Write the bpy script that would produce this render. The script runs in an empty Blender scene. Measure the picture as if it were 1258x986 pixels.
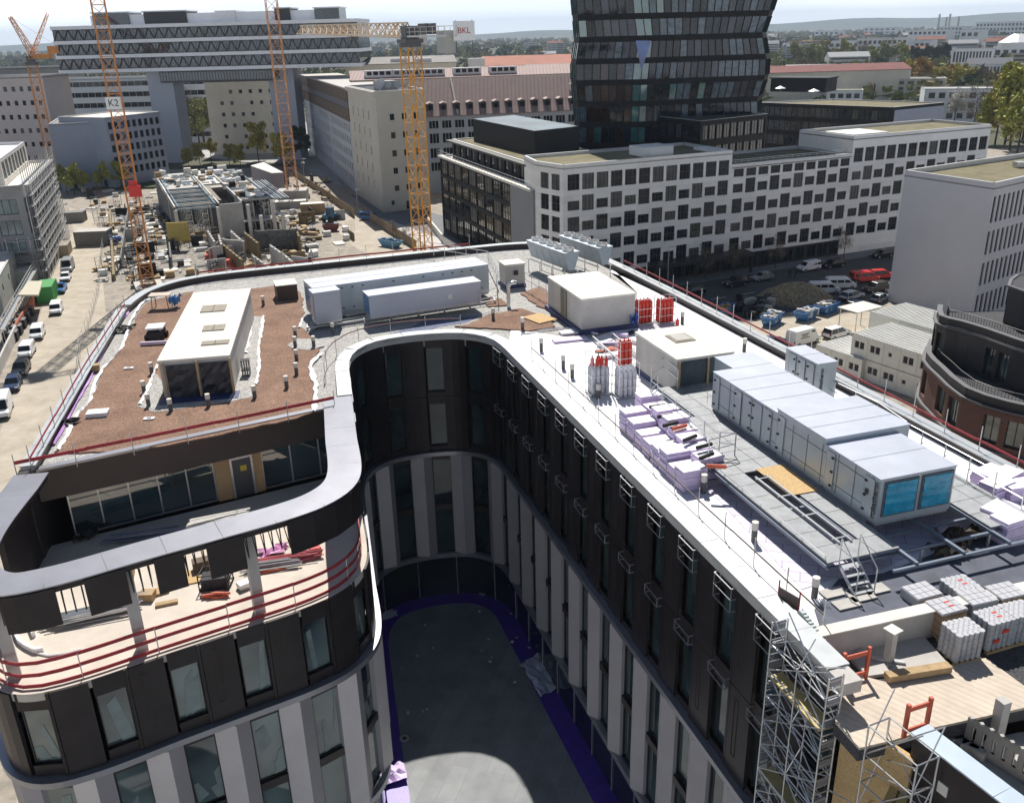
import bpy, bmesh, math, random
from mathutils import Vector, Matrix
random.seed(7)
R=math.radians
scene=bpy.context.scene
# ------------------------------------------------ camera, sky, sun
CH=42.0; FPX=1110.0; PW,PH=1258,986
pit=math.atan(452/FPX); rol=R(1.5)
Fv=Vector((0,math.cos(pit),-math.sin(pit))); U0=Vector((0,math.sin(pit),math.cos(pit))); R0=Vector((1,0,0))
Rv=math.cos(rol)*R0-math.sin(rol)*U0; Uv=math.sin(rol)*R0+math.cos(rol)*U0
cam=bpy.data.cameras.new('camera'); co=bpy.data.objects.new('camera',cam); scene.collection.objects.link(co)
cam.sensor_width=36; cam.lens=FPX/PW*36; cam.clip_end=40000; cam.clip_start=0.5
mw=Matrix.Identity(4)
for i in range(3): mw[i][0]=Rv[i]; mw[i][1]=Uv[i]; mw[i][2]=-Fv[i]
mw[2][3]=CH; co.matrix_world=mw; scene.camera=co
SUN_EL=R(52.5); SUN_AZ=R(3.0)     # sun stands ahead of the camera, slightly to the left
world=bpy.data.worlds.new('World'); scene.world=world; world.use_nodes=True
wn=world.node_tree; bg=wn.nodes['Background']; sk=wn.nodes.new('ShaderNodeTexSky')
sk.sky_type='NISHITA'; sk.sun_disc=False; sk.sun_elevation=SUN_EL; sk.sun_rotation=-SUN_AZ
sk.dust_density=.6; sk.air_density=1.0; sk.ozone_density=1.0
hz=wn.nodes.new('ShaderNodeMixRGB'); hz.blend_type='MIX'; tcw=wn.nodes.new('ShaderNodeTexCoord'); sp=wn.nodes.new('ShaderNodeSeparateXYZ'); cr_=wn.nodes.new('ShaderNodeValToRGB')
wn.links.new(tcw.outputs['Generated'],sp.inputs[0]); wn.links.new(sp.outputs['Z'],cr_.inputs[0]); cr_.color_ramp.elements[0].position=0.0; cr_.color_ramp.elements[0].color=(.95,.95,.95,1); cr_.color_ramp.elements[1].position=.30; cr_.color_ramp.elements[1].color=(0,0,0,1)
cn=wn.nodes.new('ShaderNodeTexNoise'); cn.inputs['Scale'].default_value=2.2; cn.inputs['Detail'].default_value=7; mp_=wn.nodes.new('ShaderNodeMapping'); mp_.inputs['Scale'].default_value=(1,1,5); wn.links.new(tcw.outputs['Generated'],mp_.inputs[0]); wn.links.new(mp_.outputs[0],cn.inputs['Vector'])
cc0=wn.nodes.new('ShaderNodeValToRGB'); cc0.color_ramp.elements[0].position=.38; cc0.color_ramp.elements[0].color=(21.5,23.5,26,1); cc0.color_ramp.elements[1].position=.68; cc0.color_ramp.elements[1].color=(30,30.5,31,1); wn.links.new(cn.outputs['Fac'],cc0.inputs[0])
wn.links.new(cr_.outputs[0],hz.inputs[0]); wn.links.new(sk.outputs[0],hz.inputs[1]); wn.links.new(cc0.outputs[0],hz.inputs[2])   # thin high cloud that thickens to the horizon
wn.links.new(hz.outputs[0],bg.inputs[0]); bg.inputs[1].default_value=0.05
sd=Vector((-math.sin(SUN_AZ)*math.cos(SUN_EL),math.cos(SUN_AZ)*math.cos(SUN_EL),math.sin(SUN_EL)))
sl=bpy.data.lights.new('sun','SUN'); sl.energy=5.0; sl.angle=R(0.53); sl.color=(1,.955,.89)
so=bpy.data.objects.new('sun',sl); scene.collection.objects.link(so); so.rotation_euler=sd.to_track_quat('Z','Y').to_euler()
vs=scene.view_settings; vs.view_transform='Standard'; vs.look='None'; vs.exposure=0.36; vs.gamma=1; vs.use_curve_mapping=False
scene.cycles.max_bounces=6; scene.cycles.diffuse_bounces=3; scene.cycles.glossy_bounces=3; scene.cycles.volume_bounces=0
# ------------------------------------------------ survey helpers: a sighting line cut with a known height or a known wall
def ray(x,y): return Fv+Rv*((x-PW/2)/FPX)+Uv*((PH/2-y)/FPX)
def P(x,y,z=0.0):
    d=ray(x,y); t=(z-CH)/d.z; return Vector((d.x*t,d.y*t,z))
def PY(x,y,Y):
    d=ray(x,y); t=Y/d.y; return Vector((d.x*t,Y,CH+d.z*t))
def V(x,y,A,B):
    d=ray(x,y); nx,ny=-(B[1]-A[1]),(B[0]-A[0]); t=(A[0]*nx+A[1]*ny)/(d.x*nx+d.y*ny); return Vector((d.x*t,d.y*t,CH+d.z*t))
# ------------------------------------------------ materials
MATS={}
def M(name,col,rough=.7,metal=0.,sc=3.,am=.12,bump=0.,bsc=None,spec=.5,kind=None,col2=None,p=None):
    if name in MATS: return MATS[name]
    m=bpy.data.materials.new(name); m.use_nodes=True; nt=m.node_tree; N=nt.nodes; L=nt.links
    b=N['Principled BSDF']; b.inputs['Roughness'].default_value=rough; b.inputs['Metallic'].default_value=metal
    b.inputs['Specular IOR Level'].default_value=spec
    tc=N.new('ShaderNodeTexCoord'); n1=N.new('ShaderNodeTexNoise'); n1.inputs['Scale'].default_value=sc; n1.inputs['Detail'].default_value=6
    n1.inputs['Roughness'].default_value=.65
    L.new(tc.outputs['Object'],n1.inputs['Vector'])
    r=N.new('ShaderNodeValToRGB'); r.color_ramp.elements[0].position=.3; r.color_ramp.elements[1].position=.7
    c2=col2 or tuple(c*(1+am) for c in col)
    c1=tuple(c*(1-am) for c in col) if not col2 else col
    r.color_ramp.elements[0].color=(*c1,1); r.color_ramp.elements[1].color=(*[min(c,1) for c in c2],1)
    L.new(n1.outputs['Fac'],r.inputs[0]); out=r.outputs[0]; hgt=None
    if kind=='stripes':      # p=(scale,direction,dark factor)
        w=N.new('ShaderNodeTexWave'); w.inputs['Scale'].default_value=p[0]; w.bands_direction=p[1]; w.inputs['Distortion'].default_value=0.15
        L.new(tc.outputs['Object'],w.inputs['Vector']); mx=N.new('ShaderNodeMixRGB'); mx.blend_type='MULTIPLY'
        rr=N.new('ShaderNodeValToRGB'); rr.color_ramp.elements[0].position=.05; rr.color_ramp.elements[1].position=.3
        rr.color_ramp.elements[0].color=(p[2],)*3+(1,); L.new(w.outputs['Fac'],rr.inputs[0])
        mx.inputs[0].default_value=1; L.new(out,mx.inputs[1]); L.new(rr.outputs[0],mx.inputs[2]); out=mx.outputs[0]; hgt=w.outputs['Fac']
    if kind=='brick':        # p=(w,h,mortar colour)
        mp=N.new('ShaderNodeMapping'); mp.inputs['Rotation'].default_value=(R(90),0,0) if len(p)<4 else (0,0,p[3])
        L.new(tc.outputs['Object'],mp.inputs['Vector'])
        bt=N.new('ShaderNodeTexBrick'); bt.inputs['Scale'].default_value=1; bt.inputs['Brick Width'].default_value=p[0]; bt.inputs['Row Height'].default_value=p[1]
        bt.inputs['Mortar Size'].default_value=.012 if p[1]<.2 else .02; bt.inputs['Mortar'].default_value=(*p[2],1)
        L.new(mp.outputs[0],bt.inputs['Vector']); L.new(out,bt.inputs['Color1']); 
        dk=N.new('ShaderNodeMixRGB'); dk.blend_type='MULTIPLY'; dk.inputs[0].default_value=1; dk.inputs[2].default_value=(.86,.86,.87,1); L.new(out,dk.inputs[1]); L.new(dk.outputs[0],bt.inputs['Color2']); out=bt.outputs['Color']
    if kind=='voro':         # loose stones: p=(scale,contrast)
        vo=N.new('ShaderNodeTexVoronoi'); vo.inputs['Scale'].default_value=p[0]; L.new(tc.outputs['Object'],vo.inputs['Vector'])
        hs=N.new('ShaderNodeRGBToBW'); L.new(vo.outputs['Color'],hs.inputs[0]); mr=N.new('ShaderNodeMapRange'); mr.inputs['To Min'].default_value=1-p[1]; mr.inputs['To Max'].default_value=1+p[1]
        L.new(hs.outputs[0],mr.inputs['Value']); mx=N.new('ShaderNodeVectorMath'); mx.operation='SCALE'; L.new(out,mx.inputs[0]); L.new(mr.outputs[0],mx.inputs['Scale']); out=mx.outputs[0]; hgt=vo.outputs['Distance']
    L.new(out,b.inputs['Base Color'])
    if bump:
        bp=N.new('ShaderNodeBump'); bp.inputs['Strength'].default_value=bump; bp.inputs['Distance'].default_value=.05
        if hgt is None:
            n2=N.new('ShaderNodeTexNoise'); n2.inputs['Scale'].default_value=bsc or sc*8; n2.inputs['Detail'].default_value=5; L.new(tc.outputs['Object'],n2.inputs['Vector']); hgt=n2.outputs['Fac']
        L.new(hgt,bp.inputs['Height']); L.new(bp.outputs[0],b.inputs['Normal'])
    MATS[name]=m; return m
def glass(name,col,rough=.03,ior=2.0,sc=.35,am=.8):
    m=M(name,col,rough,0,sc,am); b=m.node_tree.nodes['Principled BSDF']; b.inputs['IOR'].default_value=ior; b.inputs['Specular IOR Level'].default_value=.5; return m
panel=M('dark bronze panel',(.030,.024,.025),.38,.25,1.2,.25,spec=.4)
panel2=M('dark bronze panel lighter',(.042,.034,.034),.42,.2,1.2,.2)
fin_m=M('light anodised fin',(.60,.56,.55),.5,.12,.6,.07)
fin_shade_m=M('shaded anodised fin',(.34,.32,.33),.5,.12,.6,.07)  # darker copy of the fin metal, paints the shaded facet of each fold
coping_m=M('coping sheet metal',(.34,.34,.37),.32,.6,.7,.10,.03)
zinc_m=M('zinc coping',(.42,.44,.45),.4,.35,.6,.12,.05)
bglass=glass('blue green glazing',(.022,.040,.043),.03,1.65)
dglass=glass('dark glazing',(.010,.014,.018),.04,1.8)
lglass=glass('glazing with painted pale reflections',(.085,.12,.12),.035,2.1,.3,.75); lglass.node_tree.nodes['Noise Texture'].inputs['Detail'].default_value=1.0  # pale noise in the base colour paints broad reflections into the panes
frame_m=M('black frame',(.015,.015,.017),.4)
white_mem=M('white roof membrane',(.78,.78,.80),.55,0,.8,.05,.12,9)
gravel=M('roof gravel',(.40,.39,.37),.95,0,2,.18,.8,kind='voro',p=(16,.45))
dgravel=M('dark chippings',(.07,.07,.075),.95,0,2,.2,.8,kind='voro',p=(18,.4))
soil=M('brown roof substrate',(.185,.108,.074),.98,0,.55,.28,.9,kind='voro',p=(14,.35),col2=(.29,.18,.125))
fleece=M('white fleece',(.80,.80,.80),.9,0,4,.06,.3)
purple=M('purple membrane',(.09,.035,.36),.42,0,2,.25,.1)
lilac=M('lilac insulation board',(.64,.53,.74),.7,0,3,.12)
whiteboard=M('white insulation board',(.80,.78,.82),.6,0,3,.05)
concrete=M('cast concrete',(.44,.42,.39),.85,0,1.1,.14,.2,20)
concl=M('pale concrete roof',(.66,.63,.57),.85,0,.7,.12,.15,14)
concw=M('light precast concrete',(.47,.45,.42),.85,0,.9,.12,.12,18)
terrf=M('terrace screed',(.55,.49,.42),.9,0,.55,.14,.15,10)
ahu_m=M('pale blue grey unit casing',(.40,.45,.485),.34,.35,.9,.06)
ahur_m=M('blue grey unit roof',(.41,.44,.51),.5,.1,.7,.09,.06,5)
white_m=M('white paint',(.80,.80,.80),.4,0,2,.04)
reflection_m=M('pale painted reflection',(.20,.25,.245),.12,0,1.2,.25)  # colour of the strips that imitate reflections on the front windows
galv=M('galvanised steel',(.50,.51,.52),.36,.75,4,.15)
alu=M('aluminium tube',(.62,.63,.64),.3,.8,4,.1)
redrail=M('red painted board',(.33,.025,.035),.6,0,3,.2)
redo=M('orange red guard board',(.52,.10,.05),.6,0,3,.2)
red_m=M('red cylinder paint',(.62,.05,.03),.35,0,5,.1)
blue_m=M('skip blue',(.04,.17,.42),.5,0,2,.25)
navy=M('dark blue membrane',(.035,.045,.13),.6,0,2,.3)
wood=M('fresh timber planks',(.54,.46,.37),.8,0,1.2,.14,.12,kind='stripes',p=(1.9,'DIAGONAL',.87))
wood2=M('raw timber',(.40,.28,.15),.85,0,4,.2)
osb=M('chipboard sheet',(.50,.34,.16),.85,0,22,.35)
tan=M('tan board',(.42,.28,.14),.8,0,2,.12)
black_m=M('black rubber',(.012,.012,.013),.7)
tarp=M('dark blue grey tarpaulin',(.045,.065,.085),.35,0,1.5,.3,.35,3)
bluef=M('blue film over louvres',(.02,.26,.42),.18,0,2.5,.3,.25,9)
yellow=M('crane yellow',(.66,.31,.04),.45,0,1.5,.15)
craneo=M('crane orange',(.55,.22,.05),.5,0,1.5,.18)
cranew=M('crane grey white',(.62,.60,.57),.5,0,2,.1)
asphalt=M('asphalt',(.055,.056,.062),.9,0,.25,.2,.2,12)
paving=M('grey paving',(.17,.17,.18),.9,0,.3,.15,.1,8)
dirt=M('dusty haul road',(.34,.29,.22),.95,0,.35,.2,.5,2.2,col2=(.48,.43,.35))
dirt2=M('site dirt',(.20,.18,.155),.98,0,.5,.5,.8,2.5,col2=(.42,.37,.30))
grass_m=M('grass bank',(.055,.075,.025),.95,0,.5,.4,.5,6)
moss=M('green roof sedum',(.11,.105,.045),.95,0,.35,.35,.5,5,col2=(.23,.19,.12))
brickm=M('dark red brick',(.15,.06,.042),.85,0,3,.2,kind='brick',p=(.26,.09,(.13,.10,.09)))
def OBJ(o,**k):
    for a,b in k.items(): o[a]=b
# ------------------------------------------------ mesh builder
def link(o): scene.collection.objects.link(o); return o
class MB:
    def __init__(s): s.v=[]; s.f=[]; s.m=[]
    def add(s,vs,fs,mi=0):
        n=len(s.v); s.v+= [tuple(v) for v in vs]; s.f+=[tuple(n+i for i in f) for f in fs]; s.m+=[mi]*len(fs); return s
    def box(s,c,d,rz=0,mi=0,bot=None):
        """c = centre of the base, d = sizes"""
        cx,cy,cz=c; x,y,z=d[0]/2,d[1]/2,d[2]; ca,sa=math.cos(rz),math.sin(rz); k=bot or 1
        pts=[]
        for zz,q in ((0,k),(z,1)):
            for a,b in ((-x,-y),(x,-y),(x,y),(-x,y)): pts.append((cx+(a*ca-b*sa)*q,cy+(a*sa+b*ca)*q,cz+zz))
        return s.add(pts,[(0,3,2,1),(4,5,6,7),(0,1,5,4),(1,2,6,5),(2,3,7,6),(3,0,4,7)],mi)
    def bar(s,a,b,r=.03,n=4,mi=0,r2=None):
        a=Vector(a);b=Vector(b);d=b-a
        if d.length<1e-6: return s
        d.normalize(); u=d.cross(Vector((0,0,1)));
        if u.length<.01: u=Vector((1,0,0))
        u.normalize(); w=d.cross(u); pts=[]; r2=r if r2 is None else r2
        for q,rr in ((a,r),(b,r2)):
            for i in range(n):
                t=2*math.pi*(i+.5)/n; pts.append(q+u*math.cos(t)*rr+w*math.sin(t)*rr)
        fs=[(i,i+n,(i+1)%n+n,(i+1)%n) for i in range(n)]+[tuple(range(n)),tuple(range(2*n-1,n-1,-1))]
        return s.add(pts,fs,mi)
    def path(s,pts,r=.03,n=6,mi=0):
        for a,b in zip(pts,pts[1:]): s.bar(a,b,r,n,mi)
        return s
    def plank(s,a,b,w,t,mi=0):
        """board standing on edge between a and b: height w, thickness t"""
        a=Vector(a);b=Vector(b);d=(b-a); n=Vector((-d.y,d.x,0)); n=n.normalized()*t/2 if n.length>0 else Vector((t/2,0,0)); h=Vector((0,0,w/2))
        pts=[a-n-h,a+n-h,a+n+h,a-n+h,b-n-h,b+n-h,b+n+h,b-n+h]
        return s.add(pts,[(0,1,2,3),(7,6,5,4),(0,4,5,1),(1,5,6,2),(2,6,7,3),(3,7,4,0)],mi)
    def prism(s,poly,z0,z1,mi=0,mt=None):
        n=len(poly); A=sum(poly[i][0]*poly[(i+1)%n][1]-poly[(i+1)%n][0]*poly[i][1] for i in range(n))
        if A<0: poly=poly[::-1]
        pts=[(p[0],p[1],z0) for p in poly]+[(p[0],p[1],z1) for p in poly]
        s.add(pts,[tuple(range(n-1,-1,-1))]+[(i,(i+1)%n,(i+1)%n+n,i+n) for i in range(n)],mi)
        s.add(pts[n:],[tuple(range(n))],mi if mt is None else mt); return s
    def quad(s,a,b,c,d,mi=0): return s.add([a,b,c,d],[(0,1,2,3)],mi)
    def sweep(s,path,o0,o1,z0,z1,mi=0,closed=False):
        """rectangular section along a plan path, between offsets o0..o1 to the left of the path"""
        nn=normals(path,closed); pts=[]
        for p,q in zip(path,nn):
            for o,z in ((o0,z0),(o1,z0),(o1,z1),(o0,z1)): pts.append((p[0]+q[0]*o,p[1]+q[1]*o,z))
        n=len(path); fs=[]
        for i in range(n if closed else n-1):
            a=4*i;b=4*((i+1)%n)
            for k in range(4): fs.append((a+k,a+(k+1)%4,b+(k+1)%4,b+k))
        if not closed: fs+=[(3,2,1,0),(4*n-4,4*n-3,4*n-2,4*n-1)]
        return s.add(pts,fs,mi)
    def wall(s,a,b,z0,z1,ops,dep=.25,mi=0,ri=None):
        """wall sheet from a to b (outside to the right of a->b), with real openings (u0,u1,v0,v1) and reveals"""
        a=Vector((a[0],a[1],0));b=Vector((b[0],b[1],0));d=(b-a);Ln=d.length;d/=Ln;n=Vector((-d.y,d.x,0))
        us=sorted(set([0,Ln]+[round(o[i],4) for o in ops for i in (0,1)])); vs_=sorted(set([z0,z1]+[round(o[i],4) for o in ops for i in (2,3)]))
        rowops={}
        for j in range(len(vs_)-1):
            vm=(vs_[j]+vs_[j+1])/2; run=None
            ro=[o for o in ops if o[2]<vm<o[3]]; ro.sort(); u=0
            for o in ro+[(Ln,Ln,0,0)]:
                if o[0]>u+1e-4:
                    q=[a+d*u+Vector((0,0,vs_[j])),a+d*o[0]+Vector((0,0,vs_[j])),a+d*o[0]+Vector((0,0,vs_[j+1])),a+d*u+Vector((0,0,vs_[j+1]))]
                    s.quad(*q,mi=mi)
                u=max(u,o[1])
        for u0,u1,v0,v1 in [o[:4] for o in ops]:
            c=[a+d*u0+Vector((0,0,v0)),a+d*u1+Vector((0,0,v0)),a+d*u1+Vector((0,0,v1)),a+d*u0+Vector((0,0,v1))]; e=[p+n*dep for p in c]
            for i in range(4): s.quad(c[i],e[i],e[(i+1)%4],c[(i+1)%4],mi=mi if ri is None else ri)
        return s
    def window(s,a,b,o,dep=.22,nv=1,nh=1,fr=.06,fm=0,gm=1):
        """window set into an opening: glass sheet, frame and bars"""
        a=Vector((a[0],a[1],0));b=Vector((b[0],b[1],0));d=(b-a).normalized();n=Vector((-d.y,d.x,0)); u0,u1,v0,v1=o[:4]
        pt=lambda u,v,k:a+d*u+Vector((0,0,v))+n*k
        s.quad(pt(u0,v0,dep),pt(u1,v0,dep),pt(u1,v1,dep),pt(u0,v1,dep),mi=gm)
        def fb(x0,x1,y0,y1):
            k=dep-.05; q=[pt(x0,y0,k),pt(x1,y0,k),pt(x1,y1,k),pt(x0,y1,k),pt(x0,y0,dep+.03),pt(x1,y0,dep+.03),pt(x1,y1,dep+.03),pt(x0,y1,dep+.03)]
            s.add(q,[(0,1,2,3),(0,4,5,1),(1,5,6,2),(2,6,7,3),(3,7,4,0)],fm)
        fb(u0,u1,v0,v0+fr);fb(u0,u1,v1-fr,v1);fb(u0,u0+fr,v0+fr,v1-fr);fb(u1-fr,u1,v0+fr,v1-fr)
        for i in range(1,nv): x=u0+(u1-u0)*i/nv; fb(x-fr/2,x+fr/2,v0+fr,v1-fr)
        for i in range(1,nh): y=v0+(v1-v0)*i/nh; fb(u0+fr,u1-fr,y-fr/2.2,y+fr/2.2)
        return s
    def build(s,name,mats,parent=None,smooth=False,**k):
        if not isinstance(mats,(list,tuple)): mats=[mats]
        me=bpy.data.meshes.new(name); off=parent_origin(parent)
        me.from_pydata([(v[0]-off[0],v[1]-off[1],v[2]-off[2]) for v in s.v],[],s.f)
        for m in mats: me.materials.append(m)
        me.polygons.foreach_set('material_index',[min(i,len(mats)-1) for i in s.m])
        if smooth: me.polygons.foreach_set('use_smooth',[True]*len(s.f))
        me.update(); o=link(bpy.data.objects.new(name,me)); 
        if parent is not None: o.parent=parent
        for a,b in k.items(): o[a]=b
        return o
def parent_origin(p):
    o=Vector((0,0,0))
    while p is not None: o=o+Vector(p.location); p=p.parent
    return o
def normals(path,closed=False):
    n=len(path); out=[]
    for i in range(n):
        a=path[i-1] if (i>0 or closed) else path[i]; b=path[(i+1)%n] if (i<n-1 or closed) else path[i]
        d=Vector((b[0]-a[0],b[1]-a[1])); d=d.normalized() if d.length>0 else Vector((1,0)); out.append((-d.y,d.x))
    return out
def thing(name,label,cat,loc=(0,0,0),group=None,rz=0):
    o=link(bpy.data.objects.new(name,None)); o.location=loc; o.rotation_euler[2]=rz; o.empty_display_size=.3
    o['label']=label;o['category']=cat
    if group:o['group']=group
    return o
def tag(o,label,cat,group=None):
    o['label']=label;o['category']=cat
    if group:o['group']=group
    return o
def origin(o,loc):
    """move a mesh object's origin to loc without moving the mesh"""
    l=Vector(loc); o.data.transform(Matrix.Translation(-l)); o.location=l; return o
def one(mb,name,mats,label,cat,group=None,smooth=False,base=None):
    o=mb.build(name,mats,None,smooth)
    if base is None:
        xs=[v[0] for v in mb.v];ys=[v[1] for v in mb.v]; base=((min(xs)+max(xs))/2,(min(ys)+max(ys))/2,min(v[2] for v in mb.v))
    origin(o,base); return tag(o,label,cat,group)
def struct(mb,name,mats): o=mb.build(name,mats); o['kind']='structure'; return o
def dup(root,loc=None,rz=None,label=None,group=None):
    r=link(root.copy())
    if loc is not None:r.location=loc
    if rz is not None:r.rotation_euler[2]=rz
    if label:r['label']=label
    if group:r['group']=group
    for c in list(root.children):
        d=link(c.copy());d.parent=r
        for g in list(c.children): e=link(g.copy());e.parent=d
    return r
def part_set(items,name,mats,parent,cap=95,**k):
    """items = list of (MB, point); the nearest become parts of their own, the rest one part"""
    items=sorted(items,key=lambda t:(Vector(t[1])-Vector((0,0,CH))).length)
    for mb,_ in items[:cap]: mb.build(name,mats,parent,**k)
    if len(items)>cap:
        a=MB()
        for mb,_ in items[cap:]:
            n=len(a.v);a.v+=mb.v;a.f+=[tuple(i+n for i in f) for f in mb.f];a.m+=mb.m
        a.build(name,mats,parent,kind='stuff')
def text_mesh(txt,size,mat,parent,loc,rot,name='lettering',ext=.01):
    cu=bpy.data.curves.new('t','FONT');cu.body=txt;cu.size=size;cu.extrude=ext;cu.align_x='CENTER';cu.align_y='CENTER'
    t=link(bpy.data.objects.new('t',cu)); bpy.context.view_layer.update()
    me=bpy.data.meshes.new_from_object(t.evaluated_get(bpy.context.evaluated_depsgraph_get())); bpy.data.objects.remove(t)
    me.materials.clear();me.materials.append(mat); o=link(bpy.data.objects.new(name,me)); o.parent=parent
    o.location=Vector(loc)-parent_origin(parent); o.rotation_euler=rot; return o
def cr(pts,n=5,closed=False):
    """smooth curve through plan points"""
    out=[];N=len(pts)
    for i in range(N if closed else N-1):
        g=lambda k:Vector(pts[k%N][:2]) if closed else Vector(pts[max(0,min(N-1,k))][:2])
        p0,p1,p2,p3=g(i-1),g(i),g(i+1),g(i+2)
        for j in range(n):
            t=j/n;out.append(.5*((2*p1)+(p2-p0)*t+(2*p0-5*p1+4*p2-p3)*t*t+(3*p1-p0-3*p2+p3)*t**3))
    if not closed:out.append(Vector(pts[-1][:2]))
    return out
def lens(path):
    L=[0]
    for a,b in zip(path,path[1:]):L.append(L[-1]+(Vector(b)-Vector(a)).length)
    return L
def at(path,L,s):
    s=max(0,min(L[-1],s))
    for i in range(len(L)-1):
        if s<=L[i+1]: 
            t=(s-L[i])/max(1e-9,L[i+1]-L[i]); return Vector(path[i]).lerp(Vector(path[i+1]),t)
    return Vector(path[-1])
def jag(poly,step=.7,amp=.15):
    out=[];n=len(poly)
    for i in range(n):
        a=Vector(poly[i][:2]);b=Vector(poly[(i+1)%n][:2]);k=max(1,int((b-a).length/step))
        for j in range(k): out.append(a.lerp(b,j/k)+Vector((random.uniform(-amp,amp),random.uniform(-amp,amp))))
    return out
# ================================================ the setting
g=MB(); g.prism([(-14000,-200),(14000,-200),(16000,16000),(-16000,16000)],-.6,-.02)
struct(g,'ground',M('far countryside',(.05,.062,.028),.95,0,.004,.4,col2=(.115,.10,.07)))
q=MB(); q.prism([(-130,-60),(240,-60),(240,330),(-150,330)],-.02,0.0); struct(q,'site_ground',dirt2)
q=MB(); q.prism([P(0,530),P(0,700),(-24,30),(-33,66),P(125,330),P(128,300),P(112,262),P(85,255),P(90,285),P(60,350),P(40,420)],.0,.012); struct(q,'haul_road',dirt)
q=MB(); q.prism([P(390,262),P(430,300),P(490,335),P(560,330),P(520,300),P(480,275),P(420,245)],0,.014); struct(q,'haul_road',dirt)
# street on the right, pavement with kerb, court beyond
A0=P(938,327);B0=P(1093,304);wd=(B0-A0).normalized();wn_=Vector((-wd.y,wd.x,0))
def W(u,o,z=0): return A0+wd*u-wn_*o+Vector((0,0,z))     # u along the white facade, o out from it
q=MB(); q.prism([W(-75,3.8),W(95,3.8),W(95,30),W(-75,24)],0,.02); struct(q,'street',asphalt)
q=MB(); q.prism([W(-75,0),W(95,0),W(95,3.8),W(-75,3.8)],0,.13); struct(q,'pavement',paving)
for k in range(26):
    pass
q=MB()
for k in range(22): q.prism([W(-40+k*6,13.9),W(-37+k*6,13.9),W(-37+k*6,14.03),W(-40+k*6,14.03)],.02,.026)
struct(q,'lane_marking',white_m)
q=MB(); q.prism([P(900,400),P(1060,372),P(1120,460),P(1000,480),P(930,440)],.02,.045); struct(q,'yard_ground',dirt)
q=MB(); q.prism([P(428,238),P(470,268),P(560,310),P(620,330),P(700,330),P(560,240),P(545,265)],.014,.03); struct(q,'court_paving',paving)
q=MB(); q.prism([P(470,268),P(520,300),P(560,312),P(560,300)],.03,.05); struct(q,'path',M('pale slabs',(.5,.48,.45),.9,0,.4,.1))
q=MB(); q.prism([P(215,190),P(310,200),P(360,200),P(420,230),P(380,150),P(230,150)],.014,.04); struct(q,'square_paving',M('light paving',(.36,.35,.33),.9,0,.2,.15))
q=MB(); q.prism([P(70,235),P(190,232),P(215,215),P(150,205),P(70,205)],.014,.6); struct(q,'grass_bank',grass_m)
# hills along the horizon
hm=M('wooded ridge',(.035,.05,.03),.95,0,.002,.35)
def ridge(y,pts,dy):
    m=MB(); n=len(pts)
    for (x0,h0),(x1,h1) in zip(pts,pts[1:]):
        k=8
        for j in range(k):
            a=x0+(x1-x0)*j/k;b=x0+(x1-x0)*(j+1)/k;ha=h0+(h1-h0)*j/k+12*math.sin(a*.004);hb=h0+(h1-h0)*(j+1)/k+12*math.sin(b*.004)
            m.add([(a,y,-1),(b,y,-1),(b,y+dy*.5,hb),(a,y+dy*.5,ha),(b,y+dy,-1),(a,y+dy,-1)],[(0,1,2,3),(3,2,4,5)])
    struct(m,'hills',hm)
ridge(9000,[(-9000,60),(-3000,50),(0,45),(1500,58),(3500,84),(5500,105),(8000,125)],1500)
# far-off woods: countless clumps of leaves
leafm=M('far foliage',(.035,.055,.018),.9,0,.02,.5,col2=(.11,.11,.04))
def clump_mesh(m,x,y,r,h,n=30,z=0):
    k=random.randrange(5); vs=m.v; fs=m.f; ms=m.m; q0=r*.42 if n<20 else r*.30; G=random.gauss
    for _ in range(n):
        a,b,c=G(0,1),G(0,1),G(0,1); l=(a*a+b*b+c*c)**.5+1e-6; t=random.random()**.35/l
        px_,py_,pz_=x+a*t*r,y+b*t*r,h*.56+c*t*h*.44; q=q0*random.uniform(.6,1.5)
        u=(G(0,1)*q*.7,G(0,1)*q*.4,G(0,1)*q*.5); v=(G(0,1)*q*.7,G(0,1)*q*.4,G(0,1)*q*.5); i0=len(vs)
        vs+=[(px_-u[0],py_-u[1],pz_-u[2]),(px_+v[0],py_+v[1],pz_+v[2]),(px_+u[0],py_+u[1],pz_+u[2]),(px_-v[0],py_-v[1],pz_-v[2])]; fs.append((i0,i0+1,i0+2,i0+3)); ms.append(k if random.random()<.85 else (k+1)%5)
fm=[M('wood dark green',(.03,.055,.02),.95,0,.3,.5),M('wood mid green',(.085,.105,.035),.95,0,.3,.5),M('wood spring green',(.19,.20,.06),.95,0,.3,.4),M('bare brown twigs',(.17,.13,.09),.95,0,.3,.4),M('wood olive',(.22,.19,.07),.95,0,.3,.4)]
m=MB()
for k in range(4200):
    y=480*math.exp(random.random()**.8*2.6); x=random.uniform(-.62,.62)*y*1.02
    if y<560 and -260<x<60: continue
    if x>0 and y<620 and random.random()<.35: continue
    s=1 if y<1800 else 2.2
    clump_mesh(m,x,y,random.uniform(4,8)*s,random.uniform(8,16),44 if y<1000 else (26 if y<1800 else 12))
o=m.build('distant_woods',fm); o['kind']='stuff'
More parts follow.
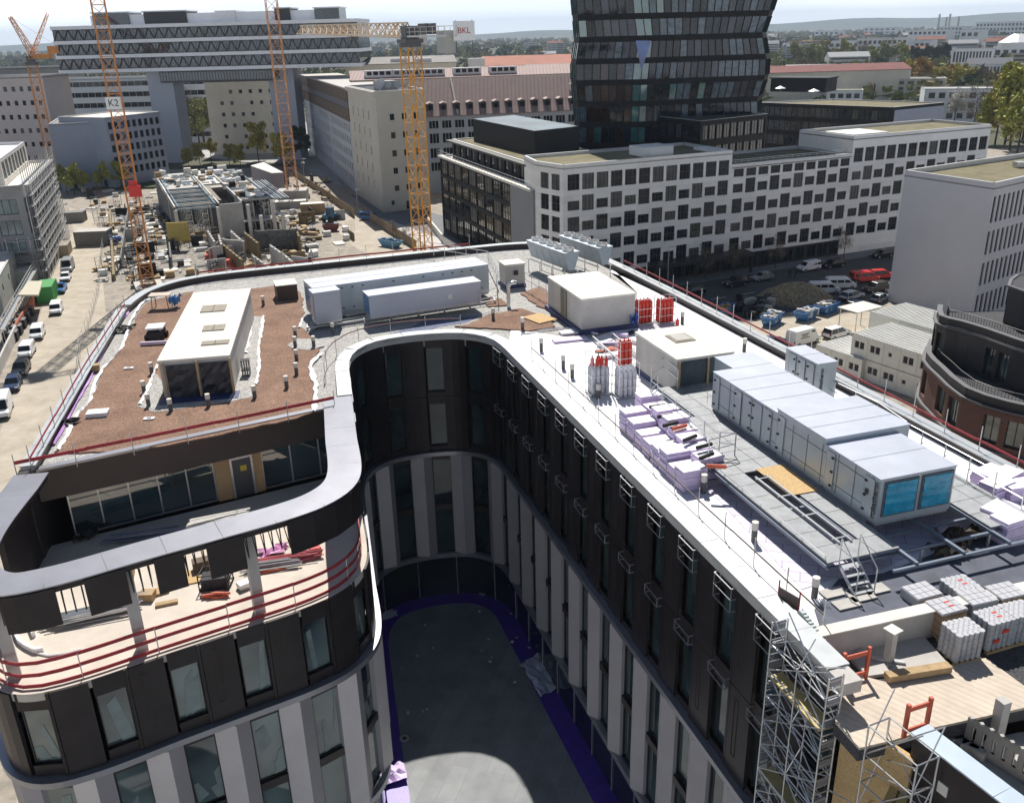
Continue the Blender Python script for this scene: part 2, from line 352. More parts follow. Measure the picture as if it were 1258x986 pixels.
# ================================================ the foreground office building
ZR=24.0; ZD=4.6; ZT=20.13; ZB=16.26; ZS=8.2
left_out=[(-27.95,62.5),(-25.1,49.5),(-22.0,36.0)]
corner=cr([(-21.75,34.5),(-21.35,31.2),(-20.7,28.9),(-19.6,27.3),(-18.1,26.65),(-16.3,27.2),(-13.7,28.75),(-11.2,30.2),(-9.0,31.5),(-7.6,32.7),(-6.85,34.2),(-6.85,36.0),(-7.5,39.0)],5)
court=[Vector((-8.6,44.5)),Vector((-9.3,48.0))]+cr([(-9.6,49.6),(-9.62,51.2),(-9.2,52.7),(-8.2,53.9),(-6.6,54.65),(-5,55.0),(-3.4,55.05),(-2.0,54.5),(-1.0,53.5),(-.45,52.3),(.1,50.6)],4)
FP=[Vector(p) for p in left_out]+corner+court+[Vector((8.6,23.6)),Vector((9.42,20.95))]
FL=lens(FP)
def idx(p): 
    k=min(range(len(FP)),key=lambda i:(FP[i]-Vector(p)).length); return FL[k]
sA=idx((-22,36)); sB=idx((-8.6,44.5)); sOpen0=idx((-21.75,34.5)); sOpen1=idx((-7.5,39.0))
OP=[Vector(p) for p in [(24.5,24.0),(21.4,33.8),(16.3,50.2),(12.4,62.4),(9.6,70.5)]]+cr([(8.2,74.3),(6.9,77.5),(5.0,79.9),(2.6,81.0),(0,80.9),(-3,80.0)],4)+[Vector(p) for p in [(-8,78.3),(-13.5,76.3)]]+cr([(-20,74.0),(-24,72.4),(-26.6,70.4),(-27.9,67.6),(-28.1,65.0),(-27.95,62.5)],4)
bld=thing('office_building','dark U-shaped office building under construction with flat roofs round a shaded courtyard, in front','office building',(0,60,0))
roof_poly=[Vector((-21.95,37.2)),Vector((-9.0,44.6))]+[p for p in FP if FL[FP.index(p)]>sB+.2]+[Vector((12.2,20.6)),Vector((24.5,24.0))]+OP[1:]
main_roof=[p for p in roof_poly if not(p.y<22.9)]
rp=[Vector((-21.95,37.2)),Vector((-8.7,44.4))]+[FP[i] for i in range(len(FP)) if FL[i]>sB+.2 and FP[i].y>23]+[Vector((24.8,28.0))]+OP[1:]
m=MB(); m.prism(rp,23.55,24.0); m.build('roof_slab',gravel,bld)
# terrace floor, level below
tp=[Vector((-21.9,37.2))]+[FP[i] for i in range(len(FP)) if sA+.1<FL[i]<=sOpen1+.1]+[Vector((-8.55,44.3))]
m=MB(); m.prism([p for p in tp],ZT-.35,ZT); m.build('terrace_floor',terrf,bld)
# outer walls
m=MB(); m.sweep(OP,0,.3,0,23.99); m.sweep(FP[:3],0,.3,0,24.0); m.build('rear_wall',panel2,bld)
# belt and parapets
def sub(s0,s1,n=6): return [at(FP,FL,s0+(s1-s0)*i/n) for i in range(n+1)]
i0=2
belt=[p for p in FP[i0:]]
m=MB(); m.sweep(belt,-.35,.1,ZB-.32,ZB-.04); m.sweep(belt,-.2,.1,ZS-.25,ZS+.1); m.build('belt_course',coping_m,bld)
m=MB(); cp=[Vector((-8.62,44.6))]+[FP[i] for i in range(len(FP)) if FL[i]>sB+.3]
m.sweep(cp,-.12,.55,24.0,24.42); m.build('parapet',concw,bld)
m=MB()
for a in range(int(lens(cp)[-1]/1.9)):
    L_=lens(cp); s0=a*1.9; m.sweep([at(cp,L_,s0+.008),at(cp,L_,s0+.95),at(cp,L_,s0+1.892)],-.16,.62,24.42,24.47 if a%2 else 24.475)
m.build('parapet_capping',zinc_m,bld)
# ring beam with its sheet-metal cover round the front terrace
rg=[FP[i] for i in range(len(FP)) if FL[i]>=sA-.1 and FL[i]<=sB+.1]; RL=lens(rg)
m=MB(); m.sweep(rg,-.02,1.25,24.12,24.40); m.build('ring_beam',panel,bld)
m=MB()
n=17
for a in range(n):
    s0=RL[-1]*a/n;s1=RL[-1]*(a+1)/n; m.sweep([at(rg,RL,s0+.006+(s1-s0-.012)*k/5) for k in range(6)],-.12,1.35,24.40,24.45+.002*(a%2))
m.build('ring_cover',coping_m,bld)
m=MB()
for px,py in ((145,745),(308,715)):
    c=P(px,py,23.5); 
for s in (RL[-1]*.272,RL[-1]*.43,RL[-1]*.56):
    p=at(rg,RL,s); n2=normals([at(rg,RL,s-.1),p,at(rg,RL,s+.1)])[1]; c=p+Vector(n2)*.75
    mm=MB(); mm.box((c.x,c.y,ZT),(.42,.42,24.12-ZT),R(30)); mm.build('column',concw,bld)
# back parapet with capping
m=MB(); m.sweep(OP,.0,.5,24.0,24.45); m.sweep(FP[:3],0,.5,24.0,24.45); m.build('parapet',panel2,bld)
m=MB(); OL=lens(OP)
for a in range(int(OL[-1]/2.4)): m.sweep([at(OP,OL,a*2.4+.01+k*.595) for k in range(5)],-.08,.62,24.45,24.5+.003*(a%2))
L3=lens(FP[:3])
for a in range(int(L3[-1]/2.4)): m.sweep([at(FP[:3],L3,a*2.4+.01),at(FP[:3],L3,a*2.4+2.39)],-.08,.62,24.45,24.5+.003*(a%2))
m.build('parapet_capping',zinc_m,bld)
m=MB(); m.sweep([Vector((-21.95,37.2)),Vector((-8.7,44.4))],-.15,.25,24.0,24.12); m.build('roof_edge_capping',coping_m,bld)
m=MB(); m.sweep([Vector((-21.9,37.2)),Vector((-8.75,44.35))],-.02,.3,22.45,23.995); m.build('fascia',M('brown fascia',(.045,.033,.030),.5,0,1,.15),bld)
# recessed glazing of the terrace storey
ga=Vector((-21.6,37.6));gb=Vector((-8.9,44.5));gd=(gb-ga).normalized();gl=(gb-ga).length
pan=lambda u:ga+gd*u
def gw(u0,u1,nv):
    m=MB(); o=(u0,u1,ZT+.02,22.6); m.window(ga,gb,o,0.15,nv,1,.07); return m
gw(.6,gl*.51,5).build('terrace_glazing',[galv,M('terrace glass',(.02,.04,.045),.03,0,.5,.8)],bld); MATS['terrace glass'].node_tree.nodes['Principled BSDF'].inputs['IOR'].default_value=2.3
gw(gl*.675,gl-.1,3).build('terrace_glazing',[galv,MATS['terrace glass']],bld)
m=MB(); m.sweep([pan(gl*.51),pan(gl*.675)],.0,.2,ZT,22.6); m.build('wall_panel',tan,bld)
dr=MB(); a_=pan(gl*.57);b_=pan(gl*.635); dr.sweep([a_,b_],-.06,.02,ZT+.02,ZT+2.15); dr=dr.build('door',M('grey door',(.06,.065,.07),.4),bld)
mm=MB(); mm.sweep([pan(gl*.562),a_],-.09,.02,ZT+.01,ZT+2.25); mm.sweep([b_,pan(gl*.643)],-.09,.02,ZT+.01,ZT+2.25); mm.sweep([a_,b_],-.09,.02,ZT+2.15,ZT+2.25); mm.build('door_frame',galv,dr)
mm=MB(); c_=pan(gl*.608); mm.sweep([c_-gd*.16,c_+gd*.16],-.075,-.061,ZT+1.45,ZT+1.75); mm.build('door_notice',M('yellow notice',(.6,.45,.05),.6),dr)
# lower room wall at the terrace's left end
m=MB(); m.sweep([Vector((-22.0,36.0)),Vector((-21.7,34.5)),Vector((-21.45,32.6))],.0,.25,ZT,24.11); m.build('end_wall',panel,bld)
# ---- facades, bay by bay
BAY=2.69
def reflection_strips(mb,P1,P2,o,dep):
    """pale skewed strips laid just before the panes to imitate broken reflections"""
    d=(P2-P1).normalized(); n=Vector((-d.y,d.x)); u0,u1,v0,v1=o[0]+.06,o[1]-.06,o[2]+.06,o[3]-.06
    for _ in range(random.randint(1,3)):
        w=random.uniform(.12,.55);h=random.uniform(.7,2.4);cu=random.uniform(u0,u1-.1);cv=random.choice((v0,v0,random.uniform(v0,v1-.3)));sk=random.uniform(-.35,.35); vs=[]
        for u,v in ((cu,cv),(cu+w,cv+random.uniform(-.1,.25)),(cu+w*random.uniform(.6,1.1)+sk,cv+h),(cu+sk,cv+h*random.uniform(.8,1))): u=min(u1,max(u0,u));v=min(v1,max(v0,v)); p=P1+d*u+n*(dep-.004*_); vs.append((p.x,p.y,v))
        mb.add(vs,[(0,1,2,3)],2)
clads=[];winsf=[];wins=[];fins=[];bars=[];clad=MB();joint=MB();span=MB()
s_end=FL[-1]; s=s_end-.3; bays=[]
while s-BAY>sA+.2: bays.append((s-BAY,s)); s-=BAY
for bi,(s0,s1) in enumerate(bays):
    clad=MB();joint=MB();span=MB(); wmid=s0+1.44; P0=at(FP,FL,s0);P1=at(FP,FL,wmid);P2=at(FP,FL,s1); mid=(s0+s1)/2
    front=s0<sOpen1+.5
    tops=[(ZB,ZT)] if front else [(ZB,ZT),(ZT,ZR)]
    for z0,z1 in tops:
        clad.sweep(sub(s0+.015,wmid-.12,3),-.10,.05,z0+.02,z1-.02)
        clad.sweep([P1,P2],-.03,.05,z1-(.8 if front else .55),z1-.01); clad.sweep([P1,P2],-.03,.05,z0,z0+(.5 if front else .3))
        clad.sweep(sub(s0-.12,s0-.01,1),-.10,.05,z0+.02,z1-.02) if s0>sA+1 else None
        w=(P2-P1).length; o=(.02,w-.12,z0+.3,z1-.55) if not front else (.02,w-.12,z0+.5,z1-.8); mb=MB(); mb.window(P1,P2,o,.18,1,1,.045)
        if front: reflection_strips(mb,P1,P2,o,.165)
        (winsf if front else wins).append((mb,(P1.x,P1.y,z0+2)))
        # shallow frame line on the cladding
        nn=Vector(normals([P0,P1])[0]); 
        for uu in (.25,.42):
            c=P0.lerp(P1,uu)-nn*.11; joint.bar((c.x,c.y,z0+.9),(c.x,c.y,z1-.45),.012)
        c=P0.lerp(P1,.25)-nn*.11;d=P0.lerp(P1,.42)-nn*.11
        joint.bar((c.x,c.y,z0+.9),(d.x,d.y,z0+.9),.012);joint.bar((c.x,c.y,z1-.45),(d.x,d.y,z1-.45),.012)
        if not front and P1.x>-1.2 and P1.y<53.4:
            b=MB(); nn=Vector(normals([P1,P2])[0])
            zs=(24.05,23.6,23.1) if z0>ZT-.1 else (20.2,19.8)
            for zz in zs[:3]:
                a=P1-nn*.32;c=P2-nn*.32-(P2-P1)*.08; b.bar((a.x,a.y,zz),(c.x,c.y,zz),.024)
                a2=P1-nn*.05;c2=P2-nn*.05-(P2-P1)*.08; b.bar((a.x,a.y,zz),(a2.x,a2.y,zz),.025); b.bar((c.x,c.y,zz),(c2.x,c2.y,zz),.025)
            for e_ in (P1-nn*.31,P2-nn*.31-(P2-P1)*.08): b.bar((e_.x,e_.y,min(zs)),(e_.x,e_.y,max(zs)),.014)
            bars.append((b,(P1.x,P1.y,z0+2)))
        elif not front:
            b=MB(); nn=Vector(normals([P1,P2])[0]); a=P1-nn*.16;c=P2-nn*.16-(P2-P1)*.08; zz=24.3 if z0>ZT-.1 else 20.2
            b.bar((a.x,a.y,zz),(c.x,c.y,zz),.025);a2=P1-nn*.04;c2=P2-nn*.04-(P2-P1)*.08; b.bar((a.x,a.y,zz),(a2.x,a2.y,zz),.025); b.bar((c.x,c.y,zz),(c2.x,c2.y,zz),.025)
            if z0>ZT-.1: bars.append((b,(P1.x,P1.y,z0+2)))
    # striped storeys: folded metal fin + windows
    nn=Vector(normals([P0,P1])[0]); pm=P0.lerp(P1,.55)-nn*.38; f=MB(); a=P0.lerp(P1,-.02);e=P0.lerp(P1,.98)
    lo=ZS+.1;hi=ZB-.34
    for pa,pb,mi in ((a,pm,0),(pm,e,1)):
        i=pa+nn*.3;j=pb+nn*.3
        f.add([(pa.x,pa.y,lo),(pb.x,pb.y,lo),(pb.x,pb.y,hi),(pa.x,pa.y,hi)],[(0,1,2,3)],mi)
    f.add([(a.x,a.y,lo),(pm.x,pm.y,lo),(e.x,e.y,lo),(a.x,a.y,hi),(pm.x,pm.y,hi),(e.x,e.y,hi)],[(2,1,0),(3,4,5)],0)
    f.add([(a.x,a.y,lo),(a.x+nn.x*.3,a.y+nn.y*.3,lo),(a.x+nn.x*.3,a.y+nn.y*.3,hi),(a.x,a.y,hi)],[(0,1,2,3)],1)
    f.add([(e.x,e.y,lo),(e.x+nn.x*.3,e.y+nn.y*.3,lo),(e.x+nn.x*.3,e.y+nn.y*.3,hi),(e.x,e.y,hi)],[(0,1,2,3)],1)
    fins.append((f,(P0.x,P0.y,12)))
    for z0,z1 in ((ZS+.1,12.1),(12.1,ZB-.32)):
        w=(P2-P1).length; o=(0.0,w,z0+.05,z1-.42); mb=MB(); mb.window(P1,P2,o,.2,1,1,.05); (reflection_strips(mb,P1,P2,o,.185) if front and z0>10 else None); (winsf if front else wins).append((mb,(P1.x,P1.y,z0+1.5)))
        span.sweep([P1,P2],.02,.12,z1-.42,z1)
    for q_,k_ in ((joint,1),(span,1)):
        n_=len(clad.v); clad.v+=q_.v; clad.f+=[tuple(i+n_ for i in f) for f in q_.f]; clad.m+=[k_]*len(q_.f)
    clads.append((clad,(P0.x,P0.y,18)))
part_set(clads,'cladding_bay',[panel,panel2],bld,96)
part_set(winsf,'window',[frame_m,lglass,reflection_m],bld,50); part_set(wins,'window',[frame_m,bglass],bld,48); part_set(fins,'facade_fin',[fin_m,fin_shade_m],bld,96); part_set(bars,'guard_bars',M('guard bar grey',(.34,.35,.37),.4,.6),bld,60)
# fallback core behind the fins and the ground floor glazing
m=MB(); gp=FP[2:]; m.sweep(gp,.35,.5,ZD-.2,ZB-.1); m.build('inner_wall',frame_m,bld)
m=MB(); m.sweep(gp,.3,.34,ZD,ZS-.2,mi=1)
for (s0,s1) in bays:
    p=at(FP,FL,s0);n2=normals([at(FP,FL,s0-.1),p,at(FP,FL,s0+.1)])[1]; p=p+Vector(n2)*.26
    m.bar((p.x,p.y,ZD),(p.x,p.y,ZS-.2),.04)
m.build('ground_floor_glazing',[galv,dglass],bld)
# hanging panels under the ring on the open front
hg=[]
for u0,u1 in ((.15,.215),(.239,.283),(.313,.362),(.388,.428),(.456,.486),(.51,.55),(.60,.72)):
    mm=MB(); mm.sweep([at(rg,RL,RL[-1]*(u0+(u1-u0)*k/4)) for k in range(5)],-.16,-.08,22.85,24.36); mm.build('hanging_panel',panel,bld)
mm=MB()
for k in range(46):
    s=RL[-1]*(.18+.42*k/45); p=at(rg,RL,s); n2=Vector(normals([at(rg,RL,s-.1),p,at(rg,RL,s+.1)])[1]); a=p-n2*.05;b=p-n2*.05
    mm.bar((a.x,a.y,24.12),(a.x,a.y,23.1+random.uniform(0,.3)),.03)
    c=p+n2*.5; mm.bar((a.x,a.y,23.2),(c.x,c.y,24.0),.025)
mm.build('bracket_row',frame_m,bld)
# courtyard
q=MB(); q.prism([(-21,-5),(22,-5),(22,30),(4,56),(-2,58),(-9,58),(-12,50)],ZD-.5,ZD); struct(q,'courtyard_floor',M('grey roofing felt',(.27,.28,.285),.85,0,.45,.22,.2,10,kind='brick',p=(6,1.0,(.22,.225,.23),R(107))))
q=MB(); cpth=[FP[i] for i in range(len(FP)) if FL[i]>=sOpen1-4 and FP[i].y>20]
q.sweep(cpth,-.95,.3,ZD+.004,ZD+.02); origin(tag(q.build('membrane_strip',purple),'purple waterproofing membrane laid round the edge of the shaded courtyard','membrane'),(0,40,ZD))
def sheet(pts,z,amp,mat,name,label,cat,n=7):
    """crumpled thin sheet over a quad of plan points"""
    a,b,c,d=[Vector(p[:2]) for p in pts]; m=MB(); vs=[]
    for j in range(n+1):
        for i in range(n+1):
            u,v=i/n,j/n; p=a.lerp(b,u).lerp(d.lerp(c,u),v); e=random.uniform(-.12,.12)*(1 if (i in(0,n) or j in(0,n)) else .4)
            vs.append((p.x+e,p.y+e,z+.03+random.random()*amp))
    fs=[(j*(n+1)+i,j*(n+1)+i+1,(j+1)*(n+1)+i+1,(j+1)*(n+1)+i) for j in range(n) for i in range(n)]
    m.add(vs,fs); o=one(m,name,mat,label,cat,base=(a.x,a.y,z)); sm=o.modifiers.new('t','SOLIDIFY'); sm.thickness=.02; return o
plm=M('pale plastic sheet',(.52,.54,.62),.4,0,3,.1)
sheet([P(640,818,ZD),P(668,800,ZD),P(685,848,ZD),P(662,858,ZD)],ZD,.25,plm,'plastic_sheet','large crumpled grey-blue plastic sheet by the right facade in the courtyard','plastic sheet')
sheet([P(588,728,ZD),P(598,722,ZD),P(602,730,ZD),P(592,733,ZD)],ZD,.15,plm,'plastic_sheet','small crumpled plastic scrap at the far curve of the purple strip','plastic sheet',4)
sheet([P(468,755,ZD),P(484,748,ZD),P(488,758,ZD),P(470,762,ZD)],ZD,.15,plm,'plastic_sheet','small pale plastic scrap near the left side of the courtyard','plastic sheet',4)
sheet([P(470,950,ZD),P(494,938,ZD),P(502,960,ZD),P(470,970,ZD)],ZD,.4,lilac,'membrane_roll','rumpled lilac membrane end at the foot of the left facade, catching sun','membrane',5)
for k,(px,py,r,l) in enumerate(((592,798,.14,'round pale roof drain near the middle of the courtyard'),(497,907,.28,'grey ring-shaped drain cover at the left of the courtyard'))):
    m=MB(); c=P(px,py,ZD); m.bar(c+Vector((0,0,.006)),c+Vector((0,0,.05)),r,18); m.bar(c+Vector((0,0,.05)),c+Vector((0,0,.055)),r*.45,12,1); one(m,'drain_cover',[concrete,frame_m],l,'drain cover')

random.seed(77)
for k in range(16):
    c=P(random.uniform(490,690),random.uniform(745,900),ZD); 
    if c.x>2.2: c.x-=3
    m=MB(); m.box(c+Vector((0,0,.024)),(random.uniform(.06,.25),random.uniform(.05,.18),random.uniform(.02,.06)),random.random()*3); one(m,'litter_scrap',[random.choice([plm,concw,whiteboard])],'tiny pale scrap of litter on the shaded courtyard floor','litter','litter scraps in the courtyard')
# ================================================ roof surfaces (parts of the building)
def px(*l,z=ZR): return [P(x,y,z) for x,y in l]
def z6(*l): return [(60+x/3.31,330+y/3.31) for x,y in l]
E1=Vector((-.299,.954,0)).normalized(); E2=Vector((.954,.299,0)).normalized(); AZ=math.atan2(E2.y,E2.x)
def patch(poly,z,mat,name,amp=.12,h=.03,step=.6,**k):
    m=MB(); m.prism(jag(poly,step,amp) if amp else [Vector(p[:2]) for p in poly],z-h,z); return m.build(name,mat,bld,**k)
inner=[p+Vector((.78,.25)) for p in (Vector((-.9,53.6)),Vector((-.3,51.9)),Vector((8.6,23.9)))]
wp=inner+[Vector((12.5,24.9)),Vector((24.7,28.2)),Vector((20.8,34.0)),Vector((15.7,50.2)),Vector((11.8,62.2)),Vector((9.0,69.6)),Vector((8.2,71))]+[P(*q,ZR).to_2d() for q in ((752,330),(783,360),(778,398),(722,418),(650,408),(628,405))]
patch(wp,24.035,white_mem,'roof_membrane',0,.03)
so=z6((48,735),(75,690),(120,600),(165,545),(215,430),(300,320),(340,230),(385,150),(440,125),(520,110),(560,98),(790,90),(930,70),(1030,100),(1035,190),(1060,260),(1100,330),(1065,400),(1080,480),(1078,590),(960,620),(750,668),(530,712),(300,745),(90,752),(40,756))
patch(so and [P(*q,ZR) for q in so],24.07,soil,'substrate_bed',.12,.06,.45)
gp1=z6((800,195),(872,200),(868,260),(850,330),(852,400),(838,480),(840,520),(745,545),(440,590),(480,500),(520,380),(700,350),(780,250))
patch([P(*q,ZR) for q in gp1],24.085,gravel,'gravel_patch',.1,.03,.4)
gp2=z6((365,560),(410,470),(440,430),(470,480),(440,590),(400,575)); patch([P(*q,ZR) for q in gp2],24.09,gravel,'gravel_patch',.1,.03,.4)
gp3=z6((970,315),(1010,290),(1090,290),(1120,320),(1060,335),(990,330)); patch([P(*q,ZR) for q in gp3],24.092,gravel,'gravel_patch',.08,.03,.4)
gp4=z6((1020,240),(1030,205),(1080,190),(1110,230),(1060,270)); patch([P(*q,ZR) for q in gp4],24.094,gravel,'gravel_patch',.08,.03,.4)
# soil heaps near the bend
patch([P(*q,ZR) for q in ((575,400),(600,388),(640,380),(672,392),(682,402),(650,408),(612,405),(560,402))],24.10,soil,'substrate_bed',.1,.08,.4)
patch([P(*q,ZR) for q in ((640,362),(665,352),(684,372),(684,385),(660,376))],24.09,soil,'substrate_bed',.1,.08,.4)
patch([P(*q,ZR) for q in ((590,366),(615,368),(625,376),(600,378))],24.09,soil,'substrate_bed',.1,.08,.4)
def ribbon(pts,w,z,mat,name,**k):
    c=cr([p.to_2d() for p in pts],8); m=MB(); nn=normals(c); vs=[]
    for i,(p,n_) in enumerate(zip(c,nn)):
        a=w*random.uniform(.5,1.3); b=w*random.uniform(.2,1.2)
        vs+=[(p.x+n_[0]*a,p.y+n_[1]*a,z+random.uniform(0,.04)),(p.x,p.y,z+random.uniform(.05,.14)),(p.x-n_[0]*b,p.y-n_[1]*b,z+random.uniform(0,.03))]
    m.add(vs,[(3*i+j,3*i+j+1,3*i+j+4,3*i+j+3) for i in range(len(c)-1) for j in (0,1)]); return m.build(name,mat,bld,**k)
ribbon([P(*q,ZR) for q in z6((35,745),(75,680),(115,600),(165,545),(210,430),(300,320),(335,215),(385,140),(440,122))],.12,24.08,fleece,'fleece_edge')
ribbon([P(*q,ZR) for q in z6((872,200),(865,260),(852,330),(855,400),(840,480))],.12,24.1,fleece,'fleece_edge')
ribbon([P(*q,ZR) for q in z6((1110,350),(1065,400),(1085,480),(1078,590))],.16,24.1,fleece,'fleece_edge')
ribbon([P(*q,ZR) for q in z6((1020,245),(1040,205),(1090,190))],.10,24.1,fleece,'fleece_edge')
ribbon([P(*q,ZR) for q in z6((370,560),(415,470),(440,400))],.12,24.11,fleece,'fleece_edge')
ribbon([P(*q,ZR) for q in z6((800,350),(815,290),(820,240),(812,200))],.14,24.1,fleece,'fleece_edge')
ribbon([P(*q,ZR) for q in ((640,412),(690,405),(735,412))],.12,24.06,fleece,'fleece_edge')
ribbon([P(*q,ZR) for q in z6((22,720),(120,540),(205,380),(260,270),(330,170))],.09,24.06,M('lilac strip',(.5,.28,.62),.6),'membrane_edge')
for a,b in (((220,310),(255,275)),((275,225),(300,190))): ribbon([P(*q,ZR) for q in z6(a,((a[0]+b[0])/2,(a[1]+b[1])/2),b)],.16,24.09,M('pale red foil',(.62,.24,.2),.6),'foil_strip')
patch([P(*q,ZR) for q in ((505,402),(520,394),(560,389),(590,388),(575,396),(540,402),(500,412),(470,420),(455,418))],24.01,M('blue grey chippings',(.16,.18,.26),.95,0,2,.2,.8,kind='voro',p=(16,.4)),'chipping_strip',.05,.02)
# ================================================ penthouses
def house(name,label,cat,c,L_,Wd,z0,z1,az,wm,rm,over=.12):
    t=thing(name,label,cat,(c[0],c[1],z0),rz=0); m=MB(); m.box((c[0],c[1],z0),(Wd,L_,z1-z0-.12),az); m.build('wall',wm,t)
    m=MB(); m.box((c[0],c[1],z1-.119),(Wd+over,L_+over,.12),az); rf=m.build('roof',rm,t); return t,rf
def rect(fl,e1,e2,L_,Wd): fl=Vector(fl[:2]); return fl+e1.to_2d()*L_/2+e2.to_2d()*Wd/2
e2L=Vector((math.cos(R(9)),math.sin(R(9)),0)); e1L=Vector((-e2L.y,e2L.x,0)); e1L=Vector((math.cos(R(101)),math.sin(R(101)),0))
fl=P(205,488,ZR+.1); cL=rect(fl,e1L,e2L,14.2,3.7)
t,rf=house('penthouse','long low penthouse with a white flat roof and dark tarpaulin front on the brown roof','penthouse',cL,14.2,3.66,24.05,26.25,R(10),concw,concl)
for (u,v,w,l) in ((.50,.68,1.5,1.5),(.62,.37,1.25,1.1),(.72,.16,1.5,.7)):
    p=Vector(cL)+e2L.to_2d()*(u-.5)*3.6+e1L.to_2d()*(v-.5)*14; m=MB(); m.box((p.x,p.y,26.26),(w,l,.05),R(10)); m.box((p.x,p.y,26.311),(.03,l,.02),R(10),1); m.build('roof_hatch',[M('grey hatch',(.27,.24,.19),.8,0,5,.2),frame_m],rf)
fc=Vector(fl.to_2d())-e1L.to_2d()*.03
m=MB()
for u0,u1 in ((.22,1.75),(1.95,3.5)):
    n=6;vs=[]
    for j in range(n+1):
        for i in range(n+1):
            p=fc+e2L.to_2d()*(u0+(u1-u0)*i/n)-e1L.to_2d()*(.04+random.uniform(0,.09)); vs.append((p.x,p.y,24.1+1.85*j/n))
    m.add(vs,[(j*(n+1)+i,j*(n+1)+i+1,(j+1)*(n+1)+i+1,(j+1)*(n+1)+i) for j in range(n) for i in range(n)])
m.build('tarpaulin',M('black blue sheeting',(.018,.02,.028),.4,0,1.5,.3),t)
m=MB()
for u in (.1,1.85,3.6):
    p=fc+e2L.to_2d()*u-e1L.to_2d()*.16; m.box((p.x,p.y,24.08),(.1,.1,2.05),R(10))
m.build('timber_post',wood2,t)
p=fc-e1L.to_2d()*.4+e2L.to_2d()*1.8; m=MB(); m.box((p.x,p.y,24.08),(4.1,1.1,.03),R(10)); one(m,'membrane_apron',navy,'dark blue membrane apron at the front foot of the long penthouse','membrane')
# pent 2 and 3 on the right wing
f2=P(714,410,ZR+.05); c2=rect(f2,E1,E2,6.2,3.75)
t2,rf=house('penthouse','pale concrete penthouse with closed walls standing at the bend of the roof','penthouse',c2,6.2,3.7,24.3,26.35,AZ,concw,concl,.08)
m=MB(); m.box((c2.x,c2.y,24.03),(4.1,6.6,.28),AZ); m.build('plinth',navy,t2)
p=Vector(f2.to_2d())+E1.to_2d()*3.1-E2.to_2d()*.02; m=MB(); m.box((p.x,p.y,24.32),(.05,1.0,1.95),AZ); dd=m.build('door',M('grey green door',(.13,.14,.12),.6),t2)
m=MB(); q_=p+E1.to_2d()*-.45; m.box((q_.x-.04,q_.y,24.32),(.06,.09,1.95),AZ); m.build('door_post',wood2,dd)
f3=P(830,492,ZR+.05); c3=rect(f3,E1,E2,4.9,3.2)
t3,rf=house('penthouse','pale concrete penthouse with grey tarpaulin front beside the big air unit','penthouse',c3,4.9,3.2,24.3,26.35,AZ,concw,concl,.15)
m=MB(); m.box((c3.x,c3.y,24.03),(3.3,5.0,.27),AZ); m.build('plinth',navy,t3)
p=Vector(c3)+E1.to_2d()*.5+E2.to_2d()*.1; m=MB(); m.box((p.x,p.y,26.355),(1.2,1.3,.05),AZ); m.box((p.x,p.y,26.406),(.9,1.0,.03),AZ,1); m.build('roof_hatch',[MATS['grey hatch'],concrete],rf)
m=MB(); n=8; vs=[]
for j in range(n+1):
    for i in range(n*2+1):
        q_=Vector(f3.to_2d())+E2.to_2d()*(.12+3.0*i/(2*n))-E1.to_2d()*(.05+.08*abs(math.sin(i*1.3+j*.6))); vs.append((q_.x,q_.y,24.32+1.85*j/n))
m.add(vs,[(j*(2*n+1)+i,j*(2*n+1)+i+1,(j+1)*(2*n+1)+i+1,(j+1)*(2*n+1)+i) for j in range(n) for i in range(2*n)]); m.build('tarpaulin',tarp,t3,True)
m=MB()
for u in (.05,1.7): q_=Vector(f3.to_2d())+E2.to_2d()*u-E1.to_2d()*.18; m.box((q_.x,q_.y,24.3),(.09,.09,1.93),AZ)
m.build('timber_post',wood2,t3)
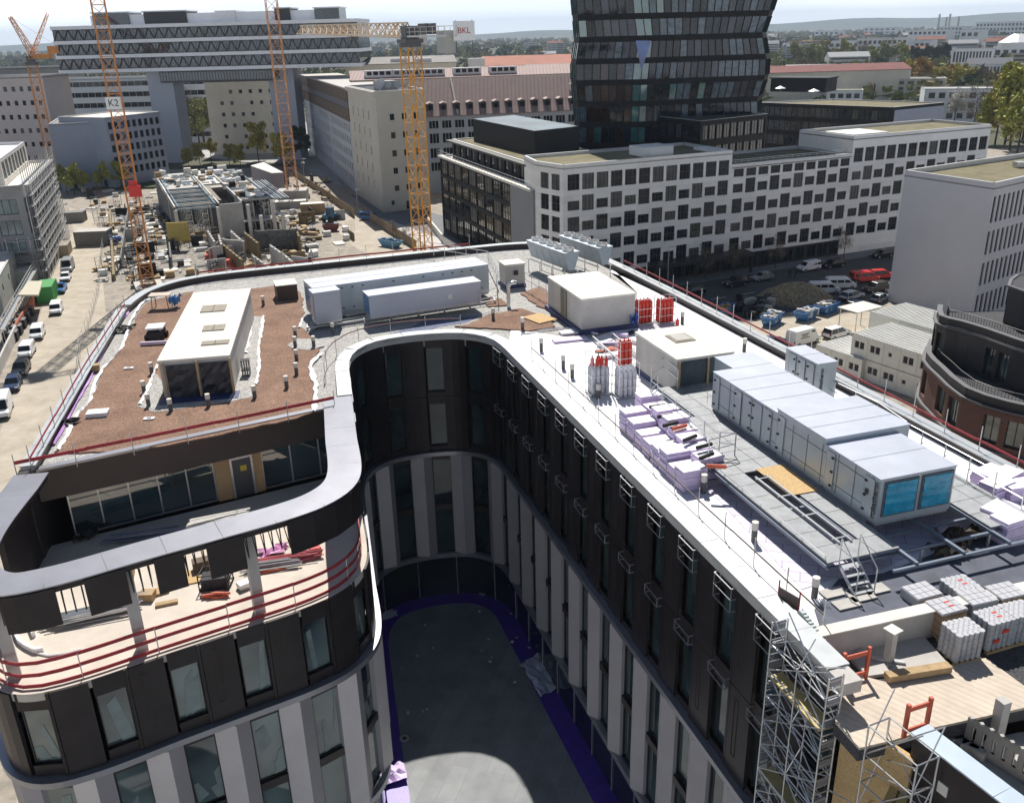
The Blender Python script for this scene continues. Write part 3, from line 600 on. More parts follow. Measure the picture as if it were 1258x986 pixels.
# ================================================ air handling units
def unit(name,label,fl,segs,az_e1,az_e2,wm,rm,doors=(),cat='air unit',feet=True,z0=None,dens=1):
    """segs: (a0,a1,b0,b1,z0,z1) boxes in the unit's own frame; casing with proud door panels and handles"""
    fl=Vector(fl[:2]); e1=Vector((math.cos(az_e1),math.sin(az_e1)));e2=Vector((math.cos(az_e2),math.sin(az_e2))); zb=min(s[4] for s in segs)
    t=thing(name,label,cat,(fl.x,fl.y,zb-.15)); cas=None
    for (a0,a1,b0,b1,zz0,zz1) in segs:
        c=fl+e1*(a0+a1)/2+e2*(b0+b1)/2; m=MB(); m.box((c.x,c.y,zz0),(b1-b0-.02,a1-a0-.005,zz1-zz0-.05),az_e2); cas=m.build('casing',wm,t)
        m=MB(); m.box((c.x,c.y,zz1-.049),(b1-b0+.05,a1-a0+.03,.05),az_e2); 
        k=max(1,int((a1-a0)/1.1))
        for i in range(1,k): q=fl+e1*(a0+(a1-a0)*i/k)+e2*(b0+b1)/2; m.box((q.x,q.y,zz1+.0015),(b1-b0+.04,.03,.012),az_e2)
        m.build('roof',rm,t)
        m=MB(); m.box((c.x,c.y,zz0-.14),(b1-b0-.1,a1-a0-.1,.139),az_e2); m.build('base_frame',galv,t)
    # doors on the left long side: (a centre, width) ; handles as small black blocks
    for (a,w,z_0,z_1,hs) in doors:
        m=MB(); b=min(s[2] for s in segs); q=fl+e1*a+e2*(b-.012); m.box((q.x,q.y,z_0),(.03,w-.02,z_1-z_0),az_e2); d=m.build('door',wm,t); 
        m=MB()
        for sgn in (-1,1):
            q=fl+e1*(a+sgn*(w/2-.0))+e2*(b-.032); m.box((q.x,q.y,z_0+.02),(.012,.02,z_1-z_0-.04),az_e2,1)
        for zf in (.12,.5,.88):
            q=fl+e1*(a+hs*(w/2-.1))+e2*(b-.045); m.box((q.x,q.y,z_0+(z_1-z_0)*zf-.04),(.05,.12,.07),az_e2)
        m.build('handle',[black_m,galv],d)
    return t,fl,e1,e2
flR=P(1075,643,24.95); aE1=math.atan2(E1.y,E1.x)
segsR=[(0,3.25,0,3.35,24.95,26.77),(3.25,6.6,-.0,3.95,24.95,27.0),(6.6,12.0,0,3.2,24.95,26.8),(12.0,13.8,1.1,3.2,24.95,26.8)]
doors=[(.55,.55,25.05,26.6,1),(2.85,.5,25.05,26.6,-1),(6.25,.5,25.05,26.75,1),(7.3,.65,25.05,26.65,-1),(8.1,.75,25.05,26.65,1),(8.9,.7,25.05,26.65,-1),(9.7,.6,25.05,26.65,1),(11.6,.5,25.05,26.65,1)]
tR,fl_,e1_,e2_=unit('air_handling_unit','very large blue-grey air unit with blue film over its two front openings',flR,segsR,aE1,AZ,ahu_m,ahur_m,doors)
for u0,u1 in ((.25,1.6),(1.9,3.15)):
    m=MB(); c=fl_-e1_*.02+e2_*(u0+u1)/2; m.box((c.x,c.y,25.2),(u1-u0+.14,.06,1.42),AZ); m.build('opening_frame',M('dark blue grey frame',(.07,.09,.11),.5),tR)
    m=MB(); n=10;vs=[]
    for j in range(n+1):
        for i in range(n+1):
            q=fl_+e2_*(u0+(u1-u0)*i/n)-e1_*(.06+random.uniform(0,.02)+.015*math.sin(j*2.2)); vs.append((q.x,q.y,25.27+1.28*j/n))
    m.add(vs,[(j*(n+1)+i,j*(n+1)+i+1,(j+1)*(n+1)+i+1,(j+1)*(n+1)+i) for j in range(n) for i in range(n)]); m.build('blue_film',bluef,tR,True)
m=MB()
for k in range(13):
    q=fl_+e1_*(k*1.0+.4)-e2_*.006; m.box((q.x,q.y,25.0),(.008,.02,1.7),AZ)
for zz_ in (25.35,26.4): q=fl_+e1_*6-e2_*.004; m.box((q.x,q.y,zz_),(.008,11.9,.015),AZ)
m.build('panel_joint',M('joint dark',(.10,.11,.12),.6),tR,kind='stuff')
q=fl_+e1_*.16-e2_*.05
text_mesh('robatherm',.34,M('dark lettering',(.03,.03,.035),.5),tR,(q.x,q.y,25.85),(R(90),R(-90),AZ-R(90)))
q=fl_+e1_*.62-e2_*.06; m=MB(); m.box((q.x,q.y,25.9),(.02,.16,.2),AZ); m.build('warning_plate',frame_m,tR)
f=P(1005,447,26.35)
tU,fl_,e1_,e2_=unit('air_handling_unit','narrow tall blue-grey air unit standing beyond the largest one beside the outer parapet',f,[(0,2.75,0,1.15,24.3,26.35)],aE1,AZ,ahu_m,ahur_m,[(.55,.6,24.4,26.2,1),(1.3,.6,24.4,26.2,1),(2.1,.6,24.4,26.2,-1)])
q=fl_-e1_*.02+e2_*.3; text_mesh('robatherm',.3,MATS['dark lettering'],tU,(q.x,q.y,25.4),(R(90),R(-90),AZ))
a24=R(25)
f1=P(381,402,24.3); f1=P(386,388,24.3)
f1=Vector((-13.3,59.3,0))
t1,*_=unit('air_handling_unit','longest pale blue-grey air unit lying along the far edge of the roof',f1,[(0,2.6,0,13.0,24.35,26.45)],R(112),R(25),ahu_m,ahur_m)
m=MB(); m2=MB(); e2t=Vector((math.cos(R(25)),math.sin(R(25))))
e1t=Vector((math.cos(R(112)),math.sin(R(112)))); random.seed(3)
for k in range(17):
    q=Vector(f1[:2])+e2t*(.5+k*.74)-e1t*.012; m.box((q.x,q.y,24.5),(.012,.012,1.75),R(25))
    for zf in (24.75,25.5,26.15):
        if random.random()<.65: q=Vector(f1[:2])+e2t*(.6+k*.74)-e1t*.04; m2.box((q.x,q.y,zf),(.12,.05,.06),R(25))
m.build('panel_joint',galv,t1,kind='stuff'); m2.build('handle',black_m,t1,kind='stuff')
q=Vector(f1[:2])-e2t*.02+e1t*1.2; m=MB(); m.box((q.x,q.y,24.5),(.05,1.8,1.6),R(25)); m.build('blue_film',M('blue film',(.05,.2,.38),.3),t1)
f=P(455,393,24.5); t,*_=unit('air_handling_unit','plain grey-violet air unit in front of the longest one near the roof bend',f,[(0,1.5,0,8.0,24.7,26.15)],R(112),R(23),M('violet grey casing',(.40,.42,.49),.4,.25,.8,.05),ahur_m)
q=Vector(f[:2])+Vector((math.cos(R(23)),math.sin(R(23))))*5.7-Vector((math.cos(R(112)),math.sin(R(112))))*.01
m=MB(); m.box((q.x,q.y,25.2),(.3,.02,.3),R(23)); m.build('grille',galv,t)
q=Vector(f[:2])+Vector((math.cos(R(112)),math.sin(R(112))))*.75-Vector((math.cos(R(23)),math.sin(R(23))))*.02; m=MB(); m.box((q.x,q.y,24.8),(.03,1.2,1.1),R(23)); m.build('blue_film',MATS['blue film'],t)
f=P(388,398,24.45); t,*_=unit('air_handling_unit','small upright grey air unit at the left end of the longest one',f,[(0,1.2,0,1.8,24.5,26.55)],R(112),R(25),MATS['violet grey casing'],ahur_m,[(.6,.9,24.6,26.3,1)])
# connecting duct and open steel skid between the units
m=MB()
for k in range(5):
    a=P(425,388-k*4,24.5);b=P(452,383-k*4,24.5); m.bar(a,b,.03)
for q in ((425,388),(452,383),(425,372),(452,367)): a=P(*q,24.1); m.bar(a,a+Vector((0,0,1.0)),.03)
one(m,'steel_skid',alu,'low white railing frame between the small upright unit and the plain grey-violet unit','railing')
m=MB(); a=P(392,404,24.1); b=P(455,400,24.1); c=P(600,374,24.1)
for k,(a,b) in enumerate((((-13.5,57.3),(-1.0,62.8)),((-13.3,58.2),(-1.2,63.6)))): m.bar((a[0],a[1],24.28),(b[0],b[1],24.28),.07,4)
for k in range(8): 
    q=Vector((-13.4,57.3)).lerp(Vector((-1.0,62.8)),k/7); m.bar((q.x,q.y,24.02),(q.x,q.y,24.3),.06); m.bar((q.x,q.y,24.28),(q.x-.2,q.y+.9,24.28),.05)
one(m,'steel_beam_frame',galv,'galvanised beam frame carrying the air units at the far roof','beam frame')
# chillers: V-shaped coils with five fans each
def chiller(f,label,n=5,L_=5.9,az=R(118)):
    e1=Vector((math.cos(az),math.sin(az)));e2=Vector((e1.y,-e1.x)); f=Vector(f[:2]); t=thing('chiller',label,'chiller',(f.x,f.y,24.0)); ang=az-R(90)
    m=MB()
    for k in range(4):
        for b in (.1,1.3): q=f+e1*(.2+k*(L_-.4)/3)+e2*b; m.bar((q.x,q.y,24.02),(q.x,q.y,25.0),.05)
    for b in (.1,1.3): a=f+e2*b;c=a+e1*L_; m.bar((a.x,a.y,25.0),(c.x,c.y,25.0),.06)
    m.build('stand',alu,t)
    for k in range(n):
        a0=L_*k/n+.02;a1=L_*(k+1)/n-.02; m=MB(); pts=[]
        for a in (a0,a1):
            for b,z in ((.45,25.1),(.95,25.1),(1.4,26.5),(0.0,26.5)): q=f+e1*a+e2*b; pts.append((q.x,q.y,z))
        m.add(pts,[(0,1,2,3),(7,6,5,4),(0,4,5,1),(1,5,6,2),(2,6,7,3),(3,7,4,0)]); cb=m.build('coil_module',M('pale finned coil',(.42,.48,.52),.45,.4,2,.1,.3,kind='stripes',p=(6,'Z',.7)),t)
        m=MB(); q=f+e1*(a0+a1)/2+e2*.7; m.bar((q.x,q.y,26.5),(q.x,q.y,26.72),.46,16); m.bar((q.x,q.y,26.72),(q.x,q.y,26.725),.40,16,1); 
        for i in range(4): th=i*1.57; m.bar((q.x,q.y,26.74),(q.x+.38*math.cos(th),q.y+.38*math.sin(th),26.74),.02,4,0)
        m.build('fan',[alu,frame_m],t)
    return t
chiller(P(700,352,24.0)+Vector((-.4,.3,0)),'nearer row of V-shaped chillers with round fans on legs at the roof bend')
chiller(P(738,345,24.0)+Vector((-.2,.3,0)),'farther row of V-shaped chillers with round fans by the outer parapet')
# small concrete box + plinth
t,_=house('vent_house','small concrete box with a hatch hole on a dark base by the chillers','vent house',(0.25,67.9),1.5,1.55,24.25,25.85,R(18),concw,concl)
m=MB(); m.box((.25,67.9,24.02),(1.7,1.7,.24),R(18)); m.build('plinth',navy,t); m=MB(); m.box((.55,67.12,25.0),(.35,.05,.35),R(18)); m.build('hatch',frame_m,t)
# goose-neck pipe
m=MB(); c=P(625,377,24.0); pts=[c+Vector((0,0,z)) for z in (0,.5,1.0,1.4)]+[c+Vector((.25*(1-math.cos(t))*1.6,0,1.4+.38*math.sin(t))) for t in (.4,.8,1.2,1.6,2.0)]
m.path(pts,.14,10); one(m,'gooseneck_pipe',alu,'shiny bent gooseneck pipe standing in gravel near the roof bend','pipe',base=c)
# ================================================ vents
def vent(p,lab,grp,h=.72,r=.11):
    m=MB(); p=Vector(p); m.bar(p,p+Vector((0,0,h*.62)),r,12,0); m.bar(p+Vector((0,0,h*.62)),p+Vector((0,0,h)),r*1.18,12,1); return one(m,'vent_pipe',[M('dark pipe',(.10,.10,.10),.6),concl],lab,'vent pipe',grp,base=p)
v6=[(873,150),(1003,278),(1003,320),(1008,375),(1008,430),(968,485),(838,525),(651,560),(497,580),(407,560),(389,505),(420,428),(1078,318),(1155,262)]
for q in z6(*v6): vent(P(*q,24.05),'short pale-capped vent pipe standing on the brown roof of the left wing','vent pipes on the left roof')
for q in [(606,393),(642,405),(665,431),(692,453),(703,464),(735,490),(838,398),(771,529),(780,533),(814,562),(864,605),(914,432),(926,665),(1000,735)]:
    vent(P(*q,24.03),'short grey vent pipe standing on the white roof of the right wing','vent pipes on the right roof',.85)
# ================================================ small things on the left roof
def pile(name,lab,cat,p,mat,d,az=0,grp=None,mi=None):
    m=MB(); m.box((p[0],p[1],p[2]),d,az); return one(m,name,mat,lab,cat,grp,base=p)
def bevelbox(name,lab,cat,p,d,az,mat,grp=None,w=.03):
    o=pile(name,lab,cat,p,mat,d,az,grp); b=o.modifiers.new('b','BEVEL');b.width=w;b.segments=2;return o
c=P(*z6((201,595))[0],24.07)
t=thing('storage_box','small white lidded box lying alone on the brown roof','box',c); m=MB(); m.box(c,(1.0,.62,.16),R(9)); m.build('body',white_m,t); m=MB(); m.box(c+Vector((0,0,.161)),(1.06,.68,.07),R(9)); m.build('lid',white_m,t)
c=P(*z6((440,285))[0],24.07)
t=thing('compact_loader','small white machine with dark base beside the long penthouse','machine',c)
m=MB(); m.box(c+Vector((0,0,.25)),(.95,1.3,.35),R(9)); m.build('chassis',black_m,t); m=MB(); m.box(c+Vector((0,.1,.75)),(1.1,1.15,.12),R(9)); m.build('hood',white_m,t)
m=MB()
for a,b in ((-.42,-.3),(.42,-.3),(-.42,.6),(.42,.6)): m.bar(c+Vector((a,b,.3)),c+Vector((a,b,.8)),.035)
m.build('frame',galv,t)
for a in (-.5,.5):
    for b in (-.4,.4): m=MB(); m.bar(c+Vector((a-.08,b,.22)),c+Vector((a+.08,b,.22)),.22,12); m.build('wheel',black_m,t)
c=P(*z6((440,310))[0],24.07); m=MB(); m.bar(c+Vector((-1.0,-.1,.14)),c+Vector((1.0,.1,.14)),.13,10); one(m,'membrane_roll',M('rolled membrane',(.7,.6,.75),.5),'pale rolled membrane lying in front of the small white machine','membrane roll')
c=P(*z6((462,160))[0],24.07)
t=thing('work_table','timber work table with a slanted top at the far left of the brown roof','table',c); m=MB(); m.box(c+Vector((0,0,1.0)),(1.5,1.0,.05),R(5)); m.build('table_top',wood,t)
for a,b in ((-.6,-.4),(.6,-.4),(-.6,.4),(.6,.4)): m=MB(); m.bar(c+Vector((a,b,0)),c+Vector((a*.9,b*.9,1.0)),.04); m.build('leg',wood2,t)
c=P(*z6((492,165))[0],24.07); sheet([c,c+Vector((.6,0,0)),c+Vector((.7,.9,0)),c+Vector((0,.8,0))],24.1,1.0,M('bright blue tarp',(.03,.22,.55),.5),'tarpaulin','crumpled bright blue tarpaulin beside the timber work table','tarpaulin',5)
c=P(*z6((968,118))[0],24.05)
t=thing('waste_bin','brown-black open bin with a white top edge by the far parapet','bin',c); m=MB(); m.box(c,(1.5,1.7,1.15),R(20)); m.build('body',M('dark brown bin',(.05,.035,.03),.6),t); m=MB(); m.box(c+Vector((0,0,1.151)),(1.6,1.8,.05),R(20)); m.build('lid',concl,t)
for k,(q,l) in enumerate((((325,405),'small white paper with a dark print left of the penthouse'),((408,610),'small white paper with a dark print in front of the penthouse'))):
    c=P(*z6(q)[0],24.1); m=MB(); m.box(c,(.55,.28,.05),R(5)); m.box(c+Vector((0,0,.051)),(.22,.1,.01),R(5),1); one(m,'bag',[white_m,frame_m],l,'bag')
for (q,l) in (((187,415),'brown cardboard box against the gravel strip of the left roof'),):
    c=P(*z6(q)[0],24.06); bevelbox('cardboard_box',l,'box',c,(.6,.5,.4),R(20),wood2)
for q in ((285,250),(255,262),(35,640)):
    c=P(*z6(q)[0],24.06); sheet([c,c+Vector((.9,.1,0)),c+Vector((1,.6,0)),c+Vector((.1,.5,0))],24.08,.25,black_m,'plastic_sheet','small black plastic heap on the gravel strip by the left parapet','plastic sheet',4)['group']='black plastic heaps by the left parapet'
m=MB(); c=P(*z6((790,430))[0],24.1)
for k in range(4): m.box(c+Vector((k*.14,0,0)),(.03,.5,.9),R(9))
for z in (.3,.88): m.box(c+Vector((.21,0,z)),(.5,.52,.03),R(9))
one(m,'metal_crate',frame_m,'black slatted metal crate at the right front corner of the long penthouse','crate')
pile('chipboard_sheet','loose chipboard sheet lying on the small brown soil heap at the bend','board',P(663,391,24.14),osb,(1.5,1.9,.03),R(35))
# ================================================ gas bottle racks
def cylinder_mesh(mat,h=1.35,r=.115):
    m=MB(); m.bar((0,0,0),(0,0,h),r,12); m.bar((0,0,h),(0,0,h+.12),r,12,0,r*.45); m.bar((0,0,h+.12),(0,0,h+.2),.035,8); return m
cyl0={}
for nm,mt in (('red',red_m),('white',M('pale grey cylinder',(.62,.63,.66),.4))):
    o=cylinder_mesh(mt).build('gas_cylinder',mt); cyl0[nm]=[o,False]
def rack(c,rows,cols,kind,h,lab,glab,top=None):
    c=Vector(c); t=thing('bottle_rack',lab,'rack',c); m=MB(); w=cols*.26/2+.05;d=rows*.26/2+.05; ca,sa=math.cos(AZ),math.sin(AZ)
    T=lambda a,b,z:c+Vector((a*ca-b*sa,a*sa+b*ca,z))
    for a in (-w,w):
        for b in (-d,d): m.bar(T(a,b,0),T(a,b,h),.022)
    for z in (.12,.6,1.1,h):
        m.bar(T(-w,-d,z),T(w,-d,z),.018);m.bar(T(-w,d,z),T(w,d,z),.018);m.bar(T(-w,-d,z),T(-w,d,z),.018);m.bar(T(w,-d,z),T(w,d,z),.018)
    m.build('rack_frame',alu,t); m=MB(); m.box(T(0,0,.02),(2*w,2*d,.09),AZ); m.build('rack_base',galv,t)
    for i in range(cols):
        for j in range(rows):
            o,used=cyl0[kind]; n_=o if not used else link(o.copy()); cyl0[kind][1]=True
            n_.location=T((i-(cols-1)/2)*.26,(j-(rows-1)/2)*.26,.12); tag(n_,glab,'gas cylinder','%s gas cylinders'%kind)
    return T
rack(P(790,397,24.03),3,4,'red',1.75,'left of two wire racks full of red cylinders behind the pale penthouse','tall red gas cylinder standing in a rack among others')
rack(P(816,396,24.03),3,4,'red',1.75,'right of two wire racks full of red cylinders behind the pale penthouse','tall red gas cylinder standing in a rack among others')
rack(P(735,483,24.03),3,4,'white',2.3,'wire rack of pale cylinders topped with small red extinguishers near the inner edge','tall pale gas cylinder standing in a wire rack')
rack(P(768,486,24.03),3,4,'white',1.9,'wire rack of pale cylinders with red ones behind, right beside the handrail','tall pale gas cylinder standing in a wire rack')
rack(P(768,452,24.03)+Vector((0,.2,0)),2,3,'red',1.6,'wire rack of red cylinders on the trench in front of the tarpaulin penthouse','tall red gas cylinder standing in a rack among others')
c=P(735,483,24.03)
ext=None
for k,(a,b) in enumerate(((-.35,-.1),(-.1,-.2),(.15,-.1),(.38,-.15),(0,.2))):
    m=MB(); q=c+Vector((a,b,1.62)); m.bar(q,q+Vector((0,0,.42)),.1,10); m.bar(q+Vector((0,0,.42)),q+Vector((0,0,.55)),.04,6,1); one(m,'fire_extinguisher',[red_m,black_m],'small red extinguisher on top of the pale cylinder rack','extinguisher','extinguishers on the cylinder rack',base=q)
c=P(832,402,24.03); m=MB(); m.bar(c,c+Vector((0,0,.5)),.12,10); m.bar(c+Vector((0,0,.5)),c+Vector((0,0,.65)),.04,6); one(m,'fire_extinguisher',[red_m],'single red extinguisher standing alone right of the red racks','extinguisher')
# trench planter and rubbish between
m=MB(); a=P(728,418,24.05);b=P(765,452,24.05); d=(b-a).to_2d()
for o in (0,1.3): 
    m.plank(a+Vector((o,.35*o,.15)),b+Vector((o,.35*o,.15)),.32,.08)
one(m,'trench_kerb',galv,'long grey metal trough lying between the concrete penthouses','trough')
random.seed(21)
for k in range(14):
    q=P(random.uniform(735,800),random.uniform(408,440),24.06); bevelbox('insulation_offcut','loose board offcut lying between the two concrete penthouses','board',q,(random.uniform(.4,1.4),random.uniform(.2,.5),random.uniform(.06,.25)),random.uniform(-.6,.9),random.choice([whiteboard,lilac,frame_m,whiteboard,redo]),'board offcuts between the penthouses',.01)
for q,l in (((700,418),'lilac-edged board lying at the foot of the pale penthouse'),((708,408),'white board leaning near the pale penthouse corner')):
    bevelbox('insulation_board',l,'board',P(*q,24.05),(2.2,.7,.12),R(14),lilac if q[0]==700 else whiteboard,w=.01)
c=P(775,405,24.04); sheet([c,c+Vector((.5,.1,0)),c+Vector((.4,.8,0)),c+Vector((-.1,.7,0))],24.1,1.1,M('royal blue tarp',(.02,.10,.45),.5),'tarpaulin','crumpled royal blue tarpaulin at the right corner of the pale penthouse','tarpaulin',5)
# ================================================ insulation stacks
zoff=0.0
def ipack(c,n=6,d=(1.25,.62),az=AZ,h=.1,grp='lilac insulation stacks along the grating',lab='waist-high stack of lilac-edged white insulation boards'):
    m=MB(); global zoff; zoff=(zoff+.0031)%.06
    for k in range(n): m.box((c[0]+random.uniform(-.03,.03),c[1]+random.uniform(-.03,.03),c[2]+zoff+k*(h+.004)),(d[0],d[1],h),az+random.uniform(-.02,.02)); m.m[-5]=1
    return one(m,'insulation_stack',[lilac,whiteboard],lab,'board stack',grp,base=c)
random.seed(11)
for row,(ax,ay,bx,by,n,lays) in enumerate(((777,527,848,598,8,(7,11)),(796,512,868,585,8,(10,13)))):
    for k in range(n):
        t_=k/(n-1); q=P(ax+(bx-ax)*t_,ay+(by-ay)*t_,24.035); ipack(q,random.randint(*lays),(1.15,.78 if k%2 else .7),AZ+random.uniform(-.04,.04),.1)
random.seed(5)
for k,(x,y) in enumerate(((808,512),(815,523),(826,527),(840,541),(856,550),(860,563),(868,572),(798,500))):
    q=P(x,y,25.35); m=MB(); a=random.uniform(-.2,.7); m.bar(q,q+Vector((.8*math.cos(a),.8*math.sin(a),0)),.09,8); one(m,'bitumen_roll',[redo if k in(2,6) else black_m],'dark felt roll lying on top of the lilac board stacks' if k not in (2,6) else 'reddish felt roll lying on top of the lilac board stacks','roll','felt rolls on the board stacks')
for k,(x,y) in enumerate(((1212,597),(1232,600),(1222,612),(1248,612),(1236,660),(1222,648),(1250,655))):
    ipack(P(x,y,24.04),7 if k<4 else 9,(1.3,.8),AZ+random.uniform(-.3,.3),.1,'insulation stacks right of the big air unit','stack of white and lilac boards right of the big air unit')
# ================================================ grating platform with handrail, stairs
O_=Vector((11.0,26.7,0)); FR=lambda a,b,z=24.85:O_+E1*a+E2*b+Vector((0,0,z))
tp_=thing('grating_platform','galvanised grating platform on steel beams under the large right air unit','platform',FR(0,0,24.03))
grm=M('steel grating',(.29,.30,.31),.55,.35,2.2,.16,.6,40); items=[]
for i in range(0,17):
    for j in range(0,9):
        a=i*1.0;b=j*1.0-.3
        if a>8.6 and b<.6: continue
        if a>12.5 and b<1.0: continue
        if a<1.2 and b>2.3 and b<6.3: continue
        if a>9 and b>6.3: continue
        if 1.0<=a<6.2 and .6<b<1.5: continue
        m=MB(); m.box(FR(a+.5,b+.5,24.80),(.975,.975,.05),AZ); items.append((m,FR(a,b)))
part_set(items,'grating_panel',grm,tp_,99)
m=MB()
for b in (-.3,.7,1.7,2.7,4.7,6.7,8.7): 
    m.bar(FR(-.9 if b>1.9 else 0,b,24.70),FR(9 if b>6.8 or b<.5 else 16.5,b,24.70),.09)
for a in (-.9,0,1.1,4,7,10,13,16): m.bar(FR(a,1.7 if a<0 else (-.3 if a<9 else .7),24.62),FR(a,8.7 if a<9.5 else 6.7,24.62),.07)
m.build('beam_frame',M('painted steel beam',(.16,.19,.24),.5,.4,2,.15),tp_)
for a in (0,3,6,9,12,16):
    for b in (.7,3.7,6.7): m=MB(); m.bar(FR(a,b,24.03),FR(a,b,24.6),.06); m.build('foot',galv,tp_)
pile('chipboard_sheet','chipboard sheet lying on the grating beside the big air unit','board',P(966,589,24.87),osb,(1.3,2.5,.02),AZ)
m=MB(); 
for b in (.85,1.35): m.bar(FR(.9,b,24.9),FR(6.4,b,24.9),.06)
for a in (1.2,3.0,4.6,6.2): m.bar(FR(a,.75,24.9),FR(a,1.45,24.9),.04)
one(m,'cable_tray',[alu],'long pale rail frame set in the dark slot of the grating','cable tray')
def handrail(pts,lab,h=1.05,mat=alu,name='handrail',cat='handrail',mid=True,grp=None,every=1.4):
    m=MB()
    for a,b in zip(pts,pts[1:]):
        a=Vector(a);b=Vector(b);L_=(b-a).length;n=max(1,round(L_/every))
        for z in ((h,h*.52) if mid else (h,)): m.bar(a+Vector((0,0,z)),b+Vector((0,0,z)),.026,6)
        for i in range(n+1): q=a.lerp(b,i/n); m.bar(q,q+Vector((0,0,h)),.024,6)
    return one(m,name,mat,lab,cat,grp)
handrail([FR(16.4,1.4),FR(15.6,.6),FR(8.9,.6),FR(8.6,1.2),FR(8.4,-.2)],'long aluminium handrail along the upper grating behind the lilac stacks')
handrail([P(832,478,24.85),P(815,462,24.85),P(800,470,24.85)],'short curved handrail at the tarpaulin penthouse')
handrail([FR(.2,-.25),FR(8.3,-.25)],'low grating edge rail on the inner roof side',.15,mid=False)
handrail([FR(-.8,8.6),FR(8.6,8.6)],'aluminium handrail on the far side of the big air unit')
handrail([P(1000,482,24.2),P(1075,520,24.2),P(1110,545,24.2)],'galvanised handrail near the outer parapet beyond the big air unit',1.1)
handrail([P(520,312,24.3),P(560,318,24.3),P(600,325,24.3),P(612,350,24.3)],'white handrail behind the right end of the long air unit',1.1)
handrail([P(645,352,24.3),P(690,378,24.3)],'white handrail in front of the nearer chillers',1.1)
handrail([P(590,378,24.3),P(612,372,24.3),P(610,352,24.3)],'white handrail at the end of the plain grey-violet unit',1.1)
t=thing('stair','short aluminium step ladder down from the grating to the white roof','steps',P(1005,712,24.03))
a=FR(-.1,.1,24.8);b=a-E1*1.0+Vector((0,0,-.75))
for s_ in (0,.75): m=MB(); m.plank(a+E2*s_,b+E2*s_,.16,.04); m.build('stringer',alu,t)
for k in range(4): q=a.lerp(b,(k+.5)/4)+E2*.375; m=MB(); m.box(q,(.72,.22,.03),AZ); m.build('tread',alu,t)
m=MB()
for s_ in (0,.75): q=a+E2*s_;r_=b+E2*s_; m.bar(q,q+Vector((0,0,1)),.025);m.bar(r_,r_+Vector((0,0,1)),.025);m.bar(q+Vector((0,0,1)),r_+Vector((0,0,1)),.025)
m.build('handrail',alu,t)
# ================================================ red and dark guard rails
def guard(path,z,rails,lab,name='guard_rail',cat='guard rail',mat=redrail,every=2.2,ph=1.15,w=.15,off=0):
    t=thing(name,lab,cat,(path[0][0],path[0][1],z)); pl=[Vector(p[:2]) for p in path]; L_=lens(pl)
    if off: nn=normals(pl); pl=[p+Vector(n_)*off for p,n_ in zip(pl,nn)]; L_=lens(pl)
    n=max(2,int(L_[-1]/2.6))
    for rz_ in rails:
        m=MB()
        for i in range(n):
            k=4; dz=random.uniform(-.02,.02)
            for j in range(k):
                a=at(pl,L_,L_[-1]*(i+j/k)/n);b=at(pl,L_,L_[-1]*(i+(j+1.03)/k)/n); m.plank((a.x,a.y,z+rz_+dz),(b.x,b.y,z+rz_+dz),w,.035)
        m.build('rail',mat,t)
    n=max(1,int(L_[-1]/every))
    for i in range(n+1):
        a=at(pl,L_,L_[-1]*i/n); m=MB(); m.bar((a.x,a.y,z-.05),(a.x,a.y,z+ph),.022,6); m.build('post',galv,t)
    return t
guard([P(*q,ZR) for q in ((22,588),(200,552),(412,506))],24.05,[.75],'long dark red guard board along the front edge of the brown roof',w=.17)
lo=[Vector(p) for p in left_out][::-1]
guard([Vector((-21.6,36.6)),Vector((-24.6,49.5)),Vector((-27.2,62))],24.45,[.5],'dark red guard rail along the street-side parapet of the left wing',w=.10)
bo=[p for p in OP if p.x<-4][::-1][5:]
guard([Vector(q) for q in ((-25,71.2),(-20,73.2),(-13.5,75.7),(-8,77.7),(-3.4,79.3))],24.5,[.35],'thin red guard rail on the far parapet of the left wing',w=.13)
guard([Vector(q) for q in ((9.2,71.3),(12.2,62.4),(16.0,50.2),(21.1,33.9),(23.6,26))],24.5,[.45],'thin red guard rail on the outer parapet of the right wing',w=.10,every=2.0)
cc=[FP[i]+Vector(normals(FP)[i])*1.2 for i in range(len(FP)) if FL[i]>idx((-8.6,44.5))+1]
cg=[p for p in cc if p.y>23.9]
guard(cg[:26],24.05,[.95],'thin brownish rail round the top of the courtyard bend',w=.06,mat=M('brown rail',(.20,.10,.09),.6))
guard([cg[-2],cg[-1]] if (cg[-1]-cg[-2]).length>10 else [Vector((.9,51)),Vector((9.4,24.2))],24.05,[.6],'thin dark rail on posts along the inner edge of the white roof',w=.05,mat=M('brown dark rail',(.10,.075,.07),.6),every=1.9)
te=[FP[i] for i in range(len(FP)) if sOpen0-1<=FL[i]<=sOpen1+3.0]
guard(te,ZT,[.12,.62,1.12],'three-board dark red guard rail curving round the edge of the front terrace',off=.25,every=2.6)
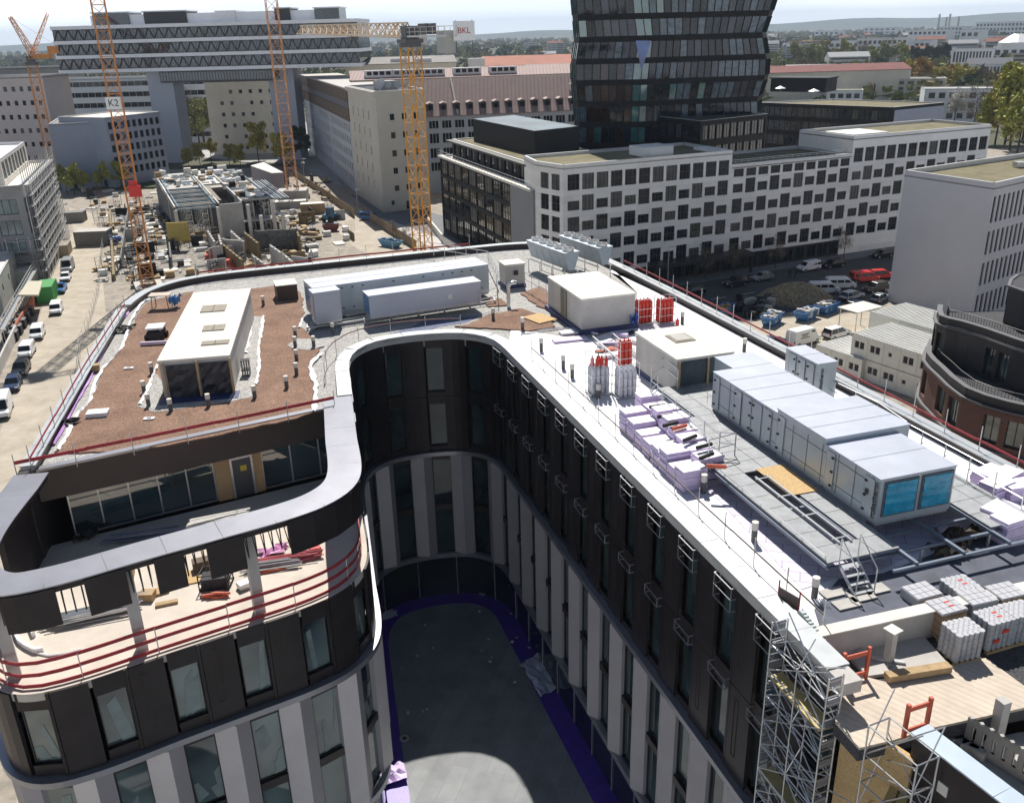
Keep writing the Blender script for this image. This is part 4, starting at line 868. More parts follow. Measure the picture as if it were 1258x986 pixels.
# ================================================ terrace clutter
random.seed(4)
def rods(c,n,L_,az,spread,mat,lab,name='tube_bundle',cat='tubes',h=.4):
    m=MB(); 
    for k in range(n):
        a=az+random.uniform(-.05,.05); o=Vector((random.uniform(-spread,spread),random.uniform(-spread,spread)*.5,random.uniform(.04,h))); q=Vector(c)+o; d=Vector((math.cos(a),math.sin(a),0))*L_/2*random.uniform(.8,1); m.bar(q-d,q+d,.03,6)
    return one(m,name,mat,lab,cat)
rods(P(112,760,ZT),46,3.3,R(20),.45,alu,'big bundle of scaffold tubes lying on the left of the front terrace')
rods(P(150,745,ZT),16,2.2,R(35),.3,alu,'smaller bundle of tubes beside the terrace column')
rods(P(348,692,ZT),26,3.2,R(16),.35,M('red pink tubes',(.5,.12,.14),.5),'bundle of red boards and tubes lying at the right of the front terrace')
rods(P(335,700,ZT),8,2.4,R(14),.35,galv,'grey tubes lying in front of the red bundle')
rods(P(180,660,ZT),14,3.6,R(14),.4,M('blue grey tubes',(.16,.2,.28),.4,.5),'blue-grey rods lying under the terrace glazing')
c=P(266,720,ZT); t=thing('mesh_crate','black wire crate standing in the middle of the front terrace','crate',c); m=MB()
for z in (0,.35,.7): 
    for s_ in (-.4,.4): m.bar(c+Vector((-.6,s_,z+.05)),c+Vector((.6,s_+.2,z+.05)),.03);m.bar(c+Vector((s_*1.5,-.4,z+.05)),c+Vector((s_*1.5,.6,z+.05)),.03)
for a in (-.6,.6):
    for b in (-.4,.5): m.bar(c+Vector((a,b,0)),c+Vector((a,b,.8)),.03)
m.build('frame',black_m,t); m=MB(); m.box(c+Vector((0,0,.1)),(1.1,.75,.5),R(10)); m.build('contents',M('black clutter',(.03,.03,.035),.8,0,6,.6),t)
m=MB()
for k in range(9): a=random.uniform(-.3,.5); q=P(266,733,ZT)+Vector((random.uniform(-.4,.4),random.uniform(-.15,.15),.05+k*.02)); m.plank(q-Vector((.35,0,0)),q+Vector((.35*math.cos(a),.35*math.sin(a),0)),.1,.05)
one(m,'board_pile',redo,'small heap of orange-red boards below the black wire crate','board pile')
for (x,y,d,az,l) in ((222,712,(1.9,1.1,.06),20,'chipboard sheet lying on the front terrace left of the wire crate'),(195,728,(.8,.5,.12),30,'small timber board on the terrace near the tubes'),(155,708,(.7,.6,.5),15,'tan carton on the terrace behind the tube bundle')): bevelbox('chipboard',l,'board',P(x,y,ZT),d,R(az),osb if d[0]>1 else tan,w=.01)
m=MB(); pts=[P(*q,ZT) for q in ((20,782),(24,790),(32,796),(44,802),(54,800))]
for a,b in zip(pts,pts[1:]): m.plank(a+Vector((0,0,.12)),b+Vector((0,0,.12)),.22,.12)
one(m,'curved_duct',white_m,'curved white segmented duct lying at the left of the terrace','duct')
m=MB(); pts=[P(*q,ZT) for q in ((46,803),(60,806),(82,803),(100,798))]
for a,b in zip(pts,pts[1:]): m.bar(a+Vector((0,0,.05)),b+Vector((0,0,.05)),.05,6)
one(m,'hose',white_m,'thin white hose trailing from the curved duct','hose')
m=MB(); a=P(38,772,ZT);b=P(42,782,ZT); m.plank(a+Vector((0,0,.12)),b+Vector((0,0,.12)),.24,.14); one(m,'duct_piece',white_m,'short white duct piece apart from the long curved one','duct')
c=P(272,655,ZT); t=thing('material_trolley','silver trolley loaded with pale profiles in front of the terrace door','trolley',c)
m=MB(); m.box(c+Vector((0,0,.75)),(2.6,.9,.06),R(22)); m.build('deck',alu,t); m=MB()
for a in (-1.1,1.1):
    for b in (-.35,.35): m.bar(c+Vector((a,b+a*.4,0)),c+Vector((a,b+a*.4,.8)),.03)
m.build('frame',galv,t)
m=MB()
for k in range(9): q=c+Vector((0,-.35+k*.08,.84+random.random()*.1)); m.bar(q-Vector((1.3,.5,0)),q+Vector((1.3,.5,0)),.03)
m.build('profiles',concl,t)
for (x,y,l) in ((90,668,'left'),(110,655,'right')): sheet([P(x,y,ZT),P(x,y,ZT)+Vector((.9,.3,0)),P(x,y,ZT)+Vector((.7,.9,0)),P(x,y,ZT)+Vector((-.1,.5,0))],ZT,.4,black_m,'plastic_sheet',l+'-hand black plastic heap lying behind the ring on the terrace','plastic sheet',4)
sheet([P(322,690,ZT),P(350,680,ZT),P(352,670,ZT),P(320,676,ZT)],ZT,.3,M('pink foil',(.6,.3,.5),.5),'plastic_sheet','pink plastic foil lying behind the red bundle','plastic sheet',5)
bevelbox('red_machine','small red-orange machine at the far right of the front terrace','machine',P(388,680,ZT),(.5,.35,.35),R(30),red_m)

random.seed(61)
for k in range(16):
    q=P(random.choice([random.uniform(60,130),random.uniform(170,400)]),0,ZT) if 0 else None
for (x,y,d,az,mt,l) in ((205,742,(.9,.25,.12),20,wood2,'short timber offcut on the front terrace'),(300,722,(.5,.4,.3),40,galv,'small grey toolbox beside the terrace column'),(372,668,(.5,.3,.4),10,black_m,'small black case at the far right of the terrace'),(252,698,(1.0,.5,.5),25,M('mud brown box',(.12,.08,.05),.8),'dark brown box behind the black wire crate'),(330,702,(1.5,.2,.1),20,redo,'reddish plank lying before the red bundle'),(182,735,(.6,.5,.35),0,tan,'yellowish carton beside the smaller tube bundle')): bevelbox('terrace_box' if 'box' in l or 'case' in l or 'carton' in l else 'timber_offcut',l,'box' if d[0]<1 else 'board',P(x,y,ZT),d,R(az),mt,w=.01)
# ================================================ lower roof at the near end of the right wing
ZL=23.3
pz=lambda l,z=ZL:[P(x,y,z) for x,y in l]
m=MB(); m.prism([Vector((8.75,23.2)),Vector((9.35,21.0))]+[p.to_2d() for p in pz([(1025,888),(1055,921),(1098,911),(1138,898),(1258,871)])]+[Vector((24.5,21.5)),Vector((24.6,28))],ZL-.4,ZL); m.build('lower_roof_slab',dgravel,bld)
def zq(*l): return [(900+x/3.025,660+y/3.025) for x,y in l]
m=MB(); m.prism([p.to_2d() for p in pz(zq((375,340),(630,290),(800,480),(570,515),(500,525),(400,420)))],ZL,ZL+.12); m.build('concrete_pad',concrete,bld)
m=MB(); pl=[p.to_2d() for p in pz(zq((400,560),(500,527),(570,545),(820,478),(940,455),(1083,560),(1083,640),(720,720),(600,760),(470,790),(380,690)))]
m.prism(pl,ZL+.005,ZL+.09); m.build('plank_deck',wood,bld)
a=P(1010,785,24.0);b=P(1270,716,24.0); d=(b-a).normalized(); n_=Vector((-d.y,d.x,0))
m=MB(); m.sweep([Vector((8.95,23.45)),Vector((24.9,27.95))],-.3,.1,ZL,24.32); m.build('low_wall',concw,bld)
m=MB(); m.sweep([Vector((8.9,23.43)),Vector((24.9,27.95))],-.34,.14,24.322,24.37); m.build('low_wall_capping',concl,bld)
patch([P(*q,ZR).to_2d() for q in ((1008,775),(1000,750),(1030,712),(1085,705),(1150,680),(1190,650),(1262,640),(1275,712))],24.05,M('dark bitumen felt',(.09,.10,.13),.8,0,1,.3,.1),'felt_strip',0,.012)
patch([P(*q,ZR).to_2d() for q in ((868,600),(905,590),(1010,655),(1210,612),(1240,640),(1150,670),(1075,705),(1025,712),(985,725))],24.06,M('lilac white boards laid flat',(.66,.62,.72),.7,0,1,.06,kind='brick',p=(1.25,.6,(.35,.3,.42),AZ)),'insulation_layer',0,.02)
for k,(x,y) in enumerate(((1040,742),(1058,733),(1075,724),(1024,728))): bevelbox('paving_slab','grey paving slab lying on dark felt near the low parapet wall','slab',P(x,y,24.07),(.9,.5,.05),AZ,concrete,'grey slabs by the low wall',.005)
c=P(1165,660,24.05)
for k,(x,y,l) in enumerate(((1160,672,'large crumpled brown cover heap on the dark felt before the big air unit'),(1150,690,'smaller crumpled brown cover heap nearest the low wall'),(1175,676,'brown cover heap right of the large one'))):
    q=P(x,y,24.05); sheet([q,q+Vector((1.6-.4*k,.2,0)),q+Vector((1.5-.4*k,1.0,0)),q+Vector((-.1,.8,0))],24.05,.5,M('brown cover',(.05,.035,.02),.6,0,2,.3),'cover_heap',l,'cover',6)
# timber beam, column stub
a,b=pz(zq((570,530),(803,492)),ZL+.12); m=MB(); m.plank(a+Vector((0,0,.12)),b+Vector((0,0,.12)),.22,.3); one(m,'timber_beam',wood2,'thick timber beam lying along the edge between concrete pad and planks','beam')
c=P(1091,812,ZL+.12); t=thing('column_stub','short pale steel column bolted on the concrete pad','column',c); m=MB(); m.box(c+Vector((0,0,.04)),(.24,.24,1.15),R(30)); m.build('shaft',concw,t); m=MB(); m.box(c+Vector((0,0,1.19)),(.42,.42,.03),R(30)); m.build('head_plate',concl,t)
m=MB(); m.box(c,(1.0,.14,.08),R(-15)); m.box(c+Vector((0,0,.002)),(.14,.6,.06),R(-15)); m.build('base_plate',galv,t)
# pallets of paving stones
film=M('white wrap',(.50,.50,.52),.3,0,5,.06,.15,16); cart=M('brown carton',(.40,.28,.17),.8,0,2,.12,kind='brick',p=(.6,.24,(.2,.13,.08)))
stone=M('wrapped grey stones',(.36,.37,.39),.35,0,3,.2,.3,10)
random.seed(8)
for k,(x,y,kind,l) in enumerate(((1184,767,0,'front left pallet of white-wrapped scalloped paving stones beside the plank deck'),(1222,753,2,'front middle pallet of white-wrapped scalloped stones with red print'),(1252,745,0,'front right pallet of white-wrapped stones at the picture edge'),(1163,740,1,'pallet of brown cartons under a pale wrapped top'),(1201,729,3,'middle-row pallet with a grey stone on its gridded top'),(1236,722,1,'right pallet of the middle row with brown cartons'),(1133,722,3,'back left pallet of dark wrapped stones against the low wall'),(1180,713,2,'back pallet with white wrap and red lettering marks'))):
    c=P(x,y,24.5); c.z=ZL+.02; az=R(17)+random.uniform(-.03,.03); t=thing('stone_pallet',l,'pallet',c,'pallets of paving stones at the low wall')
    m=MB()
    for s_ in (-.38,0,.38): m.box(c+Vector((-s_*math.sin(az),s_*math.cos(az),0)),(1.0,.12,.1),az)
    for s_ in (-.43,-.21,0,.21,.43): m.box(c+Vector((s_*math.cos(az),s_*math.sin(az),.1)),(.12,.82,.03),az)
    m.build('pallet',wood2,t); m=MB(); ca,sa=math.cos(az),math.sin(az)
    T=lambda a,b,z:(c.x+a*ca-b*sa,c.y+a*sa+b*ca,c.z+z)
    if kind in (0,2):
        for i in range(5):
            for j in range(4):
                a=(i-2)*.2;b=(j-1.5)*.2
                if 0<i<4 and 0<j<3: continue
                for z in range(5): m.bar(T(a,b,.13+z*.19),T(a,b,.31+z*.19),.118,8,0)
        m.build('stones',stone,t); m=MB(); 
        for i in range(5):
            for j in range(4): a=(i-2)*.2;b=(j-1.5)*.2; m.bar(T(a,b,1.07),T(a,b,1.11),.12,8,0)
        m.box(T(0,0,1.04),(.88,.68,.066),az); m.build('wrap',film,t)
    else:
        m.box(T(0,0,.13),(1.0,.8,.92),az); m.build('cartons' if kind==1 else 'stones',cart if kind==1 else stone,t); m=MB()
        m.box(T(0,0,1.051),(1.02,.82,.03),az)
        for i in range(4):
            for j in range(3): m.box(T((i-1.5)*.25,(j-1)*.27,1.082),(.23,.25,.03),az)
        m.build('wrap',film,t)
    if kind==2 or k==3:
        for s_ in (0,1): m=MB(); m.box(T(.1-.3*s_,-.43,.7-.3*s_),(.25,.012,.12),az); m.build('label',red_m,t)
        for s_ in (0,1): m=MB(); m.box(T(.1,-.1+.22*s_,1.114),(.2,.06,.006),az); m.build('label',red_m,t)
# orange guard frames
def oguard(a,b,z,l):
    a=P(*a,z);b=P(*b,z); t=thing('guard_rail',l,'guard rail',a)
    for q in (a,b): m=MB(); m.box(q,(.1,.1,1.15),R(10)); m.build('post',redo,t)
    for h in (.2,.95): m=MB(); m.plank(a+Vector((0,0,h)),b+Vector((0,0,h)),.14,.05); m.build('rail',redo,t)
oguard((1033,840),(1063,832),ZL+.1,'orange-red guard frame at the inner roof edge beside the scaffold tower')
oguard((1110,905),(1137,896),ZL+.1,'orange-red guard frame at the front edge of the plank deck')
t=thing('guard_rail','short dark-red guard board leaning on the inner parapet beyond the scaffold tower','guard rail',P(962,745,24.1)); a,b=P(955,742,24.1),P(980,757,24.1); m=MB(); m.plank(a+Vector((0,0,.45)),b+Vector((0,0,.45)),.5,.04); m.build('rail',MATS['brown dark rail'],t)
for q in(a,b): m=MB(); m.bar(q,q+Vector((0,0,.95)),.03); m.build('post',redrail,t)
m=MB(); a,b=P(985,760,24.3),P(1040,838,23.6)
for k in range(18): q=a.lerp(b,k/18); m.box(q+Vector((0,0,.0)),(.22,.16,.3),AZ+R(90))
m.sweep([a.to_2d(),b.to_2d()],-.1,.12,23.4,24.0)
one(m,'block_row',M('pale green blocks',(.42,.47,.46),.7),'row of pale grey-green blocks along the parapet beside the scaffold tower','blocks')
m=MB()
for k in range(5): a=P(1000+k*3,735,24.2);b=P(1050+k*3,800,23.5); m.bar(a,b,.02)
one(m,'rod_bundle',alu,'thin metal rods leaning from the white roof down to the concrete pad','rods')
# OSB face, second dark wall with pale capping
m=MB(); m.sweep([Vector((9.46,20.9)),Vector((10.7,19.1))],.0,.2,ZD,ZL-.01); m.build('boarding',osb,bld)
m=MB(); w2=[Vector((10.72,19.3)),Vector((14.4,12.0))]
m.sweep(w2,0,.5,0,24.0); m.build('end_facade',panel,bld)
m=MB(); m.sweep([w2[0]-Vector((.0,-.1)),w2[0].lerp(w2[1],.3)],-.06,.62,24.0,24.05); m.sweep([w2[0].lerp(w2[1],.302),w2[1]],-.06,.62,24.0,24.05); m.build('parapet_capping',M('blue white capping',(.5,.58,.66),.35,.4,.6,.1),bld)
d2=(w2[1]-w2[0]).normalized(); n2=Vector((d2.y,-d2.x))*-1; n2=Vector((d2.y,-d2.x))
for k in range(3):
    m=MB(); 
    for zz in (22.9,22.3): a=w2[0]+d2*(2.0+k*2.69)+n2*.3;b=a+d2*1.3; m.bar((a.x,a.y,zz),(b.x,b.y,zz),.03); m.bar((a.x,a.y,zz),(a.x-n2.x*.3,a.y-n2.y*.3,zz),.02); m.bar((b.x,b.y,zz),(b.x-n2.x*.3,b.y-n2.y*.3,zz),.02)
    m.build('guard_bars',alu,bld)
    m=MB(); a=w2[0]+d2*(2.0+k*2.69);b=a+d2*1.25; m.window(a,b,(0,1.25,20.4,22.6),-.02,1,1,.05); m.build('window',[frame_m,bglass],bld)
m=MB(); a=w2[0]+d2*.95+n2*.01; m.sweep([a,a+d2*.3],-.02,.03,22.9,23.25); m.build('wall_plate',concl,bld)
m=MB(); m.prism([Vector((11.0,19.6)),Vector((14.8,12)),Vector((26,12)),Vector((24.5,21.4)),P(1258,871,ZL).to_2d(),P(1138,898,ZL).to_2d()],22.0,22.45); m.build('lower_roof_slab',concrete,bld)
c=P(1222,910,22.45); m=MB(); m.box(c,(.3,.3,1.5),R(20)); one(m,'column_stub',concw,'square grey concrete column rising in front of the plank deck edge','column',base=c)
# grey plastic barriers with slots
a=P(1182,915,22.45); d=(P(1262,965,22.45)-a).normalized(); 
for k in range(3):
    q=a+d*k*2.05; e=q+d*2.0; m=MB(); ops=[(.18+i*.3,.30+i*.3,.3,.8) for i in range(6)]
    for s_ in (0,1):
        o=Vector((-d.y,d.x,0))*.08*s_
        m.wall((q+o)[:2] if not s_ else (e+o)[:2],(e+o)[:2] if not s_ else (q+o)[:2],22.47,23.5,[(u0,u1,22.47+v0,22.47+v1) for u0,u1,v0,v1 in ops],.08)
    for i in range(7): r_=q+d*(.12+i*.29); m.box((r_.x,r_.y,23.5),(.1,.1,.06),0)
    m.box((q+d*.2)[:2]+(22.45,),(.5,.5,.08),0)
    one(m,'road_barrier',M('grey plastic barrier',(.38,.37,.34),.6),('nearest the column','in the middle','at the picture edge')[k].join(('grey slotted plastic barrier ',' of the row')) if k else 'grey slotted plastic barrier standing by the square concrete column','barrier',base=q)
random.seed(2)
for k in range(6): q=P(1155+k*9,902+k*5,22.45); bevelbox('rubble_block','pale concrete rubble block under the edge of the plank deck','rubble',q,(.5,.35,.3),random.random()*3,concrete,'rubble blocks below the plank deck',.03)
# ---- scaffold tower in the courtyard corner
def ladder(m,a,b,z0,z1,st=.5,r=.03):
    m.bar((a[0],a[1],z0),(a[0],a[1],z1),r,6); m.bar((b[0],b[1],z0),(b[0],b[1],z1),r,6); z=z0+.3
    while z<z1: m.bar((a[0],a[1],z),(b[0],b[1],z),r*.8,5); z+=st
A1,A2,B1,B2=Vector((7.9,23.3)),Vector((8.45,23.5)),Vector((8.75,20.6)),Vector((9.25,20.8))
t=thing('scaffold_tower','tall aluminium scaffold tower standing in the courtyard against the dark facade','scaffold',(8.5,22,ZD))
for (a,b) in ((A1,A2),(B1,B2)):
    m=MB(); ladder(m,a,b,ZD,24.9,.28,.028); m.build('ladder_frame',alu,t)
    m=MB()
    for k in range(27): z=ZD+.5+k*.75; c=a.lerp(b,.5); m.box((c.x,c.y,z),((b-a).length*.75,.03,.28),math.atan2((b-a).y,(b-a).x))
    m.build('frame_plate',M('grey frame plates',(.25,.26,.30),.5,.5),t,kind='stuff')
mid=[A1.lerp(B1,.5),A2.lerp(B2,.5)]
for (a,b) in ((A1,B1),(A2,B2)):
    for k in range(10):
        z=ZD+.5+k*2; m=MB(); m.bar((a.x,a.y,z),(b.x,b.y,z+2),.022,6); m.bar((b.x,b.y,z),(a.x,a.y,z+2),.022,6); m.bar((a.x,a.y,z),(b.x,b.y,z),.024,6);m.bar((a.x,a.y,z+1),(b.x,b.y,z+1),.024,6); m.build('brace',alu,t)
for k in range(10):
    z=ZD+1.5+k*2; m=MB(); a,b=A1.lerp(A2,.5),B1.lerp(B2,.5); m.bar((A1.x,A1.y,z),(B2.x,B2.y,z+.0),.02,6); m.bar((A2.x,A2.y,z),(B1.x,B1.y,z),.02,6); m.bar((mid[0].x,mid[0].y,z),(mid[1].x,mid[1].y,z+1),.02,6); m.bar((A1.x,A1.y,z),(mid[0].x,mid[0].y,z+1.1),.018,6); m.bar((B1.x,B1.y,z),(mid[0].x,mid[0].y,z+1.1),.018,6); m.build('brace',alu,t)
for q in mid: m=MB(); m.bar((q.x,q.y,ZD),(q.x,q.y,24.2),.024,6); m.build('standard',alu,t)
for k in range(5): c=A2.lerp(B2,.5)-Vector((.25,0)); m=MB(); m.box((c.x,c.y,ZD+3.9*k+2.6),(.5,2.6,.06),AZ); m.build('deck',M('yellow scaffold deck',(.5,.4,.18),.7),t)
C=[Vector((9.6,19.6)),Vector((10.3,19.9)),Vector((10.3,18.1)),Vector((11.0,18.4))]
t=thing('edge_scaffold','steel tube scaffold with short yellow decks at the boarded corner','scaffold',(10.2,19,ZD))
m=MB()
for q in C: m.bar((q.x,q.y,ZD),(q.x,q.y,24.1),.028,6)
m.build('standards',alu,t)
for (a,b) in ((C[0],C[2]),(C[1],C[3]),(C[0],C[1]),(C[2],C[3])):
    for k in range(10): z=ZD+.5+k*2; m=MB(); m.bar((a.x,a.y,z),(b.x,b.y,z),.024,6); m.bar((a.x,a.y,z),(b.x,b.y,z+2),.02,6); m.bar((a.x,a.y,z+1),(b.x,b.y,z+1),.024,6); m.build('brace',galv,t)
for k in range(7):
    z=ZD+6+k*2; m=MB(); m.bar((C[0].x,C[0].y,z),(C[3].x,C[3].y,z),.02,6); m.bar((C[1].x,C[1].y,z),(C[2].x,C[2].y,z+1.4),.02,6); m.bar((C[1].x,C[1].y,z+1),(C[3].x,C[3].y,z-.6),.02,6); q=B2; m.bar((q.x,q.y,z),(C[0].x,C[0].y,z+.6),.024,6); m.build('brace',galv,t)
for z in (22.0,19.5): 
    for s_ in (.2,.6): m=MB(); c=C[0].lerp(C[2],.5)+Vector((s_,s_*.3)); m.box((c.x,c.y,z),(.28,1.6,.05),AZ-R(55)); m.build('deck',MATS['yellow scaffold deck'],t)
# ================================================ buildings behind: generic block
winf=M('dark window frame',(.03,.03,.033),.5); wing=glass('office glass',(.010,.014,.019),.05,1.38,.25,1.3); wframe=M('white window frame',(.6,.6,.6),.5)
def block(name,label,cat,poly,zt,wm,rm,faces,wmats=None,par=.5,z0=0,cap=95,parent=None,loc=None):
    """poly = plan points, counter-clockwise, faces = {edge: [openings with optional bars]}"""
    poly=[Vector(p[:2]) for p in poly]
    c=sum(poly,Vector((0,0)))/len(poly); t=parent or thing(name,label,cat,(c.x,c.y,z0)); m=MB(); items=[]; n=len(poly)
    for i in range(n):
        a,b=poly[i],poly[(i+1)%n]; L_=(b-a).length
        ops=[o for o in faces.get(i,[]) if o[0]>=0 and o[1]<=L_ and o[3]<zt-.1]
        m.wall(a,b,z0,zt,ops,.25)
        for o in ops:
            k=MB(); k.window(a,b,o,.22,o[4] if len(o)>4 else 1,o[5] if len(o)>5 else 1,.11,0,random.choice((1,1,1,2,3))); q=a.lerp(b,(o[0]+o[1])/2/L_); items.append((k,(q.x,q.y,o[2])))
    m.build('wall',wm,t)
    nn=[]; 
    m=MB(); m.prism(poly,zt-par-.2,zt-par); rf=m.build('roof',rm,t)
    m=MB(); cl=poly+[poly[0]]
    for i in range(n):
        a,b=poly[i],poly[(i+1)%n]; d=(b-a).normalized(); m.sweep([a,b],-.04,.35,zt-.001 if 0 else zt,zt+.06); m.sweep([a+d*.35,b-d*.35],.02,.3,zt-par,zt-.002)
    m.build('parapet',M('roof edge sheet',(.55,.55,.56),.4,.3),t)
    wm_=list(wmats or [winf,wing]); part_set(items,'window',wm_+[M('half drawn blinds',(.07,.07,.068),.3,0,.5,.5),wm_[1]][:2] if len(wm_)==2 else wm_,t,cap) if items else None
    return t
def grid(u0,u1,n,w,rows,nv=1,nh=1,skip=None,f=None):
    out=[]
    for r_,(z0,z1) in enumerate(rows):
        for i in range(n):
            u=u0+(u1-u0)*(i+.5)/n
            if skip and skip(i,r_): continue
            a,b=(z0,z1) if f is None else f(i,r_,z0,z1); out.append((u-w/2,u+w/2,a,b,nv,nh))
    return out
# ---- white office with shifting windows
whitew=M('white clad facade',(.80,.79,.76),.6,0,.5,.04,kind='brick',p=(5.6,1.2,(.6,.58,.56)))
sed=moss
def W2(u,o): return W(u,o).to_2d()
wt=thing('white_office','long white office block with shifting square windows along the street','office building',W(-10,-7,0))
wc1=P(658,199,21.8).to_2d(); c0=W2(-42.6,0); back=-15
rowsW=[(3.6,6.2),(7.2,9.8),(10.7,13.3),(14.2,16.8),(17.7,20.3)]
alt=lambda i,r_,z0,z1:((z0,z1) if (i+r_)%2==0 or r_==4 else (z0+.2,z0+1.75))
F0=grid(.6,33.4,12,2.25,rowsW,3,2,None,alt)
mid_rows=rowsW[:4]+[(15.6,15.7)]
# lower middle stretch and raised right stretch share the same facade line
lf=(c0-wc1).length
block('w','','',[wc1,c0,W2(-8.9,0),W2(-8.9,back),W2(-42.6,back)],21.9,whitew,sed,{0:grid(.9,lf-.5,2,min(2.2,lf*.3),rowsW,2,2),1:F0},parent=wt,cap=60)
F1=grid(.3,27.6,10,2.2,rowsW[:4]+[(17.2,18.6)],3,2,lambda i,r_:False,lambda i,r_,z0,z1:((z0,z1) if (i+r_)%2==0 or r_==4 else (z0+.2,z0+1.75)))
block('w','','',[W2(-8.9,0),W2(18.8,0),W2(18.8,back),W2(-8.9,back)],19.4,whitew,sed,{0:F1},parent=wt,cap=45)
F2=grid(.3,36,13,2.25,rowsW,3,2,None,alt)
block('w','','',[W2(18.8,0),W2(55,0),W2(55,back),W2(18.8,back)],22.5,whitew,sed,{0:F2},parent=wt,cap=40)
for u,o,s_,h in ((-22,-6,(6,5),1.6),(-10.5,-4,(3,7),.5),(26,-7,(9,8),.9)):
    q=W(u,o,21.5); m=MB(); m.box(q,(s_[0],s_[1],h),math.atan2(wd.y,wd.x)); m.build('roof_house',whitew,wt)
m=MB(); m.sweep([W2(-30,0),W2(18,0)],-.02,.3,.13,3.1); m.build('ground_floor_front',frame_m,wt)
gfi=[]
for k in range(17):
    u=-28+k*2.8; k_=MB(); k_.window(W2(-30,.05),W2(20,.05),(u+30-1,u+30+1,.4,2.9),-.05,2,1,.08); gfi.append((k_,W(u,0)))
part_set(gfi,'shop_window',[winf,wing],wt,30)
m=MB(); m.prism([W2(-26,0.02),W2(-5,0.02),W2(-5,3.2),W2(-26,3.2)],3.2,3.9); m.build('entrance_canopy',frame_m,wt)
for u in (-26,-5.4): m=MB(); m.prism([W2(u,2.6),W2(u+.3,2.6),W2(u+.3,3.1),W2(u,3.1)],.13,3.2); m.build('canopy_post',frame_m,wt)
m=MB()
for h in (.4,.8,1.1): a=W(-8.7,-1.2,18.9+h);b=W(18.7,-1.2,18.9+h); m.bar(a,b,.04)
for k in range(20): a=W(-8.7+k*1.43,-1.2,18.9); m.bar(a,a+Vector((0,0,1.1)),.03)
m.build('roof_railing',galv,wt)
# ---- grey block at the right with slot windows
gw_=M('plain grey render',(.52,.52,.55),.85,0,.15,.05)
g0=P(1112,210,20.8).to_2d();g1=P(1222,226,20.8).to_2d();g2=P(1258,218,20.8).to_2d(); gdv=(g2-g1).normalized(); g2=g1+gdv*22; gn=Vector((-gdv.y,gdv.x)); 
block('grey_office','plain grey block with blank side wall, slot windows and green roof, right edge','office building',[g0,g1,g2,g0+(P(1258,189,20.8).to_2d()-g0)*1.7],20.9,gw_,sed,{1:grid(.2,21.8,16,.72,[(1.2,4.6),(6,9.4),(10.6,14.0),(15.2,19)],1,1)},par=.7,cap=64)
q=P(1252,205,20.3); m=MB(); m.box(q,(1.5,1.5,.8),0); one(m,'roof_vent',galv,'small metal vent box on the green roof of the grey block','vent')
# ---- brick building with curved stepped storeys, right edge
bt=thing('brick_building','dark brick building with curved stepped-back grey upper storeys at the right edge','building',(60,78,0))
slate=M('slate grey cladding',(.05,.048,.052),.5,.2,1.5,.12,kind='brick',p=(3.0,3.4,(.02,.02,.02)))
dkc=M('dull grey cornice',(.13,.13,.14),.6,.2)
def storey(path,z0,z1,wm,ops_every,rows,parent,closex=95):
    m=MB();items=[];k=0
    for a,b in zip(path,path[1:]):
        L_=(b-a).length; ops=[]
        if ops_every and k%ops_every[1] in ops_every[0]: ops=[(L_*.14,L_*.86,rows[0],rows[1],2,1)]
        m.wall(a,b,z0,z1,ops,.4)
        for o in ops: q=MB(); q.window(a,b,o,.36,2,1,.07); items.append((q,(a.x,a.y,z0)))
        k+=1
    e=path[-1];s_=path[0]
    m.wall(e,Vector((closex,e.y)),z0,z1,[]) ; m.wall(Vector((closex,s_.y)),s_,z0,z1,[])
    m.build('wall',wm,parent)
    m=MB(); m.prism([p for p in path]+[Vector((closex,e.y)),Vector((closex,s_.y))],z1-.25,z1-.05); m.build('roof',dgravel,parent)
    m=MB(); m.sweep(path,-.2,.1,z1-.1,z1+.08); m.build('cornice',dkc,parent)
    for q,_ in items: q.build('window',[winf,MATS['glazing with painted pale reflections']],parent)
p1=cr([(43.0,88),(41.0,84.2),(40.5,80),(40.3,74.6),(42.3,71.0),(45.6,68.4),(50,66),(57,62.5)],2)
p2=cr([(43.3,88),(41.8,84.4),(43.0,82.2),(44.2,79.6),(45.2,76.6),(46.8,73.6),(50.3,70),(57.5,66.4)],2)
p3=cr([(51,88),(48,84),(49.6,80),(52.5,76.2),(58,72.5)],2)
storey(p1,0,10.95,brickm,([1,2,4,5],6),(7.7,10.2),bt)
m=MB(); m.sweep(p1,-.25,.05,6.9,7.15); m.build('cornice',dkc,bt); m=MB(); m.sweep(p1,.15,.45,11.0,11.8); m.build('parapet',slate,bt); m=MB(); m.sweep(p1,.05,.55,11.8,11.88); m.build('cornice',dkc,bt)
storey(p2,11,14.7,slate,([1,2],5),(11.2,13.9),bt); m=MB(); m.sweep(p2,.15,.45,14.8,15.5); m.build('parapet',slate,bt); m=MB(); m.sweep(p2,.05,.55,15.5,15.57); m.build('cornice',dkc,bt)
storey(p3,14.8,18.4,slate,None,(0,0),bt)
for pth,z in ((p1,11.85),(p2,15.55)):
    nn=normals(pth); q=[p+Vector(n_)*1.0 for p,n_ in zip(pth,nn)]; L_=lens(q); m=MB()
    for i in range(int(L_[-1]/.3)): a=at(q,L_,i*.3); m.bar((a.x,a.y,z-.6),(a.x,a.y,z+.5),.018,4)
    m.path([(a.x,a.y,z+.55) for a in q],.04,5); m.build('railing',frame_m,bt)
